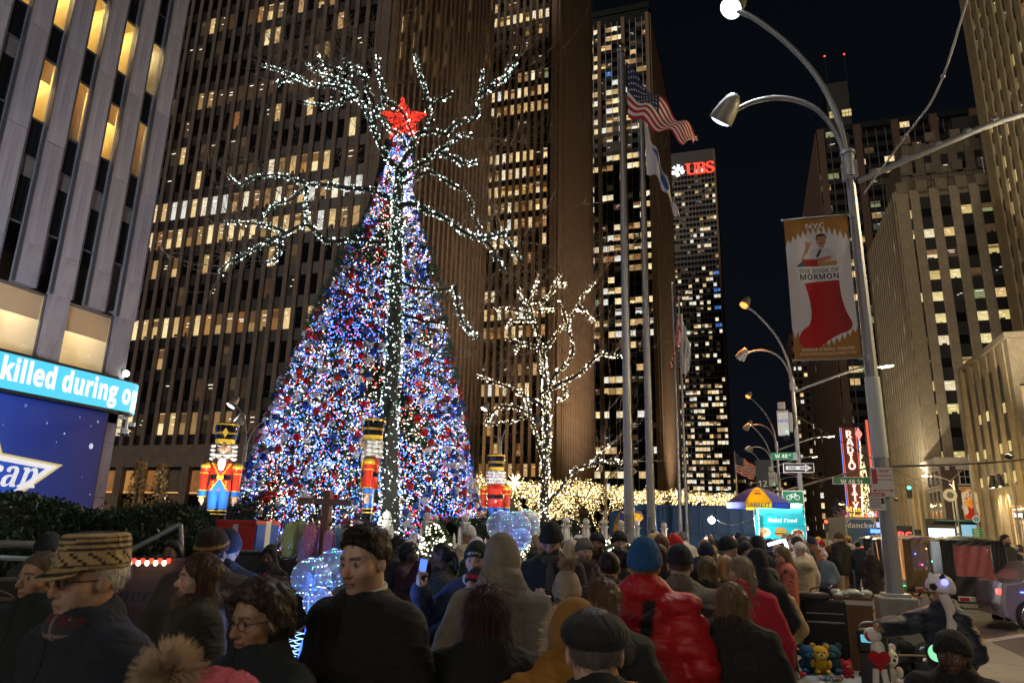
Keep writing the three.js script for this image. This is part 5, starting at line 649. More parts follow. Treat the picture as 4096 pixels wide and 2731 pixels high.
{ // picket fence, every picket its own
  const g = thing('picket_fence', 'white scalloped picket fence with ball-topped posts before the Christmas tree', 'fence'), P0 = at(386, 525, 15.2).setY(0), P1 = at(566, 525, 17.6).setY(0), P2 = at(664, 527, 23).setY(0), wm = mat([.70, .68, .66], .5);
  const pk = shapeGeo([[-.036, 0], [.036, 0], [.036, .9], [0, 1], [-.036, .9]], .022), post = merge([bx(.13, 1.86, .13, 0, .93, 0), bx(.18, .05, .18, 0, 1.88, 0), sp(.09, 0, 1.99, 0)]); let cnt = 0;
  for (const [a, b, n] of [[P0, P1, 5], [P1, P2, 6]]) { const d = b.clone().sub(a), ry = -Math.atan2(d.z, d.x), L = d.length() / n; for (let s = 0; s <= n; s++) { const p = a.clone().addScaledVector(d, s / n), o = obj('post', post, wm, g); o.position.copy(p); o.rotation.y = ry; if (s === n) break; const m = Math.floor(L / .125);
    for (let i = 1; i < m; i++) { const t = i / m, top = 2.02 - .46 * Math.sin(t * PI), q = a.clone().addScaledVector(d, (s + t) / n), k = obj('picket', pk, wm, g); k.position.copy(q).setY(.55); k.rotation.y = ry; k.scale.y = top - .55; cnt++; }
    const c = a.clone().addScaledVector(d, (s + .5) / n); for (const y of [.75, 1.40]) obj('rail', bx(L - .1, .09, .035, c.x, y, c.z - .03, ry), wm, g); obj('lattice', bx(L - .1, .5, .02, c.x, .42, c.z - .02, ry), wm, g); } }
  const gar = (label, u, v, D, w, h, n) => { const p = at(u, v, D), o = thing('garland', label, 'garland', p), pts = [], L = []; for (let i = 0; i < n; i++) { const a = R() * 7, q = Math.sqrt(R()); pts.push(V(Math.cos(a) * q * w, Math.sin(a) * q * h - h * .4 * Math.abs(Math.cos(a) * q), (R() - .3) * .2)); if (i % 9 === 0) L.push(pts.at(-1).clone().add(V(0, 0, .1))); } leaves(o, pts, .10, [.03, .07, .03], 'sprigs'); bulbs('string_lights', L, .016, WARMB, o); obj('wire', new THREE.TorusGeometry(w * .6, .02, 5, 20).scale(1, h / w, 1), bark, o); };
  gar('lit green garland hanging on the white fence right of the trunk', 437, 541, 14.4, .34, .42, 900); gar('small lit garland low on the fence beside the pointing man', 463, 560, 12.5, .28, .22, 420); gar('small lit garland at the fence post right of the grey hood', 520, 545, 14, .3, .2, 420); gar('lit garland on the fence left of the thick nearer flagpole', 617, 549, 15, .4, .3, 600); gar('lit garland below the cotton candy rack', 363, 532, 12, .5, .15, 400);
}
function nutcracker(label, p, H, ry, back) {
  const g = thing('nutcracker', label, 'nutcracker statue', p, ry), s = H / 795, y = (q) => (860 - q) * s, w = (q) => q * s;
  const red = mat([.62, .035, .015], .22, 0, { physical: true, clearcoat: .6 }), blue = mat([.025, .14, .62], .25, 0, { physical: true, clearcoat: .6 }), gold = mat([.80, .52, .05], .3, .2), blk = mat([.008, .008, .014], .12, 0, { physical: true, clearcoat: 1 }), skin = mat([.74, .52, .40], .4), white = mat([.78, .78, .80], .35), navy = mat([.01, .03, .16], .3);
  const el = (a, b, h, cx = 0, cyy = 0, cz = 0, n = 24) => new THREE.CylinderGeometry(w(b), w(a), w(h), n, 1).translate(cx, cyy, cz);
  obj('hat', [lathe([[0, y(150)], [w(70), y(228)], [w(88), y(90)], [w(70), y(72)], [0, y(64)]].map(([a, b], i) => i ? [a, b] : [w(70), y(228)]))], blk, g); obj('hat_band', [el(72, 74, 32, 0, y(213)), el(90, 90, 12, 0, y(88)), el(81, 81.5, 4, 0, y(148)), el(80, 80.5, 4, 0, y(158))], gold, g);
  obj('hat_badge', T(shapeGeo([[0, w(40)], [w(20), 0], [0, -w(40)], [-w(20), 0]], w(6)), 0, y(150), w(78)), gold, g);
  obj('head', [new THREE.SphereGeometry(w(66), 22, 16).scale(1, 1.15, .95).translate(0, y(290), 0)], skin, g); obj('nose', T(rb(w(17), w(52), w(34), w(6)), 0, y(258), w(68)), mat([.42, .22, .12], .5), g);
  for (const q of [-1, 1]) { obj('eye', [sp(w(11), q * w(32), y(246), w(56), 1.2, .8, .6)], white, g); obj('pupil', sp(w(6), q * w(32), y(246), w(64)), mat([.02, .09, .10], .2), g); obj('eyebrow', T(rb(w(34), w(5), w(8), w(2)), q * w(34), y(231), w(56), 0, 0, -q * .15), mat([.55, .5, .45], .5), g); }
  obj('moustache', [sp(w(34), -w(28), y(318), w(52), 1, .5, .6), sp(w(34), w(28), y(318), w(52), 1, .5, .6)], white, g); obj('mouth', rb(w(40), w(16), w(20), w(4), 0, y(334), w(52)), mat([.55, .12, .10], .4), g); obj('beard', [lathe([[0, y(440)], [w(20), y(425)], [w(30), y(380)], [w(30), y(336)], [0, y(336)]], 16).scale(1, 1, .6).translate(0, 0, w(58))], white, g);
  const curl = []; for (let j = 0; j < 4; j++) { const Y = y(248 + j * 31); for (const q of [-1, 1]) for (let i = 0; i < 3; i++) { const a = .35 + i * .62; curl.push(new THREE.SphereGeometry(w(27), 12, 8).scale(1, .62, 1).translate(q * w(72) * Math.cos(a - .35), Y, -w(70) * Math.sin(a - .35) + w(10))); } } obj('hair', curl, white, g);
  obj('torso', [lathe([[0, y(580)], [w(84), y(578)], [w(74), y(500)], [w(80), y(420)], [w(84), y(380)], [w(40), y(356)], [0, y(352)]], 26).scale(1, 1, .8)], red, g); obj('belt', new THREE.CylinderGeometry(w(77), w(78), w(36), 26).scale(1, 1, .82).translate(0, y(480), 0), blk, g); obj('buckle', rb(w(48), w(34), w(14), w(5), 0, y(482), w(62)), gold, g);
  if (!back) { obj('shirt_front', [T(shapeGeo([[-w(26), 0], [w(26), 0], [0, -w(86)]], w(6)), 0, y(372), w(62))], blue, g); obj('coat_tail', T(shapeGeo([[0, w(60)], [w(48), -w(28)], [-w(48), -w(28)]], w(8)), 0, y(552), w(58)), blue, g); for (const q of [-1, 1]) { obj('gold_braid', [bar(V(q * w(66), y(376), w(52)), V(q * w(12), y(462), w(67)), w(5)), bar(V(q * w(10), y(500), w(66)), V(q * w(58), y(576), w(52)), w(4)), ...[0, 1, 2, 3].map((i) => bar(V(q * w(58 - i * 7), y(380 + i * 18), w(56)), V(q * w(34 - i * 2), y(396 + i * 18), w(66)), w(3)))], gold, g); for (let i = 0; i < 3; i++) obj('button', sp(w(7), q * w(46), y(515 + i * 22), w(56)), gold, g); } }
  for (const q of [-1, 1]) { const X = q * w(116); obj('arm', [new THREE.CylinderGeometry(w(33), w(26), w(170), 16).translate(X, y(500), 0), sp(w(40), q * w(108), y(410), 0, 1, 1, .9)], red, g); obj('epaulette', [sp(w(42), q * w(110), y(400), 0, 1.0, .75, 1)], gold, g); obj('cuff', [new THREE.CylinderGeometry(w(31), w(31), w(38), 16).translate(X, y(602), 0)], blue, g); obj('cuff_band', [el(32, 32, 7, X, y(578)), el(32, 32, 7, X, y(624)), el(34, 34, 8, X, y(452))], gold, g);
    obj('hand', [sp(w(22), X, y(645), 0, .9, 1.1, .8), ...[0, 1, 2, 3].map((i) => bar(V(X, y(655), w(14 - i * 9)), V(X - q * w(9), y(686 - (i === 3 ? 6 : 0)), w(13 - i * 9)), w(7), w(6), 6)), bar(V(X - q * w(8), y(642), w(16)), V(X - q * w(15), y(668), w(22)), w(7), w(5), 6)], skin, g);
    obj('leg', new THREE.CylinderGeometry(w(40), w(34), w(150), 18).translate(q * w(36), y(640), 0), blue, g); obj('boot', [new THREE.CylinderGeometry(w(33), w(38), w(145), 18).translate(q * w(34), y(785), 0), sp(w(42), q * w(34), y(840), w(22), .85, .5, 1.4)], blk, g); obj('boot_band', [el(37, 37, 8, q * w(34), y(722)), el(37, 37, 8, q * w(34), y(748))], gold, g); }
  obj('plinth', rb(w(190), w(50) + .0, w(150), .02, 0, -w(25), 0), M.darkMetal, g); return g;
}
{ const place = (u, v0, v1, D, label, ry, back) => { const a = at(u, v0, D), b = at(u, v1, D); return nutcracker(label, V(b.x, b.y, b.z), a.y - b.y, ry, back); };
  const n1 = place(214, 421, 529, 18.5, 'red and blue nutcracker facing forward, left of the Christmas tree', .62); place(366, 417, 528, 17.4, 'red and blue nutcracker seen in profile before the Christmas tree', -1.15); place(494, 453, 537, 26, 'red nutcracker seen from behind with curly white hair, right of tree', PI + .35, true);
  [[209, 548, 16.8, 60], [352, 545, 13.4, 70], [505, 535, 22, 60]].forEach(([u, v, D, I], i) => { const p = at(u, v, D), tgt = at([214, 366, 494][i], 470, [18.5, 17.4, 26][i]); const g = thing('spotlight', ['ground spotlight aimed at the left nutcracker', 'ground spotlight aimed at the profile nutcracker', 'ground spotlight aimed at the rear nutcracker'][i], 'lamp', p, 0, 'ground spotlights'), d = tgt.clone().sub(p).normalize(), q = new THREE.Quaternion().setFromUnitVectors(V(0, 0, 1), d); obj('housing', cy(.08, .1, .2, 0, 0, 0).rotateX(PI / 2).translate(0, 0, -.12), M.darkMetal, g).quaternion.copy(q); obj('lens', cy(.075, .075, .02).rotateX(PI / 2), emit([1, .97, .9], 6), g).quaternion.copy(q); obj('stake', cy(.02, .02, p.y, 0, -p.y / 2, -.1, 6), M.darkMetal, g); const s = new THREE.SpotLight(new THREE.Color(1, .95, .86), I, 0, .42, .7, 2); s.position.copy(d.clone().multiplyScalar(.05)); s.target.position.copy(d.clone().multiplyScalar(5)); s.castShadow = true; s.shadow.radius = 4; g.add(s, s.target); }); }
{ // planter walls, hoardings, rails, gift
  struct('planter_wall', [bx(.4, .62, 14, -4, .31, 0)].map((g) => T(g, -7.5, 0, -14.9, 0)), mat([.05, .048, .046], .5, 0, { map: stoneTex }));
  const p = at(247, 536, 11.6), gf = thing('gift_box', 'huge gift box, red and white front, blue sides, below the left nutcracker', 'gift box', [p.x, 0, p.z], .12), red = mat([.60, .02, .02], .35), blu = mat([.02, .10, .55], .25, .2); obj('box', [rb(.62, 1.2, .05, .01, -.30, 1.17, .34), rb(.62, 1.2, .05, .01, .33, 1.17, .34)], red, gf); obj('box_side', rb(.05, 1.2, .66, .01, .66, 1.17, .02), blu, gf); obj('box_back', [rb(1.25, 1.2, .05, .01, .02, 1.17, -.3), rb(.05, 1.2, .66, .01, -.62, 1.17, .02)], blu, gf); obj('lid', rb(1.34, .06, .74, .01, .02, 1.79, .02), red, gf); obj('ribbon', [rb(.17, 1.26, .06, .01, .01, 1.18, .345), rb(.06, 1.26, .16, .01, .665, 1.18, .02)], M.white, gf); obj('stand', bx(1.2, .56, .6, 0, .28, 0), M.darkMetal, gf); gf.scale.set(.5, 1, .92);
  const c = at(270, 548, 9.4), k = thing('counter_box', 'plain dark grey stage box in front of the gift box', 'box', [c.x, 0, c.z], .5); obj('panel', rb(.72, 1.42, .5, .01, 0, .72, 0), mat([.045, .043, .042], .7, 0, { map: stoneTex }), k); obj('edge', rb(.74, .03, .52, .008, 0, 1.45, 0), M.darkMetal, k);
  const rail = (label, pts, r, D) => { const g = thing('handrail', label, 'handrail'); const P = pts.map(([u, v]) => at(u, v, D)); for (let i = 0; i < P.length - 1; i++) obj('rail', bar(P[i], P[i + 1], r, r, 8), M.metal, g); return [g, P]; };
  { const [g, P] = rail('silver angled handrail in front of the rounded shrub', [[118, 556], [180.5, 523.5], [181.5, 545]], .03, 10.2); obj('post', bar(P[2], P[2].clone().setY(0), .03), M.metal, g); obj('post', bar(P[0], P[0].clone().setY(0), .03), M.metal, g); }
  { const [g, P] = rail('second silver handrail rising beside the gift box', [[262, 556], [287, 534]], .025, 10.8); obj('post', bar(P[1], P[1].clone().setY(0), .025), M.metal, g); }
  { const [g, P] = rail('pale flat rail at the left edge behind the dark beanies', [[-8, 543], [75, 545]], .035, 8.5); obj('post', bar(P[1], P[1].clone().setY(0), .03), M.metal, g); obj('shelf', bx(1.2, .02, .3, (P[0].x + P[1].x) / 2, P[0].y - .12, P[0].z), M.metal, g); }
  const hoard = (label, u, v, D, ry, w, h, dark) => { const q = at(u, v, D), g = thing('hoarding', label, 'hoarding', [q.x, q.y - h, q.z], ry); const t = canvasTex(512, Math.round(512 * h / w), (x, W, H) => { x.fillStyle = dark ? '#241a16' : '#4a3b32'; x.fillRect(0, 0, W, H); txt(x, '#AllAmericanChristmas', W * .42, H * .2, 30, dark ? '#8a7b6e' : '#3a2a24'); txt(x, 'American', W * .5, H * .62, 92, dark ? '#b3a698' : '#2b2530', 'center', 'serif', 'italic bold'); txt(x, 'CHRISTMAS', W * .5, H * .85, 62, dark ? '#b3a698' : '#5a1c1c'); x.strokeStyle = dark ? '#8f8376' : '#3c3038'; x.lineWidth = 6; x.beginPath(); x.arc(W * .5, H * .5, H * .42, PI * 1.1, PI * 1.9); x.stroke(); });
    obj('panel', rb(w, h, .05, .01, 0, h / 2, 0), mat([.12, .1, .09], .7), g); obj('print', new THREE.PlaneGeometry(w - .04, h - .04).translate(0, h / 2, .03), new THREE.MeshStandardMaterial({ map: t, roughness: .6 }), g); obj('foot', [bx(.06, q.y - h + .02, .06, -w * .4, -(q.y - h) / 2, 0), bx(.06, q.y - h + .02, .06, w * .4, -(q.y - h) / 2, 0)], M.darkMetal, g); return [g, q]; };
  const [hg, hq] = hoard('brown printed hoarding with red and white bulbs along its top', 150, 557, 7.6, .5, .95, .62, false); hoard('dark printed hoarding at the left picture edge with pale lettering', -8, 577, 5.6, .7, .62, .6, true); hoard('brown printed hoarding left of the curly haired woman, partly hidden', 112, 562, 8.2, .6, .9, .6, true);
  const ls = thing('bulb_string', 'string of red and white festoon bulbs along the brown hoarding', 'string lights'), P = []; for (let i = 0; i <= 10; i++) P.push(at(126 + i * 4.3, 556 + 2.2 * Math.abs(Math.sin(i * 1.57)) , 7.45)); obj('wire', tube(P, .006, 4), M.rubber, ls); P.forEach((q, i) => { obj('bulb', sp(.022, q.x, q.y - .035, q.z, .9, 1.2, .9), i % 2 ? emit([1, .85, .5], 5) : emit([1, .04, .02], 3), ls); obj('socket', cy(.012, .012, .03, q.x, q.y - .008, q.z, 6), M.rubber, ls); });
}
{ // cotton candy rack
  const D = 7.4, a = at(297, 496.5, D), b = at(352, 505.5, D), c = at(326.5, 500, D), g = thing('candy_rack', 'brown wooden rack on a pole holding hanging candy bags', 'rack'); obj('bar', [T(rb(a.distanceTo(b), .06, .06, .008), (a.x + b.x) / 2, (a.y + b.y) / 2, (a.z + b.z) / 2, .33, 0, -.03)], M.wood, g); obj('pole', rb(.075, c.y + .1, .07, .008, c.x, (c.y + .1) / 2, c.z - .02), M.wood, g); obj('foot', [rb(.7, .06, .08, .01, c.x, .03, c.z), rb(.08, .06, .7, .01, c.x, .07, c.z)], M.wood, g);
  const film = mat([1, 1, 1], .05, 0, { physical: true, transmission: 1, thickness: 0, ior: 1.4 });
  const bagG = lathe([[0, -.2], [.05, -.198], [.078, -.17], [.08, 0], [.075, .13], [.05, .17], [.012, .19], [.03, .23]], 16), tieG = sp(.02, 0, .195, 0, 1.4, .7, 1.4, 8); const knot = []; for (let i = 0; i < 7; i++) knot.push(bar(V(0, .2, 0), V((R() - .5) * .12, .2 + R() * .06, (R() - .5) * .12), .012, .004, 4));
  const cands = [[289.5, 537, [.55, .58, .16], 'yellow-green', 1], [299, 534, [.6, .62, .22], 'pale lime', 1.0], [309.5, 537, [.80, .28, .36], 'rose pink', 1.0], [319, 538, [.85, .34, .38], 'salmon pink', .98], [329, 543, [.75, .35, .55], 'lilac pink', .9], [337, 541, [.18, .50, .62], 'turquoise blue', .95], [347, 541, [.80, .36, .46], 'dusty pink', .92], [357, 532, [.62, .45, .48], 'greyish pink', .85], [304, 547, [.55, .35, .6], 'violet', .8]];
  const blueEnd = mat([.20, .30, .75], .9);
  cands.forEach(([u, v, col, cn, s], i) => { const p = at(u, v, D + (i % 2) * .12 - .05), t = thing('candy_bag', `clear bag of ${cn} cotton candy hanging on the wooden rack`, 'candy bag', p, i, 'cotton candy bags on the rack'); t.scale.setScalar(s); obj('bag', bagG, film, t); const pts = lathe([[0, -.185], [.055, -.18], [.068, -.1], [.066, .05], [.055, .12], [0, .15]], 14); obj('candy', pts, mat(col, .95, 0, { bumpMap: grainTex, bumpScale: .02 }), t); obj('tie', [tieG, ...knot], mat([.18, .05, .03], .7), t); obj('string', bar(V(0, .2, 0), V((312 + i * 4 - u) * .002, (a.y - .02 - p.y) / s, 0), .0035, .0035, 4), M.white, t); });
}
{ // clear balloons wound with little lights
  const skinM = mat([.8, .85, 1], .35, 0, { physical: true, transmission: .88, thickness: 0, ior: 1.4 }); const print = [[.75, .45, .62], [.55, .5, .75], [.85, .6, .3], [.3, .45, .75]];
  const balloon = (label, u, v, D, r, tip, seed, blue) => { const p = at(u, v, D), g = thing('balloon', label, 'balloon', p), q = rng(seed); obj('skin', new THREE.SphereGeometry(r, 28, 20).scale(1, .96, 1), skinM, g); const pts = [[], [], []]; for (let i = 0; i < 150; i++) { const t = i / 150, a = t * 44, y = Math.cos(t * PI), s = Math.sqrt(1 - y * y); if (q() < .6) pts[Math.floor(q() * (blue ? 2.2 : 3))].push(V(Math.cos(a) * s * r * .985, y * r * .95, Math.sin(a) * s * r * .985)); } bulbs('blue_lights', pts[0], .0045, emit([.05, .16, 1], 5), g); bulbs('white_lights', pts[1], .004, emit([.7, .85, 1], 5), g); bulbs('green_lights', pts[2], .004, emit([.1, 1, .45], 6), g);
    const blob = []; for (let i = 0; i < 5; i++) { const a = q() * 7, k = r * .45 * q(); blob.push(sp(r * (.10 + .13 * q()), Math.cos(a) * k, Math.sin(a) * k - r * .1, r * .2, 1, 1, .12, 10)); } obj('inner_print', blob, mat(print[seed % 4], .7), g); obj('stick', [bar(V(0, -r * .95, 0), V(tip[0], tip[1], tip[2]), .008)], mat([.75, .8, .9], .2, 0, { physical: true, transmission: .6, thickness: 0 }), g); obj('cup', new THREE.CylinderGeometry(.04, .012, .05, 10).translate(0, -r * 1.0, 0), mat([.7, .75, .85], .2), g); };
  balloon('clear light-up balloon, lower left of the pair beside the dark coat man', 311, 577, 6.4, .165, [.06, -.95, .1], 3, 1); balloon('clear light-up balloon with colourful patches, upper right of that pair', 334, 567, 6.6, .165, [-.1, -.95, 0], 6, 0);
  balloon('small low light-up balloon half hidden behind the dark coat man', 318, 601, 6.2, .12, [.02, -.6, 0], 8, 1);
  balloon('clear light-up balloon, left one of the cluster by the fence', 502, 525, 9.2, .2, [.2, -.75, 0], 12, 0); balloon('clear light-up balloon with pink patches, middle of the fence cluster', 515, 527, 9, .2, [0, -.7, 0], 16, 0); balloon('clear light-up balloon, top right of the fence cluster', 525, 523, 9.4, .19, [-.15, -.7, 0], 21, 0); balloon('clear light-up balloon, lowest of the fence cluster', 521, 538, 8.9, .13, [-.05, -.5, 0], 25, 1);
  const p = at(313, 640, 5.6), g = thing('toy_cart', 'heap of blue glowing light sticks and toys beside the dark coat man', 'toy cart', p.setY(0)), q = rng(5); obj('bin', [rb(.5, .65, .45, .04, 0, .4, 0)], mat([.05, .06, .12], .5), g); const em = [emit([.02, .10, 1], 2.6), emit([.35, .62, 1], 2.2), emit([.06, .2, 1], 2.6), emit([1, .05, .12], 1.6)];
  for (let i = 0; i < 34; i++) { const a = q() * 7, k = .24 * Math.sqrt(q()), b = V(Math.cos(a) * k, .55 + .15 * q(), Math.sin(a) * k), e = b.clone().add(V((q() - .5) * .35, .15 + q() * .42, (q() - .5) * .3)); obj('light_stick', bar(b, e, .006 + .007 * q(), .006, 6), em[q() < .08 ? 3 : Math.floor(q() * 3)], g); }
  for (let i = 0; i < 3; i++) { const pts = []; for (let t = 0; t <= 30; t++) pts.push([.035 * Math.cos(t * .9), t * .005, .035 * Math.sin(t * .9)]); obj('spring_toy', T(tube(pts, .003, 4, 70), -.15 + i * .06, .82 + .05 * (i % 3), .12), em[1], g); } for (let i = 0; i < 10; i++) obj('wrapped_toy', T(sp(.05 + .03 * q(), (q() - .5) * .42, .72 + q() * .1, (q() - .2) * .3, 1, .8, 1, 8)), i % 2 ? mat([.6, .65, .8], .15) : skinM, g);
  const L = new THREE.PointLight(new THREE.Color(.15, .35, 1), 2.6); L.position.set(.0, 1.28, .1); L.castShadow = true; L.shadow.radius = 8; g.add(L);
}
// ---------------------------------------------------------------- people
function nets(f, lo, hi, c, col) { // surface of f = 0 on a grid, one smooth indexed sheet
  const n = [0, 1, 2].map((k) => Math.max(3, Math.ceil((hi[k] - lo[k]) / c) + 1)), [nx, ny, nz] = n, S = new Float32Array(nx * ny * nz), sx = 1, sy = nx, sz = nx * ny;
  for (let k = 0, i = 0; k < nz; k++) for (let j = 0; j < ny; j++) for (let q = 0; q < nx; q++, i++) S[i] = f(lo[0] + q * c, lo[1] + j * c, lo[2] + k * c);
  const id = new Int32Array(S.length).fill(-1), p = [], ix = [], cc = [], off = [0, sx, sy, sx + sy, sz, sz + sx, sz + sy, sz + sx + sy], E = [[0, 1], [2, 3], [4, 5], [6, 7], [0, 2], [1, 3], [4, 6], [5, 7], [0, 4], [1, 5], [2, 6], [3, 7]];
  for (let k = 0; k < nz - 1; k++) for (let j = 0; j < ny - 1; j++) for (let q = 0; q < nx - 1; q++) {
    const b = q + j * sy + k * sz; let m = 0; for (let t = 0; t < 8; t++) if (S[b + off[t]] < 0) m |= 1 << t; if (m === 0 || m === 255) continue;
    let x = 0, y = 0, z = 0, w = 0; for (const [a, d] of E) { const u = S[b + off[a]], v = S[b + off[d]]; if ((u < 0) === (v < 0)) continue; const t = u / (u - v); x += (a & 1) + t * ((d & 1) - (a & 1)); y += (a >> 1 & 1) + t * ((d >> 1 & 1) - (a >> 1 & 1)); z += (a >> 2) + t * ((d >> 2) - (a >> 2)); w++; }
    id[b] = p.length / 3; const P = [lo[0] + (q + x / w) * c, lo[1] + (j + y / w) * c, lo[2] + (k + z / w) * c]; p.push(...P); if (col) cc.push(...col(...P));
  }
  for (let k = 1; k < nz - 1; k++) for (let j = 1; j < ny - 1; j++) for (let q = 1; q < nx - 1; q++) { const b = q + j * sy + k * sz, s0 = S[b] < 0; for (const [d, e, g] of [[sx, sy, sz], [sy, sz, sx], [sz, sx, sy]]) { if (s0 === (S[b + d] < 0)) continue; const A = id[b - e - g], B = id[b - g], C = id[b], D = id[b - e]; if (A < 0 || B < 0 || C < 0 || D < 0) continue; if (s0) ix.push(A, B, C, A, C, D); else ix.push(A, C, B, A, D, C); } }
  const g = new THREE.BufferGeometry(); g.setAttribute('position', new THREE.Float32BufferAttribute(p, 3)); if (col) g.setAttribute('color', new THREE.Float32BufferAttribute(cc, 3)); g.setIndex(ix); g.computeVertexNormals(); return g;
}
const smin = (a, b, k) => { const h = Math.max(k - Math.abs(a - b), 0) / k; return Math.min(a, b) - h * h * k * .25; }, smax = (a, b, k) => -smin(-a, -b, k);
const ell = (x, y, z, cx, cy_, cz, a, b, c) => { const u = (x - cx), v = (y - cy_), w = (z - cz), k0 = Math.sqrt(u * u / (a * a) + v * v / (b * b) + w * w / (c * c)), k1 = Math.sqrt(u * u / (a * a * a * a) + v * v / (b * b * b * b) + w * w / (c * c * c * c)); return k1 < 1e-9 ? -Math.min(a, b, c) : k0 * (k0 - 1) / k1; };
const cap = (x, y, z, A, B, r0, r1) => { const bx_ = B[0] - A[0], by = B[1] - A[1], bz = B[2] - A[2], px = x - A[0], py = y - A[1], pz = z - A[2], h = clamp((px * bx_ + py * by + pz * bz) / (bx_ * bx_ + by * by + bz * bz)), dx = px - bx_ * h, dy = py - by * h, dz = pz - bz * h; return Math.sqrt(dx * dx + dy * dy + dz * dz) - (r0 + (r1 - r0) * h); };
const skull = (x, y, z, g = 0) => ell(x, y, z, 0, .035, -.012, .077 + g, .092 + g, .099 + g);
function headF(o) { const jw = o.f ? .056 : .062, far = o.far; return (x, y, z) => {
  let d = smin(skull(x, y, z), ell(x, y, z, 0, -.036, .020, jw, .080, .070), .03); d = smin(d, cap(x, y, z, [0, -.06, -.022], [0, -.23, -.035], o.f ? .046 : .056, o.f ? .052 : .064), .03); const ax = Math.abs(x);
  d = smin(d, ell(ax, y, z, .078, -.006, -.012, .010, .031, .019), .01); d = smin(d, cap(x, y, z, [0, .012, .082], [0, -.028, .107], .009, .0145), .014); if (far) return d;
  d = smin(d, ell(x, y, z, 0, -.098, .062, .026, .018, .020), .03); d = smin(d, ell(ax, y, z, .045, -.022, .050, .024, .022, .024), .03); d = smin(d, cap(ax, y, z, [.012, .026, .086], [.046, .024, .068], .009, .008), .02);
  d = smax(d, -ell(ax, y, z, .032, .004, .099, .021, .013, .017), .014); d = Math.min(d, ell(ax, y, z, .032, .003, .0735, .0135, .0125, .0135)); d = smin(d, cap(ax, y, z, [.018, .0125, .0855], [.045, .0105, .078], .004, .004), .005); d = smin(d, ell(ax, y, z, .012, -.034, .093, .009, .007, .010), .008);
  d = smin(d, ell(x, y, z, 0, -.0600, .0845, .024, .0055, .011), .007); d = smin(d, ell(x, y, z, 0, -.0725, .0825, .020, .0068, .011), .006); d = smax(d, -ell(x, y, z, 0, -.0665, .096, .022, .0012, .012), .002); if (o.beard) d -= .006 * sstep(-.03, -.06, y) * sstep(-.01, .03, z) * (.7 + .5 * noise(x * 160, y * 160, z * 160)); return d; }; }
function headCol(o) { const s = o.skin, b = o.brow ?? [.03, .02, .015], bd = o.beard; return (x, y, z) => { const ax = Math.abs(x), n = 1 + .10 * noise(x * 30, y * 30, z * 30) + .06 * noise(x * 110, y * 110, z * 110); let c = [s[0] * n, s[1] * n, s[2] * n]; const m = (k, q) => { c = c.map((v, i) => mix(v, q[i], k)); };
  m(.30 * sstep(.05, .02, Math.hypot(ax - .045, y + .025)) * sstep(0, .04, z), [s[0] * 1.05, s[1] * .72, s[2] * .68]); m(.4 * sstep(.022, .008, Math.hypot(x, y + .03)) * sstep(.08, .1, z), [s[0] * 1.1, s[1] * .75, s[2] * .7]); if (Math.abs(y + .066) < .013 && ax < .025 && z > .075) m(.75, o.lip ?? [s[0] * .75, s[1] * .42, s[2] * .42]); if (Math.abs(y + .0665) < .0016 && ax < .024 && z > .07) m(.8, [.03, .012, .01]);
  if (z > .06 && Math.abs(y - .0275 + (ax - .03) * (ax - .03) * 4) < .0058 && ax > .011 && ax < .052) m(.85, b); const e = Math.hypot(ax - .032, y - .003, z - .0735); if (e < .0152 && z > .08) { const q = Math.hypot(ax - .032, y - .003); c = q < .0062 ? [.012, .008, .006] : [.27, .25, .24]; if (y > .0085) c = [.02, .014, .012]; }
  m(.35 * sstep(.02, .01, Math.hypot(ax - .032, (y + .008) * 1.6)) * (z > .06), [s[0] * .55, s[1] * .5, s[2] * .5]); if (bd) { const k = sstep(-.028, -.05, y - ax * .3) * sstep(-.005, .02, z) * (y > -.125) * (Math.abs(y + .067) < .008 && ax < .02 ? .2 : 1); m(k * (bd[3] ?? .9), bd); } if (o.stubble) m(.3 * sstep(-.03, -.05, y) * sstep(0, .03, z) * (y > -.125), [.05, .045, .045]); if (o.shave) m(o.shave * sstep(.0, .03, y * .9 - z * .75 + .03), b); return c; }; }
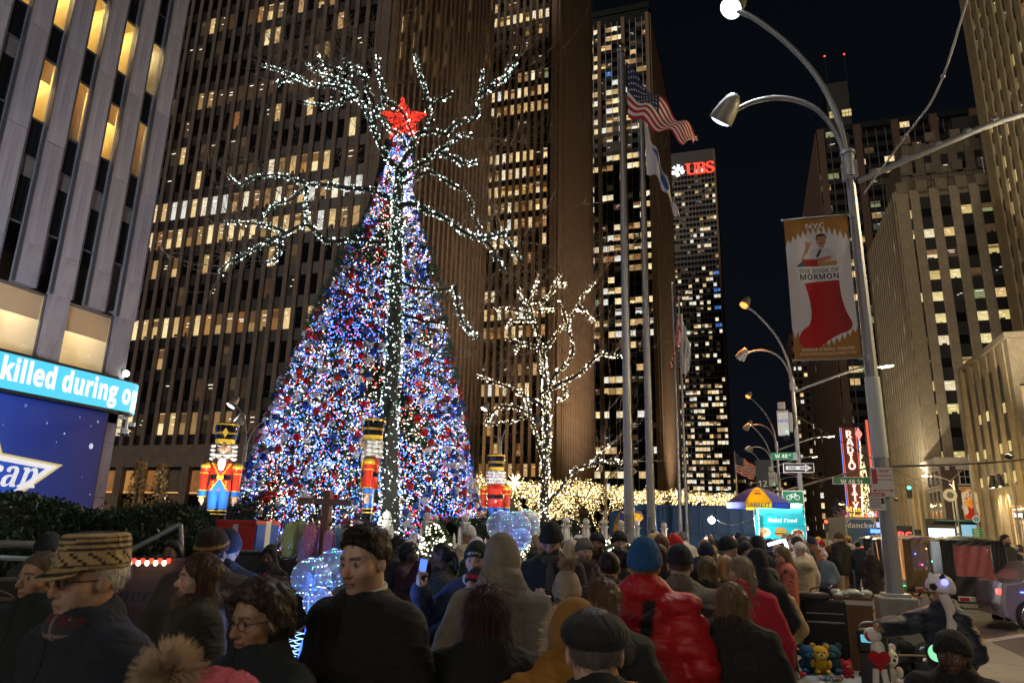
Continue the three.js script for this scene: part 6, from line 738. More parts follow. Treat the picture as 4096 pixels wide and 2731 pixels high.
function hairF(st, o) { const nz = (x, y, z) => { const a = Math.atan2(x, z + .01); return .0028 * Math.sin(a * 46 + 3 * noise(x * 20, y * 14, z * 20)) + .003 * noise(x * 60, y * 20, z * 60); };
  const base = (x, y, z, g) => smax(skull(x, y, z, g), (z * .78 - y * .9) - (o.line ?? -.006), .012);
  if (st === 'short') return (x, y, z) => smax(base(x, y, z, .012) + nz(x, y, z), -(y + .07 + z * .3), .01);
  if (st === 'crew') return (x, y, z) => smax(base(x, y, z, .004) + nz(x, y, z) * .4, -(y + .06 + z * .2), .01);
  if (st === 'quiff') return (x, y, z) => smin(smax(base(x, y, z, .012) + nz(x, y, z), -(y + .055 + z * .3), .01), ell(x, y, z, .01, .114, .035, .060, .026, .050) + nz(x, y, z), .02);
  if (st === 'curly') return (x, y, z) => smax(smin(base(x, y, z, .034), ell(x, y, z, 0, -.02, -.06, .10, .10, .07), .03), -ell(x, y, z, 0, -.03, .10, .062, .105, .085), .012) + .010 * noise(x * 48, y * 48, z * 48) + .008 * noise(x * 22, y * 22, z * 22);
  if (st === 'bun') return (x, y, z) => smin(base(x, y, z, .008) + nz(x, y, z), ell(x, y, z, 0, .045, -.125, .034, .034, .03), .012);
  if (st === 'pony') return (x, y, z) => smin(smin(base(x, y, z, .010) + nz(x, y, z), ell(x, y, z, 0, .045, -.118, .026, .026, .022), .012), Math.min(cap(x, y, z, [0, .04, -.13], [0, -.07, -.155], .026, .031), cap(x, y, z, [0, -.07, -.155], [0, -.21, -.12], .031, .012)) + nz(x, y, z) * 1.6, .018);
  const L = o.len ?? .36, wv = o.wave ?? .006; return (x, y, z) => { const xx = x + wv * Math.sin(y * 32 + z * 12); let d = smax(skull(x, y, z, .016), (z * .62 - y * .78) - .012, .012); const t = clamp((-y + .03) / L); d = smin(d, smax(smax((Math.hypot(xx / (.092 + .030 * t), (z + .035 + .045 * t) / .066) - 1) * .062, y - .05, .03), -L - y, .02), .03); d = smax(d, -ell(x, y, z, 0, -.02, .115, .060, .125, .105), .014); d = smax(d, -(y + L + .012 * Math.sin(x * 90)), .02); return d + nz(x, y, z) * 1.5; }; }
const brimP = (y, z, o = 0) => -(y - .012 - z * .28 - o);
function hatF(st, o) {
  if (st === 'beanie' || st === 'pom') return (x, y, z) => { const a = Math.atan2(x, z + .012), rib = (o.rib ?? .0016) * Math.sin(a * (o.ribs ?? 44)), pk = o.peak ?? .112; let d = smax(ell(x, y, z, 0, .04, -.012, .089, pk, .111) + rib, brimP(y, z), .008); d = smin(d, smax(smax(ell(x, y, z, 0, .03, -.012, .096, .13, .118) + rib, brimP(y, z), .008), y - .068 - z * .28, .008), .006); if (o.knit) d += .003 * Math.sin(y * 150) * Math.sin(a * 22); return d; };
  if (st === 'cap') return (x, y, z) => { const q = o.back ? -z - .024 : z; let d = smax(ell(x, y, z, 0, .035, -.012, .086, .108, .109), -(y - .022 - (o.back ? 0 : z * .12)), .006); const vy = y - .030 + Math.pow(x, 2) * 3 + (q - .1) * .28; return Math.min(d, Math.max(ell(x, 0, q, 0, 0, .098, .074, 1, .083), Math.abs(vy) - .004)); };
  if (st === 'kepi') return (x, y, z) => { const r = Math.hypot(x / .088, (z + .010) / .106); let d = smax((r - 1 + (y - .08) * .9) * .088, Math.abs(y - .088) - .052, .014); d = smin(d, ell(x, y, z, 0, .132, -.012, .076, .018, .090), .015); const vy = y - .036 + Math.pow(x, 2) * 2.6 + (z - .1) * .36; return Math.min(d, Math.max(ell(x, 0, z, 0, 0, .086, .074, 1, .070), Math.abs(vy) - .0045)); };
  if (st === 'flat') return (x, y, z) => { let d = smax(ell(x, y, z, 0, .055, -.005, .098, .062, .125), -(y - .024 - z * .18), .008); const vy = y - .028 + Math.pow(x, 2) * 3 + (z - .1) * .3; return Math.min(d, Math.max(ell(x, 0, z, 0, 0, .10, .07, 1, .06), Math.abs(vy) - .005)); };
  if (st === 'band') return (x, y, z) => smax(ell(x, y, z, 0, .03, -.012, .093, .12, .114), Math.abs(y - .045 - z * .28) - .030, .008);
  if (st === 'wrap') return (x, y, z) => smax(ell(x, y, z, 0, .035, -.014, .094, .108, .118) + .003 * Math.sin(y * 60 + x * 30), brimP(y, z, -.01), .01);
  return (x, y, z) => smin(smax(ell(x, y, z, 0, .045, -.012, .11, .125, .13), brimP(y, z, -.01), .02), Math.min(ell(Math.abs(x), y, z, .085, .145, -.01, .032, .034, .02), 9), .015) + .003 * noise(x * 70, y * 70, z * 70); // plush animal hat
}
function fuzz(parent, name, pts, len, r0, m) { const a = pts.map(([p, n]) => bar(p, p.clone().addScaledVector(V(n.x + (R() - .5) * .8, n.y + (R() - .5) * .8 - .1, n.z + (R() - .5) * .8).normalize(), len * (.6 + .7 * R())), r0, r0 * .25, 3)); return stuff(obj(name, a, m, parent)); }
const handCache = {};
function handGeo(kind, c, skin) { // wrist at the origin, fingers down -y, palm towards +z, thumb on +x
  const key = [kind, c, skin]; if (handCache[key]) return handCache[key]; const curl = { relax: .35, grip: 1.15, point: 1.2, open: .08 }[kind], chains = [];
  [[.030, .036, .030], [.010, .042, .034], [-.010, .039, .031], [-.029, .031, .024]].forEach(([x, a, b], i) => { const k = kind === 'point' && i === 0 ? .05 : curl, s = kind === 'open' ? x * .5 : 0; let y = -.088 - (i === 1 ? .004 : i === 3 ? -.006 : 0), z = 0, th = k * .7; const P = [[x, y, z]]; for (const L of [a, b, .022]) { y -= Math.cos(th) * L; z += Math.sin(th) * L; P.push([x + s * (P.length / 3), y, z]); th += k * .9; } chains.push(P); });
  const tb = [[.030, -.030, .006], [.050, -.058, .018 + .012 * curl], [.050 - .018 * curl, -.084, .030 + .016 * curl]];
  const f = (x, y, z) => { let d = smin(ell(x, y, z, 0, -.050, 0, .043, .050, .017), cap(x, y, z, [0, .03, 0], [0, -.03, 0], .026, .028), .02); for (const P of chains) { let e = 9; for (let i = 0; i < 3; i++) e = Math.min(e, cap(x, y, z, P[i], P[i + 1], .0098 - i * .0008, .0092 - i * .001)); d = smin(d, e, .006); } return smin(d, Math.min(cap(x, y, z, tb[0], tb[1], .014, .0115), cap(x, y, z, tb[1], tb[2], .0115, .009)), .010); };
  return handCache[key] = nets(f, [-.07, -.23, -.04], [.09, .045, .12], c, (x, y, z) => { const n = 1 + .12 * noise(x * 60, y * 60, z * 60); return [skin[0] * n, skin[1] * n * (y < -.12 ? .92 : 1), skin[2] * n]; });
}
const ARMS = { down: [[.26, 1.13, -.03], [.25, .88, .06]], pocket: [[.275, 1.13, -.06], [.20, .95, .12]], phone: [[.25, 1.12, .06], [.07, 1.20, .30]], chest: [[.27, 1.12, .03], [.04, 1.12, .25]], up: [[.33, 1.28, .14], [.30, 1.52, .26]], reach: [[.32, 1.30, .22], [.20, 1.28, .52]], bag: [[.27, 1.13, -.04], [.30, .92, .10]], swing: [[.27, 1.13, -.12], [.25, .92, -.20]], swingF: [[.26, 1.14, .07], [.24, .95, .24]] };
const SKIN = { pale: [.56, .37, .29], tan: [.46, .28, .20], olive: [.40, .25, .17], brown: [.22, .115, .065], dark: [.095, .048, .028] };
const clothMats = {}, farCache = {}; const netsC = (key, ...a) => key ? farCache[key] ??= nets(...a) : nets(...a);
function strands(parent, geo, c, n, len, down) { const p = geo.attributes.position, nn = geo.attributes.normal, out = []; for (let i = 0; i < n; i++) { const k = Math.floor(R() * p.count), P = V().fromBufferAttribute(p, k), N = V().fromBufferAttribute(nn, k), d = V((R() - .5) * .5, -1, (R() - .5) * .5 - .15).addScaledVector(N, -N.dot(V(0, -1, 0)) + .10 + .25 * R()).normalize(), Q = P.clone().addScaledVector(d, len * (.4 + .8 * R())).addScaledVector(N, .003); out.push(bar(P.addScaledVector(N, -.001), Q, .0011, .0004, 3)); } if (out.length) stuff(obj('strands', out, mat(c.map((v) => v * 1.35 + .004), .5), parent)); }
function uvCyl(g) { const p = g.attributes.position, uv = new Float32Array(p.count * 2); for (let i = 0; i < p.count; i++) { uv[i * 2] = Math.atan2(p.getX(i), -p.getZ(i)) * .2; uv[i * 2 + 1] = p.getY(i); } g.setAttribute('uv', new THREE.BufferAttribute(uv, 2)); return g; }
const garment = (rough = .9, sheen) => clothMats[rough + '' + sheen] ??= new THREE.MeshPhysicalMaterial({ color: new THREE.Color(1, 1, 1), vertexColors: true, roughness: rough, bumpMap: creaseTex, bumpScale: .009, sheen: sheen ?? 0, sheenColor: new THREE.Color(.4, .4, .45), sheenRoughness: .6 });
const skinMat = new THREE.MeshPhysicalMaterial({ color: new THREE.Color(1, 1, 1), vertexColors: true, roughness: .52, sheen: .15, sheenColor: new THREE.Color(.5, .35, .3) }), hairMat = new THREE.MeshPhysicalMaterial({ color: new THREE.Color(1, 1, 1), vertexColors: true, roughness: .48, specularIntensity: .6 });
const lin = (c, k = 1) => (x, y, z) => { const n = k * (1 + .14 * noise(x * 9, y * 7, z * 9) + .10 * noise(x * 150, y * 150, z * 150)); return [c[0] * n, c[1] * n, c[2] * n]; };
const hairCol = (c) => (x, y, z) => { const n = .8 + .5 * (noise(x * 95, y * 9, z * 95) * .5 + .5) + .25 * noise(x * 30, y * 8, z * 30); return [c[0] * n, c[1] * n, c[2] * n]; };
function person(label, q, o) { // q: where the crown of the head or hat stands in view, and how far away; o: dress and pose
  const [u, v, D, face] = q, P = at(u, v, D), hatH = o.hat ? (o.hat[0] === 'pom' ? .115 : o.hat[0] === 'plush' ? .06 : .025) : o.hood === 'up' ? .03 : .015, seat = o.seat ?? 0, th = Math.atan2(-P.x, -P.z) - (face ?? 180) * PI / 180, g0 = o.ground ?? 0;
  const s = o.s ?? clamp((P.y - g0) / (1.753 + hatH - seat), .5, 1.2), base = o.s ? P.y - o.s * (1.753 + hatH - seat) : g0, g = thing(o.child ? 'child' : 'person', label, 'person', [P.x, base, P.z], th, o.group); g.scale.setScalar(s); const far = D > 9, lo = seat;
  const hc = clamp(D * .0016, .0036, .02), cc = clamp(D * .0042, .0125, .045), sk = SKIN[o.skin ?? 'tan'], W = o.wide ?? 1, Y = (y) => y - lo; // Y: heights when seated
  const hq = new THREE.Quaternion().setFromEuler(new THREE.Euler((o.hp ?? 0) * PI / 180, -(o.hy ?? 0) * PI / 180, (o.hr ?? 0) * PI / 180, 'YXZ')), hp = V(0, Y(1.625), .015 + (o.lean ?? 0)), toHead = (geo) => geo.applyQuaternion(hq).translate(hp.x, hp.y, hp.z);
  // arms
  const A = (side, name) => { const a = Array.isArray(name) ? name : ARMS[name], S = [side * .178 * W, Y(1.395), -.01]; return [S, [side * a[0][0] * W, Y(a[0][1]), a[0][2]], [side * a[1][0] * W, Y(a[1][1]), a[1][2]]]; };
  const aL = A(1, o.armL ?? o.arms ?? 'pocket'), aR = A(-1, o.armR ?? o.arms ?? 'pocket'), legs = [1, -1].map((k) => o.sit ? [[k * .10, Y(.92), 0], [k * .14, Y(.93), .42], [k * .14, Y(.93) - .42, .44]] : o.stride ? [[k * .09, .9, 0], [k * .10, .50, k * .16 + .05], [k * .10, .09, k * .30 - (k < 0 ? .08 : 0)]] : [[k * .09, .9, 0], [k * .105, .49, .015], [k * .11, .09, -.01]]);
  // body: head, neck, trunk, limbs and hands, one mesh
  const trunk = (x, y, z) => { let d = smin(ell(x, y, z, 0, Y(1.24), 0, .165 * W, .22, .10), ell(x, y, z, 0, Y(.96), 0, .15 * W, .14, .10), .08); d = smin(d, cap(x, y, z, [0, Y(1.38), -.02], [0, Y(1.56), .0], .06, .05), .04); for (const a of [aL, aR]) d = smin(d, Math.min(cap(x, y, z, a[0], a[1], .048, .04), cap(x, y, z, a[1], a[2], .038, .028)), .03); for (const l of legs) d = smin(d, Math.min(cap(x, y, z, l[0], l[1], .075, .05), cap(x, y, z, l[1], l[2], .05, .036)), .03); return d; };
  const bl = [-.5, -.05, -.35], bh = [.5, Y(1.6), .68], ck = far && !Array.isArray(o.arms) && !lo && !o.armL && !o.stride && typeof o.coat !== 'function' ? [o.arms ?? 'pocket', W].join() : 0, body = [netsC(ck && 'b' + ck + sk, trunk, bl, bh, Math.max(.028, cc), () => sk).clone(), toHead(netsC(far && !o.beard && 'f' + !!o.f + sk, headF({ ...o, far }), [-.11, -.24, -.14], [.11, .15, .135], hc, headCol({ ...o, skin: sk })).clone())];
  const hk = o.hand ?? 'relax'; [[aL, 1, o.handL ?? hk], [aR, -1, o.handR ?? hk]].forEach(([a, sd, k]) => { const d = V(a[2][0] - a[1][0], a[2][1] - a[1][1], a[2][2] - a[1][2]).normalize(), h = handGeo(k, far ? .012 : .006, sk).clone(); if (sd > 0) { h.scale(-1, 1, 1); const ii = h.index.array; for (let i = 0; i < ii.length; i += 3) { const t = ii[i]; ii[i] = ii[i + 1]; ii[i + 1] = t; } h.computeVertexNormals(); } h.rotateY(sd > 0 ? -1.2 : 1.2); h.applyQuaternion(new THREE.Quaternion().setFromUnitVectors(V(0, -1, 0), d)); h.translate(a[2][0], a[2][1], a[2][2]); body.push(h); });
  obj('body', body, skinMat, g);
  // hair and hat
  if (o.hair) { const [st, c, ho] = o.hair, L = st === 'long' ? (ho?.len ?? .36) : .26; const hg = netsC(far && 'h' + st + (ho?.len ?? '') + c, hairF(st, ho ?? {}), [-.16, -L - .03, -.23], [.16, .17, .13], hc * 1.15, hairCol(c)).clone(); obj('hair', toHead(hg), hairMat, g); if (D < 6.5) strands(g, hg, c, Math.round((st === 'long' ? 5200 : 2600) / Math.max(1.6, D) ), st === 'long' ? .10 : st === 'curly' ? .03 : st === 'pony' ? .05 : .022); }
  if (o.hat) { const [st, c, ho] = o.hat, cf = typeof c === 'function' ? c : lin(c); const hgt = netsC(far && typeof c !== 'function' && 't' + st + c, hatF(st, { ...ho, rib: D > 3.4 ? 0 : .0016 }), [-.16, -.08, -.25], [.16, .22, .24], hc, cf).clone().scale(1.07, 1.05, 1.07); obj('hat', uvCyl(toHead(hgt)), garment(.92, .12), g); if (ho?.pom) { const pc = V(0, (ho.peak ?? .112) + .07, -.03), n = []; const cnt = D < 2 ? 2600 : far ? 40 : 700; for (let i = 0; i < cnt; i++) { const d = V(R() - .5, R() - .5, R() - .5).normalize(); n.push([pc.clone().addScaledVector(d, .022), d]); } const f = fuzz(g, 'pompom', n, .042, D < 2 ? .0016 : .003, mat(ho.pom, .95)); f.geometry.applyQuaternion(hq).translate(hp.x, hp.y, hp.z); } }
  // coat
  const t = o.puff ? .045 : o.thick ?? .026, hem = Y(o.hem ?? .80), col = o.coat ?? [.03, .03, .035], K = (c) => typeof c === 'function' ? c : lin(c);
  const cf = (x, y, z) => { let d = smin(ell(x, y, z, 0, Y(1.26), -.005, .185 * W, .24, .118), ell(x, y, z, 0, Y(1.0), 0, .178 * W, .24, .120), .09); d = smin(d, cap(x, y, z, [-.160 * W, Y(1.408), -.012], [.160 * W, Y(1.408), -.012], .062, .062), .04); d = smin(d, cap(x, y, z, [0, Y(1.42), -.025], [0, Y(o.shirt ? 1.45 : 1.50), -.02], .085, .066), .06); if (o.hood === 'up') d = smin(d, cap(x, y, z, [0, Y(1.42), -.03], [0, Y(1.54), -.03], .13, .09), .08);
    if (hem < Y(.78)) d = smin(d, (Math.hypot(x / (.205 * W + (Y(.9) - y) * .09), z / (.14 + (Y(.9) - y) * .08)) - 1) * .14 + Math.max(0, y - Y(1.05)) , .06); for (const a of [aL, aR]) d = smin(d, Math.min(cap(x, y, z, a[0], a[1], .064, .054), cap(x, y, z, a[1], [mix(a[1][0], a[2][0], .94), mix(a[1][1], a[2][1], .94), mix(a[1][2], a[2][2], .94)], .052, .043)), .035);
    let tt = t; if (o.puff) tt += .030 * Math.pow(Math.abs(Math.sin(PI * (y + .02 * noise(x * 5, y * 3, z * 5)) / .115)), .5) - .020 + .006 * noise(x * 22, y * 10, z * 22); d -= tt; d += .010 * noise(x * 6, y * 8, z * 6) + .006 * noise(x * 15 + y * 8, y * 18, z * 15) - (o.puff ? 0 : .012 * Math.pow(1 - Math.abs(noise(x * 7 + y * 3, y * 9 - Math.abs(x) * 5, z * 7)), 4)); d = smax(d, hem + .006 * noise(x * 9, 1, z * 9) - y, .015); d = smax(d, -ell(x, y, z, 0, Y(1.545), .0, .062, .09, .062), .01);
    if (o.collar) d = smin(d, Math.max(Math.hypot(Math.hypot(x, z + .005) - .082, (y - Y(1.50)) * .55) - .024, 0 * x - 1), .02); if (o.hood === 'down') d = smin(d, Math.hypot(Math.hypot(x * .85, z + .075) - .092, (y - Y(1.45) - z * .35) * .8) - .048 + .008 * noise(x * 18, y * 18, z * 18), .03); return d; };
  obj(o.coatName ?? 'coat', uvCyl(netsC(ck && 'c' + [ck, o.puff, o.hem, o.hood, o.collar, col], cf, [-.58, hem - .03, -.4], [.58, Y(1.62), .68], cc, K(col))), garment(o.rough ?? .88, o.sheen), g);
  if (o.hood === 'up') { const hf = (x, y, z) => { let d = smin(ell(x, y, z, 0, .042, -.025, .105, .118, .128), ell(x, y, z, 0, -.09, -.03, .100, .12, .11), .05); d = smin(d, ell(x, y, z, 0, -.20, -.03, .165, .11, .13), .07); d = smin(d, ell(x, y, z, 0, .12, -.06, .05, .05, .06), .06); d = smax(d, -ell(x, y, z, 0, -.012, .125, .072, .112, .12), .02); return d + .007 * noise(x * 14, y * 14, z * 14); }; obj('hood', toHead(nets(hf, [-.2, -.34, -.2], [.2, .24, .16], Math.max(hc * 1.6, .007), K(o.hoodCol ?? col))), garment(.9), g); if (o.fur) { const n = []; for (let i = 0; i < (far ? 200 : 1500); i++) { const a = R() * 2 * PI, d = V(Math.cos(a), Math.sin(a), .5).normalize(); n.push([V(Math.cos(a) * .082, -.01 + Math.sin(a) * .118, .075 + .02 * R()), d]); } fuzz(g, 'fur_trim', n, .055, .0024, mat(o.fur, .95)).geometry.applyQuaternion(hq).translate(hp.x, hp.y, hp.z); } }
  else if (o.fur) { const n = []; for (let i = 0; i < 1400; i++) { const a = (R() * 1.5 + .75) * PI, d = V(Math.sin(a) * .8, .5, Math.cos(a)).normalize(); n.push([V(Math.sin(a) * .13, Y(1.50) + (R() - .5) * .06, Math.cos(a) * .13 - .05), d]); } fuzz(g, 'fur_trim', n, .055, .0024, mat(o.fur, .95)); }
  if (o.scarf) obj('scarf', nets((x, y, z) => smin(Math.hypot(Math.hypot(x, z - .005) - .078, (y - Y(1.485)) * .7) - .034 + .006 * noise(x * 20, y * 20, z * 20), o.scarf.tail ? ell(x, y, z, .03, Y(1.33), .165, .045, .16, .02) : 9, .02), [-.15, Y(1.15), -.15], [.15, Y(1.58), .22], Math.max(.01, cc * .8), K(o.scarf.c)), garment(.95), g);
  if (o.shirt) obj('shirt_collar', [nets((x, y, z) => Math.max(Math.hypot(Math.hypot(x, z + .012) - .068, 0) - .006, Math.abs(y - Y(1.50) + z * .25) - .032, z * 2.2 - Math.abs(x) * 3.6 - .10), [-.1, Y(1.42), -.1], [.1, Y(1.58), .1], .006, K(o.shirt)), ...[-1, 1].map((k) => T(shapeGeo([[0, .03], [k * .045, .045], [k * .032, -.028]], .008), 0, Y(1.478), .072, k * .45, -.3))], garment(.8), g);
  if (o.glasses) { const gg = []; for (const k of [-1, 1]) { gg.push(T(new THREE.TorusGeometry(.022, .0016, 5, 18).scale(1.1, .85, 1), k * .032, .002, .098), bar(V(k * .055, .006, .094), V(k * .080, .006, .0), .0014, .0014, 4)); } gg.push(bar(V(-.009, .006, .1), V(.009, .006, .1), .0015, .0015, 4)); obj('glasses', toHead(merge(gg)), M.darkMetal, g); obj('lens', toHead(merge([-1, 1].map((k) => new THREE.CircleGeometry(.021, 16).scale(1.1, .85, 1).translate(k * .032, .002, .0975)))), mat([1, 1, 1], .03, 0, { physical: true, transmission: 1, thickness: 0 }), g); }
  // trousers and shoes
  const tc = o.trousers ?? [.02, .022, .03]; if (D > 2.5 || o.legs) { obj('trousers', netsC(ck && 'p' + [W, tc], (x, y, z) => { let d = 9; for (const l of legs) d = smin(d, Math.min(cap(x, y, z, l[0], l[1], .098, .072), cap(x, y, z, l[1], l[2], .072, .056)), .02); return smin(d, ell(x, y, z, 0, Y(.93), 0, .16 * W, .10, .115), .05) + .006 * noise(x * 12, y * 14, z * 12); }, [-.36, Math.min(.05, Y(.42)), -.45], [.36, Y(1.06), .66], cc * 1.1, lin(tc)), garment(.9), g);
    for (const l of legs) { const e = l[2]; obj('shoe', netsC(ck && 's' + e + (o.shoes ?? ''), (x, y, z) => smax(smin(ell(x, y, z, e[0], e[1] - .045, e[2] + .06, .048, .045, .125), cap(x, y, z, [e[0], e[1] - .03, e[2]], [e[0], e[1] + .05, e[2]], .05, .05), .03), e[1] - .085 - y, .008), [e[0] - .08, e[1] - .1, e[2] - .09], [e[0] + .08, e[1] + .12, e[2] + .22], far ? .02 : .012, lin(o.shoes ?? [.02, .02, .02])), garment(.7), g); } }
  g.userData.hands = [aL[2], aR[2]]; const hands = g.userData.hands; delete g.userData.hands; return { g, s, hands, th, at: (x, y, z) => { g.updateMatrixWorld(); return g.localToWorld(V(x, y, z)); } };
}
// the people, nearest first; q: [u, v of the crown, metres away, facing: 0 towards the viewpoint, 90 picture left, -90 right, 180 away]
const BLK = [.016, .016, .018], NAVY = [.014, .019, .035], CHAR = [.035, .036, .04], BRN = [.045, .022, .012], DKBRN = [.018, .010, .007], BLOND = [.30, .19, .09], GREY = [.24, .235, .24], AUB = [.03, .012, .014];
const plaid = (a, b, c) => (x, y, z) => { const n = 1 + .12 * noise(x * 120, y * 120, z * 120), q = Math.atan2(x, z) * .17, f = (t, p, w) => Math.abs(((t / p) % 1 + 1) % 1 - .5) < w; let k = a; if (f(q, .085, .16) || f(y, .085, .16)) k = b; if (f(q + .02, .085, .035) || f(y + .02, .085, .035)) k = c; return k.map((v) => v * n); };
const stripes = (x, y, z) => { const n = 1 + .12 * noise(x * 90, y * 90, z * 90), Y2 = y + .12 * Math.max(0, z - .07); let d = ((Y2 * 62) % 1 + 1) % 1 < .42; if (y > .055 && y < .092) { const q = Math.floor(Math.atan2(x, z) * 7); d = ((Math.floor(y * 110) + q) & 3) === 0; } return (d ? [.035, .026, .022] : [.46, .33, .17]).map((v) => v * n); };
// front row
person('old man in a black and tan striped cap and glasses, navy hooded jacket', [101, 532, 2.8, 62], { hat: ['kepi', stripes], hair: ['short', [.50, .48, .46], { line: -.02 }], skin: 'tan', beard: [.40, .36, .33, .35], brow: [.25, .22, .2], coat: NAVY, hood: 'down', collar: 1, scarf: { c: plaid([.10, .02, .02], [.04, .04, .05], [.25, .22, .2]) }, glasses: 1, hp: 3, wide: 1.12, arms: 'down' });
person('woman with pulled back hair and dark teal coat at the left edge', [47, 549, 4.3, 52], { hair: ['bun', [.10, .07, .045]], f: 1, skin: 'tan', coat: [.012, .022, .024], collar: 1, hem: .5, thick: .035 });
person('man in black beanie and grey coat seen from behind at far left', [50, 531, 7.4, 200], { hat: ['beanie', BLK], hair: ['short', DKBRN], coat: [.05, .05, .055], hood: 'down', scarf: { c: [.4, .38, .34] } });
person('blond woman beside the black beanie at far left', [65, 540, 7.8, 150], { hair: ['long', BLOND, { len: .24 }], f: 1, coat: BLK, hem: .6 });
person('smiling woman with curly black hair and black coat by the hoarding', [174, 540, 8.6, 35], { hair: ['curly', [.014, .010, .009]], f: 1, skin: 'brown', coat: BLK, hem: .5, scarf: { c: [.30, .24, .18] }, arms: 'chest' });
person('woman with waist long brown hair in an olive coat, profile to left', [205, 551, 4.1, 84], { hair: ['long', [.055, .026, .014], { len: .72, wave: .003 }], f: 1, skin: 'pale', coat: [.040, .034, .022], hem: .55, fur: [.26, .2, .14], thick: .035 });
person('man in a brown beanie with a tan stripe, seen from behind', [214, 527, 5.0, 205], { hat: ['beanie', (x, y, z) => (y - z * .28 > .048 && y - z * .28 < .066 ? [.30, .17, .06] : [.028, .017, .014])], hair: ['short', DKBRN], skin: 'brown', coat: [.060, .052, .045], hood: 'down', wide: 1.1, thick: .04 });
person('person in dark blue beanie behind the tan striped beanie', [229, 528, 5.6, 190], { hat: ['beanie', [.012, .022, .06]], coat: [.012, .022, .06], hood: 'down' });
person('older woman with glasses and short grey brown hair, dark coat', [266, 579, 2.75, 50], { hair: ['curly', [.035, .026, .022]], f: 1, skin: 'olive', coat: [.012, .018, .024], collar: 1, glasses: 1, hp: 6, brow: [.05, .04, .03], s: .93 });
person('child in a pink knit hat with a furry tan pompom', [242, 606, 1.25, 180], { child: 1, s: .80, hat: ['pom', [.62, .12, .18], { pom: [.58, .46, .34], peak: .10, knit: 1 }], coat: [.03, .02, .035], hr: -42 });
person('hooded man with a red tie among the balloon sellers', [270, 545, 8.6, 18], { hood: 'up', skin: 'dark', coat: [.013, .013, .015], hair: ['short', BLK], scarf: { c: [.45, .02, .03], tail: 1 } });
person('woman in black below the hanging candy bags', [304, 557, 8.4, 30], { hair: ['bun', BLK], f: 1, skin: 'olive', coat: BLK, scarf: { c: BLK } });
person('person in dark clothes with a white patterned glove beside the candy rack', [283, 578, 7.6, 120], { hat: ['beanie', BLK], skin: 'dark', coat: BLK, s: .93, arms: 'chest' });
person('dark haired young man in black overcoat and white shirt collar', [370, 522.5, 2.95, 48], { hair: ['quiff', [.012, .009, .008]], skin: 'pale', stubble: 1, coat: [.010, .010, .0115], hem: .45, wide: 1.10, shirt: [.62, .56, .5], hp: 8, hy: -8, arms: 'down' });
person('man with short dark hair and brown collar behind the overcoat man', [399, 534, 8.9, -80], { hair: ['short', BLK], skin: 'dark', coat: [.03, .03, .028], scarf: { c: [.2, .13, .08] } });
const phoneMan = person('youth in maroon jacket filming with a blue phone by the fence', [409, 542, 8.6, -70], { hair: ['curly', BLK], skin: 'dark', coat: [.05, .016, .02], arms: 'up', hand: 'grip' });
person('woman with a dark ponytail turned left by the fence', [443, 541, 6.6, 100], { hair: ['pony', BLK], f: 1, skin: 'dark', coat: [.014, .02, .018] });
person('man in black knit beanie raising a pointing hand, blue denim jacket', [478, 540, 5.5, 25], { hat: ['beanie', (x, y, z) => (z > .08 && Math.abs(y - z * .28 - .03) < .010 && Math.abs(((x * 70) % 1 + 1) % 1 - .5) < .3 && Math.abs(x) < .05 ? [.5, .5, .5] : [.014, .02, .018])], skin: 'tan', hair: ['short', DKBRN], coat: [.018, .03, .075], armR: [[.34, 1.20, .16], [.30, 1.44, .34]], armL: 'pocket', handR: 'point', scarf: { c: [.55, .45, .34] }, hy: -12 });
person('boy in a red and black striped headband hat below the pointing man', [479, 566, 5.0, 40], { child: 1, hat: ['beanie', (x, y, z) => (y - z * .28 > .03 && y - z * .28 < .06 ? [.42, .03, .04] : [.016, .014, .016])], hair: ['short', DKBRN], skin: 'olive', coat: CHAR, hp: -8 });
person('man looking upward behind the grey hood', [493, 534, 8.2, 20], { hair: ['crew', DKBRN], skin: 'tan', coat: [.03, .022, .045], hp: -18 });
person('person in a light grey hoodie with the hood up, from behind', [503, 535.5, 4.1, 187], { hood: 'up', coat: [.215, .195, .165], coatName: 'hoodie', hoodCol: [.23, .21, .18], wide: 1.12, hem: .85, arms: 'pocket', rough: .97, hair: ['short', DKBRN] });
person('woman with dark auburn hair and black coat seen from behind', [488, 583, 2.95, 170], { hair: ['long', AUB, { len: .40 }], f: 1, coat: [.010, .012, .012], collar: 1, thick: .036 });
const phone2 = person('bearded man in a tall black beanie looking down at his phone', [552, 523, 6.4, 14], { hat: ['beanie', BLK, { peak: .128 }], skin: 'tan', beard: [.022, .014, .010], hair: ['short', BLK], coat: [.012, .014, .018], arms: 'phone', hand: 'grip', hp: 26, scarf: { c: [.06, .05, .03], tail: 1 }, wide: 1.05 });
person('woman with light blond hair behind the grey beanie man', [571, 538, 8.2, 170], { hair: ['long', [.48, .40, .30], { len: .2 }], f: 1, coat: CHAR });
person('person in a beige cable knit hat with a big furry pompom', [567, 558, 4.5, 178], { hat: ['pom', [.32, .265, .20], { pom: [.36, .26, .18], knit: 1, peak: .13 }], f: 1, hair: ['short', BRN], coat: [.050, .038, .030], hood: 'down', thick: .04 });
person('man in a grey knit beanie and plaid scarf facing right', [584, 537, 7.9, -22], { hat: ['beanie', [.13, .12, .10]], skin: 'tan', beard: [.05, .035, .03, .5], hair: ['short', BLK], coat: [.03, .025, .025], fur: [.35, .28, .18], scarf: { c: plaid([.10, .03, .03], [.05, .04, .05], [.12, .09, .07]), tail: 1 } });
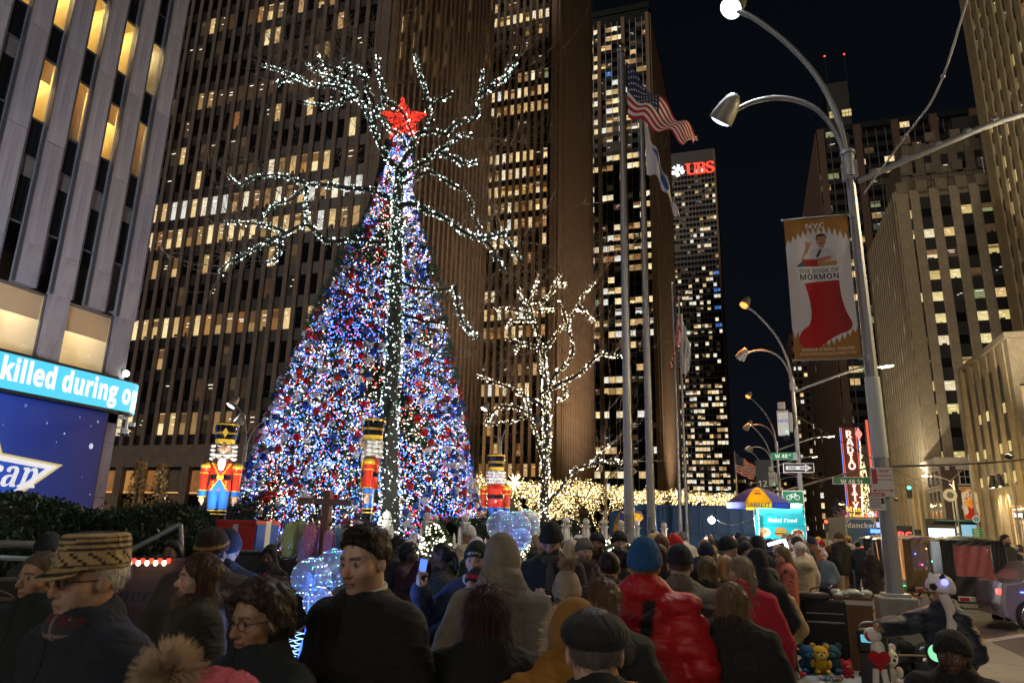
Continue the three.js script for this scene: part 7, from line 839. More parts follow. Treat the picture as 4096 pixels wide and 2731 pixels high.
person('bearded man in a black beanie looking up, behind the plaid scarf', [597, 531, 8.9, 8], { hat: ['beanie', BLK], skin: 'tan', beard: [.03, .02, .016], coat: BLK, hood: 'down', hp: -6 });
person('bearded man in black beanie with a dark strap over a tan jacket', [619, 530, 8.95, -15], { hat: ['beanie', [.012, .011, .012]], skin: 'tan', beard: [.03, .018, .012], coat: (x, y, z) => (Math.abs(x * .8 + (y - 1.25)) < .05 && z > 0 ? [.02, .02, .02] : [.36, .29, .18]) });
person('man in dark flat cap left of the bearded pair', [577, 536, 9.4, 20], { hat: ['flat', CHAR], skin: 'dark', hair: ['short', BLK], coat: BLK });
person('man with cropped dark hair seen from behind, black jacket', [609, 549, 5.4, 172], { hair: ['crew', DKBRN, { line: .0 }], skin: 'tan', coat: BLK, collar: 1 });
person('woman with red hood edge behind the cropped hair man', [620, 545, 6.2, 160], { hair: ['short', DKBRN], f: 1, coat: [.02, .02, .022], scarf: { c: [.4, .05, .04] } });
person('man in a blue knit beanie and bright red puffer jacket, from behind', [644, 538.5, 4.3, 186], { hat: ['beanie', [.012, .085, .235], { peak: .125, ribs: 60 }], hair: ['short', BLOND], coat: (x, y, z) => { const n = 1 + .1 * noise(x * 7, y * 7, z * 7); return Math.abs(x + .045 - (1.45 - y) * .18) < .035 && z < 0 && y > 1.27 && y < 1.46 ? [.02, .014, .014] : [.46 * n, .012 * n, .016 * n]; }, puff: 1, collar: 1, hood: 'down', wide: 1.16, arms: 'down', hem: .74, rough: .5, coatName: 'puffer_jacket' });
person('man in a navy cap, grey hood and black white plaid shirt, from behind', [679, 542, 5.1, 184], { hat: ['cap', (x, y, z) => [.014, .016, .026].map((v) => v * (1 + .2 * noise(x * 90, y * 90, z * 90))), { back: 0 }], hair: ['crew', [.10, .06, .04]], skin: 'pale', coat: (x, y, z) => (y > 1.39 + .10 * Math.abs(x) && z < .08 ? [.17, .15, .13] : plaid([.020, .022, .028], [.060, .060, .062], [.28, .26, .22])(x, y, z)), hood: 'down', wide: 1.12, hem: .78, arms: 'pocket' });
person('woman with light brown hair tied in a ponytail, dark coat, from behind', [603, 575, 3.7, 178], { hair: ['pony', [.095, .056, .032]], f: 1, skin: 'pale', coat: CHAR, s: .93, hood: 'down', hy: -18 });
person('man in a dark cloth cap at the bottom edge, ear and black collar', [596, 599, 2.25, 158], { hat: ['flat', (x, y, z) => [.022, .023, .024].map((v) => v * (1 + .2 * noise(x * 60, y * 60, z * 60))), {}], hair: ['crew', [.10, .09, .085]], skin: 'pale', shave: 0, coat: BLK, collar: 1, hy: 20, s: .98 });
person('person in a mustard puffer coat with a pale fur hood, bottom centre', [575, 601, 2.8, 176], { hood: 'up', hoodCol: [.30, .15, .03], fur: [.52, .42, .28], coat: [.36, .17, .025], puff: 1, wide: 1.15, coatName: 'puffer_coat', s: .94 });
person('woman with long light brown hair in a long black coat, from behind', [731, 581, 4.4, 182], { hair: ['long', [.14, .09, .05], { len: .32 }], f: 1, coat: [.013, .012, .014], hem: .35, collar: 1, thick: .04, wide: 1.05 });
const redCoat = person('woman in a crimson coat with grey blond ponytail and shoulder bag', [740, 554, 5.9, 172], { hair: ['pony', [.20, .155, .11]], f: 1, skin: 'pale', coat: [.42, .016, .045], hem: .30, hy: -28, arms: 'bag', wide: 1.05, rough: .95 });
person('person in a fur trimmed dark hood in front of the crimson coat', [756, 549, 7.2, 165], { hood: 'up', fur: [.42, .30, .17], coat: [.015, .018, .026] });
person('child with dark pigtails right of the crimson coat', [770, 566, 7.4, 150], { child: 1, hair: ['pony', BLK], f: 1, coat: [.45, .33, .16], trousers: [.03, .05, .12] });
person('woman with honey blond hair between plaid shirt and crimson coat', [725, 554, 7.4, 172], { hair: ['long', [.34, .20, .085], { len: .3 }], f: 1, coat: BLK });
person('woman with brown blond hair right behind the plaid shirt', [707, 555, 7.2, 175], { hair: ['long', [.11, .072, .038], { len: .3 }], f: 1, coat: [.02, .02, .02] });
person('person in a navy beanie facing away before the blue truck', [706, 541, 8.9, 180], { hat: ['beanie', [.012, .018, .045]], coat: [.013, .015, .022], hood: 'down' });
person('man in a large black beanie, side of face lit by the cart', [727, 535, 8.8, -130], { hat: ['beanie', [.013, .018, .022]], skin: 'tan', coat: [.013, .014, .016], collar: 1, wide: 1.1 });
person('person in a black beanie just right of the large black beanie', [745, 541, 8.9, 178], { hat: ['beanie', [.011, .012, .016]], coat: [.012, .014, .02] });
person('tall person in dark navy hood queueing before the food cart', [757, 535.5, 11.5, 180], { hood: 'up', coat: [.010, .016, .028] });
person('man with reddish brown hair behind the blue beanie', [660.5, 533, 8.2, 178], { hair: ['short', [.09, .038, .018]], skin: 'pale', coat: [.03, .03, .03] });
person('person with straight brown hair left of the navy cap man', [659, 543, 7.4, 176], { hair: ['long', [.06, .03, .016], { len: .26 }], f: 1, coat: [.02, .018, .018] });
person('youngster in a red and white santa hat before the blue truck', [674, 535, 8.9, 120], { hat: ['beanie', (x, y, z) => (y - z * .28 < .04 ? [.62, .58, .55] : [.55, .02, .02]), { peak: .13 }], skin: 'pale', coat: [.03, .03, .04] });
// right hand side, standing on the pavement in full figure
person('woman in a terracotta dotted jumper and black leggings beside the goods', [783, 545, 10.6, 75], { hair: ['long', [.14, .09, .05], { len: .2 }], f: 1, skin: 'pale', coat: (x, y, z) => (noise(x * 16, y * 16, z * 16) > .62 ? [.03, .02, .03] : [.40, .105, .07]), coatName: 'jumper', hem: .92, trousers: [.010, .011, .022], shoes: [.42, .40, .38], arms: 'chest', legs: 1, hp: 14, puff: 0, thick: .034 });
person('tall man in grey beanie, black jacket and khaki trousers, from side', [839, 531.5, 20.2, 120], { hat: ['beanie', [.06, .052, .045]], coat: [.010, .011, .014], trousers: [.26, .185, .115], legs: 1, wide: 1.25, hp: 14, thick: .04 });
person('woman in a long dark coat with grey hood beside the lamp pole', [870, 548, 20.4, 170], { hood: 'up', hoodCol: [.13, .105, .085], coat: [.020, .016, .018], hem: .42, trousers: [.22, .21, .22], legs: 1 });
person('person in brown hood and rust trousers left of the tall man', [828, 545, 20.8, 150], { hood: 'up', hoodCol: [.19, .075, .035], coat: [.012, .012, .014], trousers: [.16, .06, .03], legs: 1 });
person('man in navy jacket between the tall man and the lamp pole', [857, 540, 22.5, 185], { hair: ['short', DKBRN], coat: [.016, .026, .045], trousers: [.02, .025, .04], legs: 1 });
const vendor = person('street vendor in a glowing white panda hat and shiny navy puffer', [939, 572, 7.6, 55], { hat: ['plush', (x, y, z) => { const e = Math.hypot(x - .055, y - .07, z - .085) < .034 || Math.hypot(x + .055, y - .07, z - .085) < .034 || Math.hypot(x - .085, y - .15, z) < .03; return e ? [.02, .02, .025] : Math.hypot(x, y - .045, z - .118) < .02 ? [.55, .03, .03] : [.74, .72, .72]; }], skin: 'olive', coat: [.020, .026, .042], puff: 1, hood: 'down', armR: 'reach', armL: 'pocket', hand: 'grip', scarf: { c: BLK }, rough: .5, s: .92, hp: 8, trousers: NAVY });
person('seated woman in a black head wrap at the lower right corner', [950, 627, 4.9, 12], { hat: ['wrap', [.016, .016, .016]], f: 1, skin: 'dark', coat: [.012, .012, .013], sit: 1, seat: .47, s: .95, collar: 1, thick: .04, ground: 0, arms: [[.27, 1.12, .06], [.16, .98, .26]] });
person('man in a dark jacket and jeans striding across the avenue', [1004, 533, 22.5, -60], { hair: ['short', DKBRN], beard: [.03, .02, .015], skin: 'tan', coat: [.022, .026, .032], trousers: [.045, .10, .20], stride: 1, legs: 1, armL: 'swing', armR: 'swingF', ground: -.15 });
person('pedicab driver in a dark coat standing by the blue lit cab', [899, 541, 26.5, -110], { hat: ['beanie', [.02, .05, .03]], coat: [.02, .025, .035], trousers: BLK, legs: 1, armL: 'up', armR: 'up', ground: -.15 });
person('woman in pale pink knit hat near the brown hood', [823, 546, 17.5, 20], { hat: ['pom', [.55, .48, .48], { pom: [.6, .5, .5] }], f: 1, skin: 'pale', coat: [.10, .14, .18], trousers: BLK });
person('dark haired woman facing the viewpoint beyond the goods', [815, 545, 18.5, 10], { hair: ['long', BLK, { len: .25 }], f: 1, skin: 'tan', coat: BLK });
// things they hold or carry
{ const held = (name, label, cat, p, geos) => { const t = thing(name, label, cat, p); for (const [n, g, m] of geos) obj(n, g, m, t); return t; };
  let p = phone2.at(0, 1.215, .37); let t = held('phone', 'dark phone held by the man in the tall black beanie', 'phone', p, [['body', rb(.075, .15, .01, .004), M.black]]); t.rotation.set(-.9, phone2.th, 0);
  p = phoneMan.at(0, 1.6, .30); p = at(423, 566, 7.9); t = held('phone', 'raised phone with a bright blue screen by the fence', 'phone', p, [['body', rb(.085, .17, .012, .004), M.black], ['screen', T(rb(.078, .158, .003, .001), 0, 0, .008), emit([.10, .22, 1], 1.4)]]); t.rotation.set(0, .3, -.12);
  p = redCoat.at(.33, .93, .05); t = held('handbag', 'dark patterned shoulder bag of the woman in crimson', 'handbag', p, [['pouch', rb(.34, .30, .13, .05), mat([.02, .016, .02], .6)], ['strap', tube([[-.12, .13, 0], [-.16, .42, -.02], [-.22, .52, -.02], [-.1, .42, .06], [.12, .13, .02]], .012, 6), mat([.02, .016, .02], .5)]]); t.rotation.y = redCoat.th;
  p = vendor.at(-.20, 1.02, .58); const h = thing('plush_toy', 'white plush toy with long legs and a big red heart in the vendor hand', 'plush toy', p), pl = mat([.72, .68, .66], .95, 0, { bumpMap: grainTex, bumpScale: .004 }), rd = mat([.42, .012, .02], .9); obj('head', sp(.075, -.03, .18, 0, 1, .85, .9), pl, h); obj('ear', [sp(.022, .03, .27, 0, 1, 2, 1)], rd, h); obj('ear', [sp(.022, -.07, .17, .03, 1.2, 2, 1)], rd, h); obj('heart', [sp(.055, -.036, .0, .04, 1, 1, .6), sp(.055, .036, .0, .04, 1, 1, .6), T(new THREE.ConeGeometry(.085, .11, 16).rotateX(PI).scale(1, 1, .6), 0, -.06, .04, 0)], rd, h); obj('body', sp(.06, 0, .06, 0, 1, 1.4, .9), pl, h); for (const k of [-1, 1]) { obj('leg', [tube([[k * .03, -.1, 0], [k * .05, -.3, .01], [k * .055, -.48, 0]], .027, 8), sp(.045, k * .06, -.52, .02, 1, 1.4, 1.1)], pl, h); }
  const fl = thing('hat_flap', 'long white plush flap with glowing end hanging from the panda hat', 'hat flap', vendor.at(.10, 1.56, .06)); obj('band', tube([[0, .05, .02], [.03, -.10, .08], [-.01, -.28, .13], [-.10, -.42, .16]], .042, 10), pl, fl); obj('lamp', sp(.07, -.13, -.40, .17, 1, 1, .7), emit([.35, 1, .55], .9), fl); obj('lamp', sp(.03, .02, .16, .03), emit([.3, .3, 1], 2), fl);
}
// the crowd further back, each its own person
{
  const hats = [['beanie', 'black', [.013, .013, .015]], ['beanie', 'grey', [.14, .13, .125]], ['pom', 'pale pink', [.55, .40, .40]], ['beanie', 'navy', [.014, .02, .05]], ['pom', 'crimson', [.42, .015, .03]], ['beanie', 'white', [.6, .58, .56]], ['cap', 'cream', [.55, .5, .42]], ['beanie', 'mustard', [.40, .24, .04]], null, null, null, null], hairs = [['short', 'dark', DKBRN], ['long', 'brown', BRN], ['long', 'blond', BLOND], ['curly', 'black', BLK], ['short', 'grey', GREY], ['pony', 'auburn', [.09, .035, .02]]];
  const coats = [['black', BLK], ['navy', [.014, .022, .045]], ['charcoal', CHAR], ['maroon', [.09, .014, .02]], ['olive', [.055, .05, .03]], ['tan', [.26, .19, .12]], ['cream', [.50, .46, .40]], ['denim blue', [.03, .06, .14]], ['grey', [.15, .145, .145]], ['rust', [.20, .07, .025]], ['forest green', [.02, .05, .03]], ['beige', [.36, .30, .22]]];
  const done = new Set(), r = rng(515); const zones = [[650, 760, 9, 22, 24, 'in the crowd before the blue truck', 175], [628, 660, 9, 16, 5, 'in the crowd right of the flagpoles', 170], [760, 818, 12, 24, 12, 'in the queue before the food cart', 175], [805, 850, 24, 40, 12, 'on the pavement beyond the food cart', 60], [384, 520, 9.2, 12.5, 3, 'by the white picket fence', 160], [520, 625, 8.5, 13, 9, 'between the fence and the flagpoles', 150], [1006, 1022, 27, 33, 6, 'behind the steel barrier at the right edge', 30], [690, 790, 23, 30, 9, 'in the far crowd beside the blue truck', 170]];
  for (const [u0, u1, d0, d1, n, where, face] of zones) for (let i = 0; i < n; i++) {
    let k, hat, hair, coat, tries = 0; do { hat = hats[Math.floor(r() * hats.length)]; hair = hairs[Math.floor(r() * hairs.length)]; coat = coats[Math.floor(r() * coats.length)]; k = (hat ? hat[1] + hat[0] : hair[1] + hair[0]) + coat[0] + where; } while (done.has(k) && tries++ < 60); done.add(k);
    const D = mix(d0, d1, (i + r()) / n), u = u0 + (u1 - u0) * r(), Hm = 1.52 + .30 * r(), ground = D > 26 && u > 1000 ? -.15 : 0, hor = 525 + (u - 512) * .0255, v = hor + (EYE - Hm - ground) * F / (D * .985), f = face + (r() - .5) * 90;
    const hn = hat ? `${hat[1]} ${hat[0] === 'pom' ? 'pompom hat' : hat[0]}` : { short: `short ${hair[1]} hair`, long: `long ${hair[1]} hair`, curly: `curly ${hair[1]} hair`, pony: `${hair[1]} ponytail` }[hair[0]];
    person(`person, ${hn}, ${coat[0]} coat, ${where}`, [u, v, D, f], { hat: hat && [hat[0], hat[2], hat[0] === 'pom' ? { pom: hat[2] } : {}], hair: hat ? (hair[0] === 'long' ? [hair[0], hair[2], { len: .25 }] : undefined) : [hair[0], hair[2], { len: .28 }], f: hair[0] === 'long' ? 1 : 0, coat: coat[1], skin: ['pale', 'tan', 'olive', 'brown', 'dark'][Math.floor(r() * 5)], hood: r() < .3 ? 'down' : undefined, puff: r() < .35 ? 1 : 0, hem: r() < .4 ? .5 : .8, arms: pick(['pocket', 'down', 'pocket', 'chest', 'phone']), trousers: r() < .5 ? BLK : [.03, .045, .09], ground, group: 'people in the crowd' });
  }
}
// ---------------------------------------------------------------- stalls, vehicles and goods
{ // blue refuse truck across the side street
  const z = -45, g = thing('refuse_truck', 'big blue ribbed refuse truck parked behind the crowd and flagpoles', 'truck', [0, 0, 0]), blue = mat([.012, .085, .25], .42, .1, { map: streakTex, bumpMap: grainTex, bumpScale: .003 }), dark = mat([.01, .03, .09], .5);
  obj('container', rb(6.7, 2.75, 2.5, .05, -3.05, 1.95, z - 1.3), blue, g); for (let i = 0; i < 9; i++) obj('rib', rb(.17, 2.6, .3, .02, -6.1 + i * .78, 1.95, z + .08), blue, g); obj('rail', [rb(6.7, .14, .14, .02, -3.05, 3.3, z + .02)], blue, g); obj('rail', [rb(6.7, .12, .12, .02, -3.05, 1.7, z + .01)], blue, g);
  obj('hopper', T(shapeGeo([[-8.6, .7], [-6.5, .7], [-5.9, 3.45], [-6.6, 3.35], [-8.5, 2.85]], 2.3, .04), 0, 0, z - 2.4), blue, g); obj('hopper_mouth', T(shapeGeo([[-8.0, 1.9], [-6.6, 2.9], [-6.3, 3.1], [-6.9, 2.95], [-8.1, 2.5]], .05), 0, 0, z + .0), M.black, g); obj('arm', [bar(V(-8.3, .9, z + .1), V(-6.3, 3.0, z + .1), .09, .09, 4), bar(V(-7.9, .75, z + .14), V(-5.9, 2.9, z + .14), .05, .05, 6)], dark, g);
  obj('reflector_strip', T(bx(1.5, .14, .03), -7.3, 1.5, z + .2, 0, 0, .72), mat([.6, .2, .15], .4), g); for (const x of [-7.4, -5, -1.2, .0]) { obj('wheel', [cy(.5, .5, .3, 0, 0, 0, 20).rotateX(PI / 2).translate(x, .5, z - .2)], M.rubber, g); } obj('chassis', bx(8.6, .3, 2, -3.9, .55, z - 1.2), M.darkMetal, g);
  obj('lettering', [T(letters('UNL. WT. 39480', .13, .01), -.9, 1.55, z + .08), T(letters('MGVW 78,000', .13, .01), -.9, 1.38, z + .08), T(letters('BIC LIC #2422', .13, .01), -.9, 1.21, z + .08)], M.white, g); obj('tail_panel', rb(.15, 2.4, 2.4, .02, .42, 1.9, z - 1.3), dark, g);
}
const umbTex = (blue) => canvasTex(256, 256, (x, w, h) => { x.fillStyle = blue ? '#1b2f86' : '#e8b400'; x.fillRect(0, 0, w, h); if (blue) { x.fillStyle = 'rgba(200,80,60,.5)'; x.fillRect(96, 120, 64, 22); } else { txt(x, 'SABRETT', 128, 120, 36, '#9a2a1c'); x.fillStyle = '#8a3420'; x.beginPath(); x.ellipse(128, 150, 56, 15, 0, 0, 7); x.fill(); x.fillStyle = '#c9853a'; x.beginPath(); x.ellipse(128, 160, 60, 9, 0, 0, PI); x.fill(); } });
const TY = umbTex(false), TB = umbTex(true), valY = canvasTex(256, 64, (x, w, h) => { x.fillStyle = '#e8b400'; x.fillRect(0, 0, w, h); txt(x, 'SABRETT', 128, 50, 54, '#14206a'); }), valB = canvasTex(256, 64, (x, w, h) => { x.fillStyle = '#1b2f86'; x.fillRect(0, 0, w, h); txt(x, 'FRANKFURTERS', 128, 42, 26, '#33489c'); });
function umbrella(label, top, r, h, p0, rx = 0, rz = 0) {
  const g = thing('parasol', label, 'parasol', top); g.rotation.set(rx, 0, rz); const cm = (t) => new THREE.MeshPhysicalMaterial({ map: t, roughness: .7, transmission: .25, thickness: 0 }); const my = cm(TY), mb = cm(TB), vy = cm(valY), vb = cm(valB);
  for (let i = 0; i < 8; i++) { const a0 = p0 + i * PI / 4, a1 = a0 + PI / 4, rows = []; for (let j = 0; j <= 6; j++) { const t = j / 6, row = []; for (let k = 0; k <= 6; k++) { const a = mix(a1, a0, 1 - k / 6), q = r * t * (1 - .05 * Math.sin(k / 6 * PI) * t); row.push(V(Math.cos(a) * q, -h * Math.pow(t, 1.5) , Math.sin(a) * q)); } rows.push(row.reverse()); } const pn = obj('panel', quadStrip(rows), i % 2 ? mb : my, g); const e = rows.at(-1); obj('valance', quadStrip([e, e.map((q) => V(q.x * .99, q.y - .2, q.z * .99))]), i % 2 ? vb : vy, g); obj('rib', bar(V(0, -.02, 0), V(Math.cos(a0) * r * .97, -h * .97, Math.sin(a0) * r * .97), .008, .006, 4), M.metal, g); }
  obj('pole', cy(.022, .022, top.y - .1, 0, -top.y / 2, 0, 8), M.metal, g); obj('tip', sp(.04, 0, .03, 0), M.black, g); return g;
}
{ const t = onZ(757, 486.5, -26.6); umbrella('blue and yellow vendor parasol lettered SABRETT over the food cart', t, 1.12, .55, PI * 3 / 8); const q = at(620, 511, 31); umbrella('small tilted yellow vendor parasol left of the flagpoles', q, .75, .5, .2, .35, .55); }
{ // food cart
  const Z = -27, a = onZ(756.5, 540, Z), b = onZ(804, 506, Z), w = b.x - a.x, cx = (a.x + b.x) / 2, g = thing('food_cart', 'turquoise street food cart with food pictures, bright strip lamp and serving window', 'food cart', [cx, 0, Z - .6]), teal = mat([.02, .30, .36], .4, 0, { physical: true, clearcoat: .4 }), top = b.y - .35;
  const pan = canvasTex(512, 512, (x, W, H) => { x.fillStyle = '#12a3b0'; x.fillRect(0, 0, W, H); x.fillStyle = '#0c7f92'; x.fillRect(0, 105, W, 8); x.fillStyle = '#fff'; x.font = 'italic bold 56px serif'; x.fillText('Halal Food', 120, 70); const q = rng(3);
    const dish = (X, Y, c) => { x.fillStyle = '#e9e2d6'; x.beginPath(); x.ellipse(X, Y, 64, 52, 0, 0, 7); x.fill(); for (let i = 0; i < 90; i++) { const A = q() * 7, K = Math.sqrt(q()); x.fillStyle = c[Math.floor(q() * c.length)]; x.beginPath(); x.arc(X + Math.cos(A) * 50 * K, Y + Math.sin(A) * 38 * K, 6 + q() * 6, 0, 7); x.fill(); } }; dish(85, 190, ['#d8a060', '#b8622c', '#f0d8a8', '#e8c080']); dish(425, 195, ['#5a2c1c', '#7a3a20', '#2c6a2c', '#b03020', '#3c1c14']);
    x.fillStyle = '#b8722c'; x.beginPath(); x.ellipse(255, 168, 62, 38, 0, PI, 0); x.fill(); x.fillStyle = '#3f8a30'; x.fillRect(190, 170, 130, 14); x.fillStyle = '#5a2a18'; x.fillRect(194, 186, 122, 20); x.fillStyle = '#e8a818'; x.fillRect(196, 182, 118, 6); x.fillStyle = '#b8722c'; x.beginPath(); x.ellipse(255, 208, 62, 24, 0, 0, PI); x.fill(); x.fillStyle = '#e4ecee'; x.fillRect(18, 300, 300, 150); dish(95, 385, ['#c8782c', '#a85a20', '#e0a050']); dish(240, 385, ['#b87030', '#d89848', '#8a4818']);
    x.save(); x.translate(430, 390); x.rotate(1.05); x.fillStyle = '#c98338'; x.beginPath(); x.ellipse(0, 0, 95, 34, 0, 0, 7); x.fill(); x.fillStyle = '#a03a1c'; x.beginPath(); x.ellipse(0, -6, 100, 17, 0, 0, 7); x.fill(); x.strokeStyle = '#e8c020'; x.lineWidth = 7; x.beginPath(); for (let i = -80; i < 80; i += 4) x.lineTo(i, -6 + 7 * Math.sin(i * .25)); x.stroke(); x.restore(); });
  obj('cabin', [rb(w, .08, 1.3, .02, 0, .9, 0), rb(w, .08, 1.3, .02, 0, top, 0), rb(.06, top - .9, 1.3, .01, -w / 2, (top + .9) / 2, 0), rb(.06, top - .9, 1.3, .01, w / 2, (top + .9) / 2, 0), rb(w, top - .9, .05, .01, 0, (top + .9) / 2, -.62)], teal, g); obj('front_print', new THREE.PlaneGeometry(w, top - .85).translate(0, (top + .9) / 2, .68), new THREE.MeshStandardMaterial({ map: pan, roughness: .4, emissive: new THREE.Color(1, 1, 1), emissiveMap: pan, emissiveIntensity: .42 }), g);
  obj('fascia', rb(w * .95, .36, .1, .02, .0, top + .2, .55), teal, g); obj('strip_lamp', rb(w * .92, .06, .06, .02, 0, top + .41, .62), emit([.9, 1, 1], 9), g); obj('counter', rb(w, .05, .35, .01, 0, 1.25, .82), M.chrome, g); obj('awning_post', [cy(.02, .02, 1.2, -w / 2 - .02, top - .3, .75, 8), cy(.02, .02, 1.2, w / 2, top - .3, .75, 8)], M.chrome, g); for (const x of [-.6, .6]) obj('wheel', cy(.28, .28, .12, 0, 0, 0, 18).rotateZ(PI / 2).translate(x * w * .75, .28, 0), M.rubber, g); obj('base', rb(w * .96, .6, 1.2, .02, 0, .58, 0), M.steel, g);
  const L = new THREE.RectAreaLight(new THREE.Color(.88, 1, 1), 26, w * .9, .12); L.position.set(0, top + .36, .74); L.lookAt(cx, .4, Z + 4); g.add(L);
  const p = onZ(711.5, 519.5, -26.4), bl = thing('bare_bulb', 'dazzling white bare bulb hanging left of the food cart', 'lamp', p); obj('bulb', sp(.115, 0, 0, 0), emit([.94, .98, 1], 30), bl); obj('cable', tube([[0, .11, 0], [.2, .0, 0], [.6, -.15, -.05], [cx - w / 2 - p.x, .1, -.1]], .012, 5), M.rubber, bl); obj('socket', cy(.03, .03, .08, 0, .14, 0, 8), M.black, bl); const B = new THREE.PointLight(new THREE.Color(.94, .98, 1), 110); B.position.set(0, 0, .0); B.castShadow = true; B.shadow.radius = 6; bl.add(B);
  const mn = thing('price_screen', 'bright tilted white lamp panel standing behind the dotted jumper woman', 'lamp panel', at(791, 557, 13.5)); obj('tube', rb(.05, .62, .05, .015), emit([.8, .95, 1], 5), mn); obj('tube', T(rb(.3, .05, .05, .015), -.14, .3, 0), emit([.8, .95, 1], 5), mn); obj('stand', cy(.015, .015, mn.position.y, 0, -mn.position.y / 2, 0, 6), M.darkMetal, mn); mn.rotation.z = .3; const ML = new THREE.PointLight(new THREE.Color(.8, .95, 1), 3); ML.position.set(.0, 0, .1); mn.add(ML);
  // rack of winter hats for sale
  const rk = thing('hat_rack', 'dark vendor rack hung with scarves and hats by the food cart', 'rack', at(775, 560, 16).setY(0)); obj('frame', [cy(.02, .02, 1.7, -.6, .85, 0), cy(.02, .02, 1.7, .6, .85, 0), bx(1.24, .03, .03, 0, 1.68, 0), bx(1.24, .03, .03, 0, 1.1, 0)], M.darkMetal, rk); for (let i = 0; i < 8; i++) obj('scarf', quadStrip([0, 1, 2, 3].map((j) => [0, 1, 2].map((k) => V(-.55 + i * .155 + k * .06, 1.66 - j * .3, .05 + .02 * Math.sin(j + k + i))))), mat([[.05, .05, .06], [.3, .22, .16], [.25, .03, .05], [.1, .1, .12]][i % 4], .95), rk);
  [['pale pink', [.5, .36, .36], 776], ['black and white', [.12, .12, .12], 786], ['crimson', [.42, .02, .05], 796.5], ['mottled grey', [.2, .2, .2], 804], ['striped navy', [.04, .05, .12], 769]].forEach(([n, c, u], i) => { const p2 = at(u, 548 + (i % 2) * 2, 15.8), h = thing('knit_hat', `${n} pompom hat on the vendor rack`, 'knit hat', p2); obj('crown', [sp(.105, 0, 0, 0, 1, 1.15, 1)], mat(c, .95, 0, { bumpMap: grainTex, bumpScale: .01 }), h); obj('cuff', new THREE.TorusGeometry(.1, .025, 8, 20).rotateX(PI / 2).translate(0, -.06, 0), mat(c, .95), h); obj('pompom', sp(.05, 0, .15, 0), mat(c.map((v) => v * 1.15), 1), h); });
}
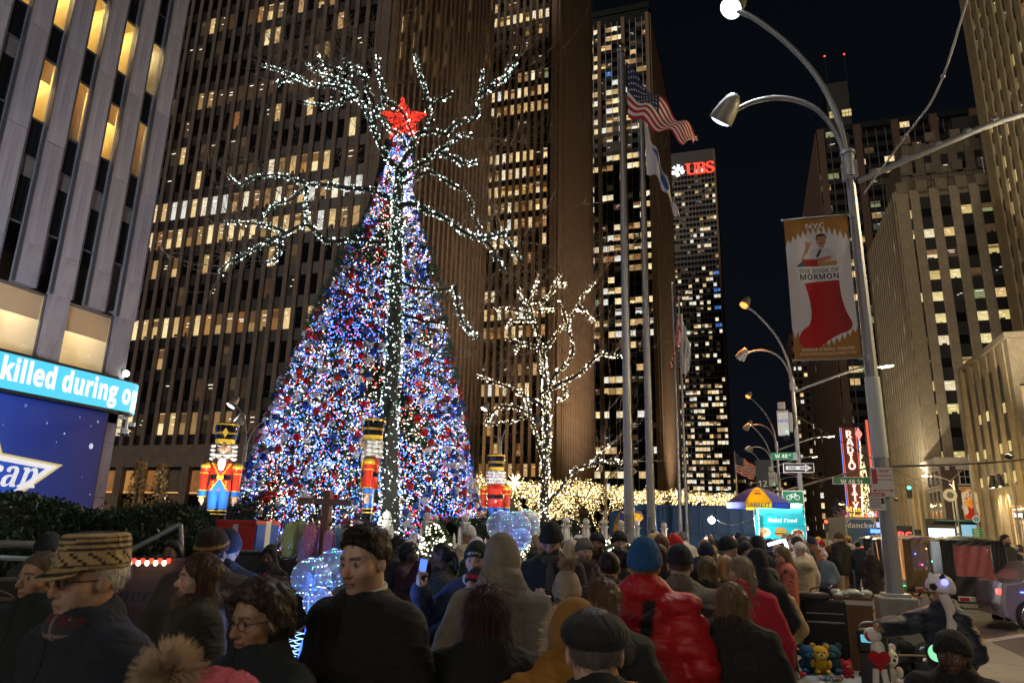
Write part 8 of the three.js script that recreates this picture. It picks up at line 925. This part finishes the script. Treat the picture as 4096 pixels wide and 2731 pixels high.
{ // box truck up the avenue and the traffic beyond
  const p = at(862, 540, 70), g = thing('box_truck', 'white box truck up the avenue, blue rear door lettered dancker', 'truck', [p.x, -.15, p.z], .12), wm = mat([.5, .5, .5], .4); obj('box', rb(2.5, 2.55, 7, .04, 0, 2.3, -3.5), wm, g); obj('rear_door', rb(2.3, 2.2, .05, .02, 0, 2.25, .03), mat([.03, .08, .19], .5), g); obj('frame', [bx(2.5, .12, .1, 0, 3.5, .05), bx(.12, 2.5, .1, -1.2, 2.3, .05), bx(.12, 2.5, .1, 1.2, 2.3, .05)], M.metal, g); obj('lettering', T(letters('dancker', .42, .02), .05, 2.85, .07), mat([.6, .6, .6], .5), g); obj('corner_mark', [bx(.25, .04, .02, -.95, 3.25, .07), bx(.04, .25, .02, -1.06, 3.15, .07), bx(.25, .04, .02, 1.0, 3.25, .07), bx(.04, .25, .02, 1.1, 3.15, .07)], M.white, g); for (const x of [-1.1, -.3, 0, .3, 1.1]) obj('marker_lamp', sp(.07, x, 3.62, .0), emit([1, .12, .04], 4), g); for (const x of [-1, 1]) { obj('tail_lamp', rb(.16, .3, .06, .02, x, .9, .05), emit([1, .05, .03], 4), g); obj('wheel', cy(.45, .45, .4, 0, 0, 0, 16).rotateZ(PI / 2).translate(x, .45, -1), M.rubber, g); obj('wheel', cy(.45, .45, .4, 0, 0, 0, 16).rotateZ(PI / 2).translate(x, .45, -6), M.rubber, g); } obj('cab', rb(2.2, 1.8, 1.6, .2, 0, 1.5, -8), wm, g); obj('bumper', bx(2.4, .2, .2, 0, .62, .05), M.darkMetal, g);
  const carBody = (() => { const s = shapeGeo([[-2.2, .3], [2.2, .3], [2.25, .75], [1.9, .92], [1.0, 1.0], [.45, 1.42], [-1.1, 1.45], [-1.8, 1.0], [-2.2, .9]], 1.5, .12); s.translate(0, 0, -.75); return s.rotateY(PI / 2); })(), glassG = (() => { const s = shapeGeo([[.9, 1.02], [.42, 1.36], [-1.05, 1.38], [-1.62, 1.02]], 1.66); s.translate(0, 0, -.83); return s.rotateY(PI / 2); })(), wheelG = merge([cy(.33, .33, .22, 0, 0, 0, 18).rotateZ(PI / 2)]);
  const car = (label, x, z, c, ry = 0) => { const g2 = thing('car', label, 'car', [x, -.15, z], ry, 'cars up the avenue'); obj('body', carBody, mat(c, .25, .3, { physical: true, clearcoat: .8 }), g2); obj('glass', glassG, M.blackGlass, g2); for (const [dx, dz] of [[-.8, 1.35], [.8, 1.35], [-.8, -1.35], [.8, -1.35]]) obj('wheel', wheelG.clone().translate(dx, .33, dz), M.rubber, g2); for (const k of [-.62, .62]) obj('tail_lamp', rb(.3, .12, .05, .02, k, .82, 2.31), emit([1, .06, .04], 5), g2); for (const k of [-.6, .6]) obj('headlight', rb(.28, .12, .05, .02, k, .72, -2.37), emit([1, .95, .85], 8), g2); return g2; };
  [['dark car just right of the box truck with red tail lamps', 13, -62, [.02, .02, .02]], ['silver car in front of the box truck', 9.4, -58, [.3, .3, .32]], ['white car left of the box truck', 5.2, -66, [.5, .5, .5]], ['black car farther up the avenue, middle lane', 11.5, -88, [.015, .015, .016]], ['yellow taxi far up the avenue', 7.5, -96, [.5, .32, .02]], ['far dark car in the left lane', 4.8, -104, [.03, .03, .05]], ['far grey car in the right lane', 16, -110, [.2, .2, .2]], ['parked white car near the far kerb', 19.5, -70, [.5, .5, .52]]].forEach((a) => car(...a));
  [[826, 521, 62, 'red traffic light above the far crossing', [1, .06, .03]], [793, 525, 58, 'red traffic light low behind the food cart', [1, .06, .03]], [866, 515, 90, 'small red traffic light by the slender gold cone', [1, .06, .03]], [617, 524.5, 36, 'red don\'t walk signal by the tilted yellow parasol', [1, .05, .03]], [909, 487, 60, 'green traffic light left of the brick building', [.1, 1, .5]], [752, 521, 55, 'small red signal lamp right of the parasol pole', [1, .06, .03]]].forEach(([u, v, D, l, c]) => { const q = at(u, v, D), t = thing('traffic_light', l, 'traffic light', q); obj('housing', rb(.34, .95, .25, .04, 0, -.28, -.15), mat([.03, .03, .02], .5), t); obj('lens', sp(.13, 0, 0, 0, 1, 1, .5), emit(c, 5), t); obj('visor', new THREE.CylinderGeometry(.15, .15, .2, 12, 1, true, 0, PI).rotateX(PI / 2).translate(0, 0, .08), M.black, t); obj('post', cy(.05, .06, q.y, .0, -q.y / 2 - .3, -.25, 8), M.galv, t); });
  const q = at(953, 531.5, 74), k = thing('info_kiosk', 'white glowing street kiosk screens before the brick building', 'kiosk', [q.x, 0, q.z]); obj('screen', bx(2.0, .8, .1, -.9, q.y - .1, .1), emit([.85, .97, 1], 1.6), k); obj('screen', bx(1.3, 1.3, .1, 1.3, q.y, .1), emit([.3, .62, .8], .8), k); obj('frame', [bx(2.3, 2.4, .12, -.9, q.y - .1, 0), bx(1.6, 2.6, .12, 1.35, q.y - .2, 0)], M.darkMetal, k); obj('roof', rb(3.2, .12, 1.4, .05, .3, q.y + .95, 0), mat([.02, .15, .2], .4), k); obj('leg', [cy(.05, .05, q.y + 1.2, -2, (q.y + 1.2) / 2, 0), cy(.05, .05, q.y + 1.2, 2.3, (q.y + 1.2) / 2, 0)], M.metal, k);
  [[905, 535, 66, 'BC', [1, .06, .05], 'small red neon letters BC among far shop signs'], [897, 531, 70, 'OPEN', [.1, .3, 1], 'small blue neon shop sign above the red neon letters'], [872, 524, 80, 'PLAY', [.5, .6, 1], 'pale blue sign right of the box truck']].forEach(([u, v, D, s, c, l]) => { const q2 = at(u, v, D), t = thing('neon_sign', l, 'neon sign', q2); if (s === 'OPEN') obj('neon_tube', [bx(1.8, .08, .05, 0, .15, 0), bx(1.8, .08, .05, 0, -.15, 0), bx(.9, .3, .04, -1.6, 0, 0)], emit(c, 2.5), t); else if (s === 'PLAY') obj('neon_tube', [bx(1.6, .5, .05), T(new THREE.TorusGeometry(.3, .07, 6, 16, 4.5), .1, .8, 0)], emit(c, 1.2), t); else obj('lettering', letters(s, .6, .05), emit(c, 3), t); obj('backing', bx(2.4, 1.0, .06, 0, 0, -.1), M.black, t); });
}
{ // pedicabs at the kerb
  const spoke = (() => { const a = []; for (let i = 0; i < 18; i++) a.push(bar(V(0, 0, 0), V(0, Math.cos(i * PI / 9) * .34, Math.sin(i * PI / 9) * .34), .004, .004, 3)); a.push(cy(.04, .04, .1, 0, 0, 0, 10).rotateZ(PI / 2)); return merge(a); })(), tyre = new THREE.TorusGeometry(.365, .032, 8, 28).rotateY(PI / 2), rim = new THREE.TorusGeometry(.335, .014, 6, 28).rotateY(PI / 2);
  const cab = (label, p, ry, o) => { const g = thing('pedicab', label, 'pedicab', p, ry); const W = .66, H = 1.92, y0 = .78, body = mat(o.body, .55), roof = mat(o.roof, .35, 0, { physical: true, clearcoat: .7, bumpMap: creaseTex, bumpScale: .02 }), fr = mat(o.frame, .4, .2);
    for (const k of [-1, 1]) { const w = obj('wheel', tyre.clone().translate(k * .78, .40, 0), M.rubber, g); obj('rim', rim.clone().translate(k * .78, .40, 0), M.chrome, w); obj('spokes', spoke.clone().translate(k * .78, .40, 0), M.metal, w); } { const w = obj('wheel', tyre.clone().translate(0, .40, -2.0), M.rubber, g); obj('rim', rim.clone().translate(0, .40, -2.0), M.chrome, w); obj('spokes', spoke.clone().translate(0, .40, -2.0), M.metal, w); }
    obj('frame', [bar(V(-.78, .4, 0), V(.78, .4, 0), .025), bar(V(-.5, .4, .1), V(0, .55, -1.9), .025), bar(V(.5, .4, .1), V(0, .55, -1.9), .025), bar(V(0, .4, -2), V(0, 1.05, -1.75), .022), bar(V(-.3, 1.08, -1.7), V(.3, 1.08, -1.7), .015), ...[-1, 1].flatMap((k) => [bar(V(k * W, .45, .42), V(k * W, H - .1, .40), .018), bar(V(k * W, .45, -.5), V(k * W, H - .12, -.62), .018), bar(V(k * W, .5, .42), V(k * W, .5, -.5), .018), bar(V(k * .5, .4, .15), V(k * .3, .28, .55), .018)]), bar(V(-.6, .30, .5), V(.6, .30, .5), .018), bar(V(-.45, .42, .3), V(.2, .62, .62), .03)], fr, g);
    obj('body_panel', [rb(1.36, .5, .08, .03, 0, y0 - .02, .46), rb(.06, .55, .9, .03, -.66, .7, 0), rb(.06, .55, .9, .03, .66, .7, 0), rb(1.3, .06, .9, .02, 0, .5, 0)], body, g); obj('seat', [rb(1.2, .14, .5, .05, 0, .72, .1), rb(1.2, .5, .12, .05, 0, 1.0, .34)], mat(o.seat, .6), g);
    const rows = []; for (let j = 0; j <= 10; j++) { const z = .56 - j * .135, row = []; for (let i = 0; i <= 12; i++) { const x = (i / 6 - 1) * (W + .09); row.push(V(x, H + .12 - .13 * Math.pow(Math.abs(i / 6 - 1), 2.2) - .05 * Math.pow(j / 10 * 2 - 1, 2) - .018 * Math.abs(Math.sin(j * .95 + i)), z)); } rows.push(row); } obj('canopy_roof', quadStrip(rows), roof, g);
    const drape = (name, x0, x1, yT, yB, z, m, flip) => { const r2 = []; for (let j = 0; j <= 8; j++) { const row = []; for (let i = 0; i <= 12; i++) { const s = i / 12; row.push(flip ? V(x0 + .02 * Math.sin(i * 1.9 + j * .5), mix(yT, yB, j / 8), mix(x1, z, s)) : V(mix(x0, x1, s), mix(yT, yB, j / 8), z + .022 * Math.sin(i * 1.8 + j * .6) + .012 * Math.sin(i * 4.1))); } r2.push(row); } return obj(name, quadStrip(r2), m, g); };
    drape('rear_flap', -W - .06, -W + .24, H, y0 + .1, .52, body); drape('rear_flap', W - .24, W + .06, H, y0 + .1, .52, body); drape('rear_flap', -W + .22, W - .22, H, H - .12, .525, body); drape('rear_flap', -W - .06, W + .06, y0 + .28, y0 - .18, .53, body); drape('side_flap', -W - .07, .52, H - .04, y0, -.12, mat(o.side, .5), true); drape('side_flap', W + .07, .52, H - .04, y0, -.3, mat(o.side, .5), true);
    drape('curtain', -W + .23, W - .23, H - .1, y0 + .26, .47, mat(o.curtain, .6)); const film = drape('clear_window', -W + .21, W - .21, H - .09, y0 + .25, .535, mat([1, 1, 1], .06, 0, { physical: true, transmission: .92, thickness: 0, ior: 1.5, bumpMap: creaseTex, bumpScale: .02 }));
    obj('bumper', rb(.95, .13, .05, .02, 0, .52, .56), mat([.4, .4, .4], .4), g); for (const k of [-.34, .34]) obj('tail_lamp', rb(.2, .08, .03, .01, k, .52, .595), o.tail ?? mat([.3, .02, .02], .2), g); if (o.extra) o.extra(g, W, H); return g; };
  let p = at(972, 608, 22.2); cab('black pedicab with a red curtain behind clear plastic, nearest the lamp pole', [p.x, -.15, p.z], .10, { body: [.012, .012, .013], roof: [.05, .045, .04], frame: [.03, .03, .03], seat: [.1, .02, .02], side: [.03, .05, .05], curtain: [.34, .012, .016] });
  p = at(916, 597, 25.0); cab('orange pedicab with clear rear window and green light string', [p.x, -.15, p.z], .55, { body: [.10, .06, .04], roof: [.35, .16, .05], frame: [.55, .20, .03], seat: [.25, .1, .2], side: [.72, .26, .03], curtain: [.10, .05, .12], extra: (g, W, H) => { const L = []; for (let i = 0; i < 40; i++) L.push(V(-W - .1, .62 - .05 * Math.sin(i * .08), .5 - i * .025)); bulbs('green_lights', L, .012, emit([.05, 1, .15], 5), g); for (const [x, y, c] of [[-.3, 1.5, [.1, .2, 1]], [.1, 1.65, [1, .3, .1]], [.25, 1.3, [.1, 1, .4]], [-.1, 1.2, [1, .1, .5]]]) obj('fairy_lamp', sp(.02, x, y, .5), emit(c, 6), g); obj('parcel', [rb(.2, .14, .15, .01, .1, 1.08, .38), rb(.16, .12, .15, .01, .3, 1.07, .38)], mat([.6, .45, .5], .6), g); } });
  p = at(892, 592, 28.2); cab('dark pedicab with blue light bars and red tail lamps by the lamp pole', [p.x, -.15, p.z], .3, { body: [.02, .022, .04], roof: [.014, .014, .016], frame: [.03, .03, .05], seat: [.1, .1, .1], side: [.015, .016, .02], curtain: [.06, .10, .18], tail: emit([1, .08, .04], 5), extra: (g, W, H) => { obj('light_bar', [bx(1.3, .04, .03, 0, .80, .6)], emit([.05, .15, 1], 6), g); obj('light_bar', [bx(1.2, .04, .03, 0, .30, .6)], emit([.05, .15, 1], 6), g); } });
  p = at(985, 590, 32); cab('teal roofed pedicab behind the black and orange pedicabs', [p.x, -.15, p.z], .1, { body: [.03, .05, .06], roof: [.05, .14, .17], frame: [.03, .03, .03], seat: [.1, .1, .1], side: [.03, .06, .07], curtain: [.05, .05, .06] }); p = at(925, 590, 31); cab('black roofed pedicab half hidden behind the orange pedicab', [p.x, -.15, p.z], .4, { body: [.015, .015, .017], roof: [.02, .02, .022], frame: [.03, .03, .03], seat: [.1, .1, .1], side: [.02, .02, .024], curtain: [.05, .05, .06] });
  // car lit violet at the right edge
  p = at(1012.5, 607, 20.6); const c = thing('car', 'silver car glowing violet and blue, cut off by the right picture edge', 'car', [p.x, -.15, p.z], .06), paint = mat([.34, .30, .40], .2, .5, { physical: true, clearcoat: 1 }); const wh = (x) => { const w = obj('wheel', new THREE.TorusGeometry(.30, .075, 12, 32).translate(x, .36, .80), M.rubber, c); const sp5 = []; for (let i = 0; i < 10; i++) { const a = i * PI / 5; sp5.push(bar(V(x, .36, .84), V(x + Math.cos(a) * .25, .36 + Math.sin(a) * .25, .86), .022, .014, 5)); } obj('rim', new THREE.TorusGeometry(.255, .02, 8, 28).translate(x, .36, .85), M.chrome, w); obj('spokes', sp5, M.chrome, w); }; wh(.12); wh(2.85);
  const prof = [[-.38, .36], [-.28, .32]]; for (let i = 0; i <= 8; i++) { const a = PI - i * PI / 8; prof.push([.12 + Math.cos(a) * .4, .34 + Math.sin(a) * .4]); } prof.push([2.45, .32]); for (let i = 0; i <= 8; i++) { const a = PI - i * PI / 8; prof.push([2.85 + Math.cos(a) * .4, .34 + Math.sin(a) * .4]); } prof.push([3.7, .34], [3.75, .8], [2.9, .95], [2.2, 1.0], [1.5, 1.42], [.4, 1.42], [0, 1.04], [-.34, .98], [-.42, .6]); obj('body', T(shapeGeo(prof, 1.55, .07), 0, 0, -.78), paint, c); obj('window', T(shapeGeo([[2.05, 1.02], [1.45, 1.36], [.36, 1.36], [-.02, 1.04]], 1.72), 0, 0, -.86), M.blackGlass, c); obj('trim_lamp', [bx(1.6, .025, .02, .7, .86, .86), T(bx(1.5, .025, .02), .9, .62, .87, 0, 0, -.06)], emit([.14, .2, 1], 5), c); obj('tail_lamp', rb(.1, .12, .22, .03, -.44, .84, .66), emit([1, .06, .05], 4), c); obj('mirror', rb(.2, .15, .18, .05, 1.75, 1.08, .95), M.black, c); const VL = new THREE.PointLight(new THREE.Color(.5, .3, 1), 1.5); VL.position.set(.9, .7, 1.25); c.add(VL);
  // barriers
  for (let i = 0; i < 2; i++) { const q = at(1013 + i * 14, 580, 28.5), b = thing('crowd_barrier', ['steel crowd barrier by the striding man', 'steel crowd barrier cut off at the right edge'][i], 'barrier', [q.x, -.15, q.z], .25, 'steel crowd barriers'); const s = []; obj('frame', [tube([[-1, .25, 0], [-1, 1.05, 0], [-.9, 1.1, 0], [.9, 1.1, 0], [1, 1.05, 0], [1, .25, 0]], .02, 6, 40), bar(V(-1, .25, 0), V(1, .25, 0), .018)], M.metal, b); for (let k = 0; k < 17; k++) obj('bar', bar(V(-.9 + k * .1125, .25, 0), V(-.9 + k * .1125, 1.1, 0), .008, .008, 5), M.metal, b); obj('foot', [bar(V(-.8, .25, 0), V(-.8, .02, .3), .015), bar(V(-.8, .25, 0), V(-.8, .02, -.3), .015), bar(V(.8, .25, 0), V(.8, .02, .3), .015), bar(V(.8, .25, 0), V(.8, .02, -.3), .015)], M.metal, b); }
}
{ // goods on the pavement at lower right
  let p = gd(827, 667), g = thing('suitcase', 'large black upright suitcase beside the cardboard box', 'suitcase', p, .1); const fab = mat([.012, .013, .015], .75, 0, { bumpMap: clothTex, bumpScale: .003 }); obj('shell', rb(.60, .86, .32, .05, 0, .50, 0), fab, g); obj('pocket', rb(.50, .48, .05, .02, 0, .38, .17), fab, g); obj('zip', [bx(.5, .012, .01, 0, .63, .2), bx(.5, .012, .01, 0, .74, .165)], M.metal, g); obj('handle', tube([[-.14, .92, 0], [-.13, 1.05, 0], [.13, 1.05, 0], [.14, .92, 0]], .012, 6), M.darkMetal, g); obj('cover', rb(.42, .10, .28, .04, -.12, .96, .02), mat([.02, .02, .022], .4), g); for (const k of [-.24, .24]) obj('castor', sp(.05, k, .05, .1), M.rubber, g);
  p = gd(858, 668.5); g = thing('cardboard_box', 'tall brown cardboard box with plastic wrap on its top', 'box', p, -.05); obj('carton', rb(.50, .98, .34, .012, 0, .49, 0), mat([.17, .095, .05], .9, 0, { map: streakTex }), g); const cr = []; for (let i = 0; i < 26; i++) cr.push(T(sp(.05 + .05 * R(), 0, 0, 0, 1, .5, 1, 6), (R() - .5) * .42, .99 + R() * .05, (R() - .5) * .28, R() * 3)); obj('plastic_wrap', cr, mat([.6, .62, .62], .12, 0, { physical: true, transmission: .4, thickness: 0 }), g); obj('tape', bx(.52, .06, .345, 0, .9, 0), mat([.5, .48, .45], .3), g);
  p = gd(872.5, 640, .55); g = thing('radio', 'portable stereo with a pale blue lit display behind the box', 'radio', p, -.2); obj('case', rb(.34, .28, .2, .04), M.black, g); obj('display', rb(.17, .09, .02, .01, -.04, .03, .1), emit([.15, .55, .7], .9), g); obj('knob', [cy(.02, .02, .03, .1, .05, .1, 10).rotateX(0), cy(.02, .02, .03, .1, -.02, .1, 10)], M.chrome, g); obj('handle', tube([[-.15, .12, 0], [-.1, .2, 0], [.1, .2, 0], [.15, .12, 0]], .012, 6), M.metal, g); obj('stand', bx(.32, .42, .2, 0, -.35, 0), M.darkMetal, g);
  // cloths and small wares
  const cloth = (label, u, v, w, d, c, ry) => { const q = gd(u, v), t = thing('ground_cloth', label, 'cloth', [q.x, .012, q.z], ry), rows = []; for (let j = 0; j <= 8; j++) { const r2 = []; for (let i = 0; i <= 10; i++) r2.push(V((i / 10 - .5) * w, .012 * noise(i * .8, j * .8, u) + .012, (j / 8 - .5) * d)); rows.push(r2); } obj('cloth', quadStrip(rows), mat(c, .9, 0, { bumpMap: creaseTex, bumpScale: .02, side: THREE.DoubleSide }), t); };
  cloth('red ground cloth under the goods beside the suitcase', 796, 647, 1.1, 1.6, [.45, .04, .02], .1); cloth('blue white ground sheet at the bottom with plush toys', 818, 681, 2.2, 1.2, [.28, .32, .38], 0); cloth('magenta lit cloth behind the cardboard box', 872, 655, .7, 1.3, [.42, .02, .16], 0);
  const plush = (label, u, v, c, c2, s, ry) => { const q = gd(u, v, .03), t = thing('plush_toy', label, 'plush toy', q, ry, 'plush toys on the ground sheet'), m = mat(c, .95, 0, { bumpMap: grainTex, bumpScale: .006 }), n = mat(c2, .9); t.scale.setScalar(s); obj('body', sp(.12, 0, .11, 0, 1, 1.05, .9), m, t); obj('head', sp(.12, 0, .29, .03, 1.08, .95, 1), m, t); obj('muzzle', sp(.055, 0, .265, .125, 1.2, .8, .8), n, t); for (const k of [-1, 1]) { obj('ear', sp(.05, k * .10, .39, .01, 1, 1, .55), m, t); obj('arm', sp(.045, k * .12, .14, .07, .9, 1.4, 1), m, t); obj('foot', sp(.055, k * .08, .03, .12, .9, .8, 1.3), m, t); obj('eye', sp(.014, k * .045, .32, .135), M.black, t); } obj('nose', sp(.018, 0, .285, .17), M.black, t); return t; };
  plush('blue plush bear left of the yellow plush toy', 808, 671, [.02, .09, .20], [.08, .2, .35], .85, .3); plush('yellow plush bear in the middle of the three plush toys', 821, 672, [.60, .38, .02], [.65, .5, .2], .85, .1); plush('teal plush bear right of the yellow plush toy', 834, 671, [.015, .075, .11], [.06, .16, .2], .85, -.2); plush('small red plush bear lying by the cardboard box', 847, 676, [.42, .02, .03], [.5, .2, .2], .5, .4);
  p = gd(886, 681, .12); g = plush('big white plush dog head at the bottom below the lamp plinth', 887, 684, [.62, .55, .48], [.66, .6, .54], 1.1, .5); delete g.userData.group;
  const wares = [['red foil bag', [.45, .02, .03]], ['pink foil bag', [.55, .15, .25]], ['silver foil bag', [.5, .5, .55]], ['yellow foil bag', [.55, .4, .05]], ['blue foil bag', [.05, .12, .4]], ['green foil bag', [.05, .3, .12]], ['white foil bag', [.7, .7, .7]], ['violet foil bag', [.22, .05, .35]], ['orange foil bag', [.6, .22, .03]], ['turquoise foil bag', [.04, .35, .38]], ['black foil bag', [.02, .02, .02]], ['pale pink foil bag', [.7, .45, .5]]]; const places = ['at the bottom edge', 'beside the blue plush bear', 'before the yellow plush bear', 'before the teal plush bear', 'at the foot of the box']; let k = 0; for (const [i, w] of wares.entries()) for (let j = 0; j < 1; j++) { const q = gd(799 + ((i * 37) % 76), 673 + ((i * 5) % 10), .05); const t = thing('foil_bag', `small shiny ${w[0]} of toys lying on the ground sheet`, 'toy bag', q, R() * 3, 'foil toy bags on the ground sheet'); const gg = rb(.17, .05, .12, .022, 0, 0, 0, 3), ps = gg.attributes.position; for (let a = 0; a < ps.count; a++) ps.setY(a, ps.getY(a) + .02 * noise(ps.getX(a) * 30 + k, 3, ps.getZ(a) * 30)); gg.computeVertexNormals(); obj('bag', gg, mat(w[1], .15, .1, { physical: true, clearcoat: 1 }), t); obj('seal', rb(.17, .012, .02, .004, 0, .0, .065), M.chrome, t); k++; }
  p = gd(815, 607); g = thing('hand_truck', 'yellow folded hand truck standing by the grating', 'hand truck', p, .4); obj('frame', [tube([[-.14, 0, 0], [-.14, .95, 0], [-.08, 1.05, 0], [.08, 1.05, 0], [.14, .95, 0], [.14, 0, 0]], .022, 8, 40), bar(V(-.14, .35, 0), V(.14, .35, 0), .015), bar(V(-.14, .7, 0), V(.14, .7, 0), .015)], mat([.65, .42, .02], .4), g); obj('wheel', [cy(.09, .09, .05, 0, 0, 0, 14).rotateZ(PI / 2).translate(-.2, .09, -.06), cy(.09, .09, .05, 0, 0, 0, 14).rotateZ(PI / 2).translate(.2, .09, -.06)], M.rubber, g); obj('plate', bx(.36, .015, .2, 0, .02, .1), M.metal, g);
  p = gd(912, 676); g = thing('rubbish_bag', 'glossy black plastic rubbish bags heaped beside the lamp plinth', 'bag', p); const bag = (x, z, s, sd) => { const q = new THREE.IcosahedronGeometry(s, 4), a = q.attributes.position; for (let i = 0; i < a.count; i++) { const v = V().fromBufferAttribute(a, i), n = 1 + .20 * noise(v.x * 6 + sd, v.y * 6, v.z * 6) + .09 * (1 - Math.abs(noise(v.x * 16 + sd, v.y * 16, v.z * 16))); v.multiplyScalar(n); a.setXYZ(i, v.x + x, Math.max(-.0, v.y * .85 + s * .8), v.z + z); } q.computeVertexNormals(); return q; }; obj('sack', bag(-.15, -.1, .30, 1), mat([.012, .012, .013], .18, 0, { physical: true, clearcoat: .8 }), g); obj('sack', bag(.22, .05, .27, 5), mat([.012, .012, .013], .18, 0, { physical: true, clearcoat: .8 }), g); obj('stick', bar(V(-.5, .28, .3), V(.2, .33, .35), .01), mat([.35, .25, .14], .8), g);
  p = gd(963, 690); g = thing('folding_chair', 'black folding chair frame behind the seated woman', 'chair', [at(950, 660, 4.85).x, 0, at(950, 660, 4.85).z], -.2); obj('frame', [tube([[.24, 0, -.25], [.25, .45, -.22], [.26, .85, -.32], [.22, .92, -.33], [-.22, .92, -.33], [-.26, .85, -.32], [-.25, .45, -.22], [-.24, 0, -.25]], .013, 6, 50), tube([[.24, 0, .25], [.25, .46, .22], [.25, .5, .2]], .013, 6), tube([[-.24, 0, .25], [-.25, .46, .22], [-.25, .5, .2]], .013, 6)], M.darkMetal, g); obj('seat', rb(.46, .03, .44, .012, 0, .46, 0), M.black, g);
}
renderer.render(scene, camera);
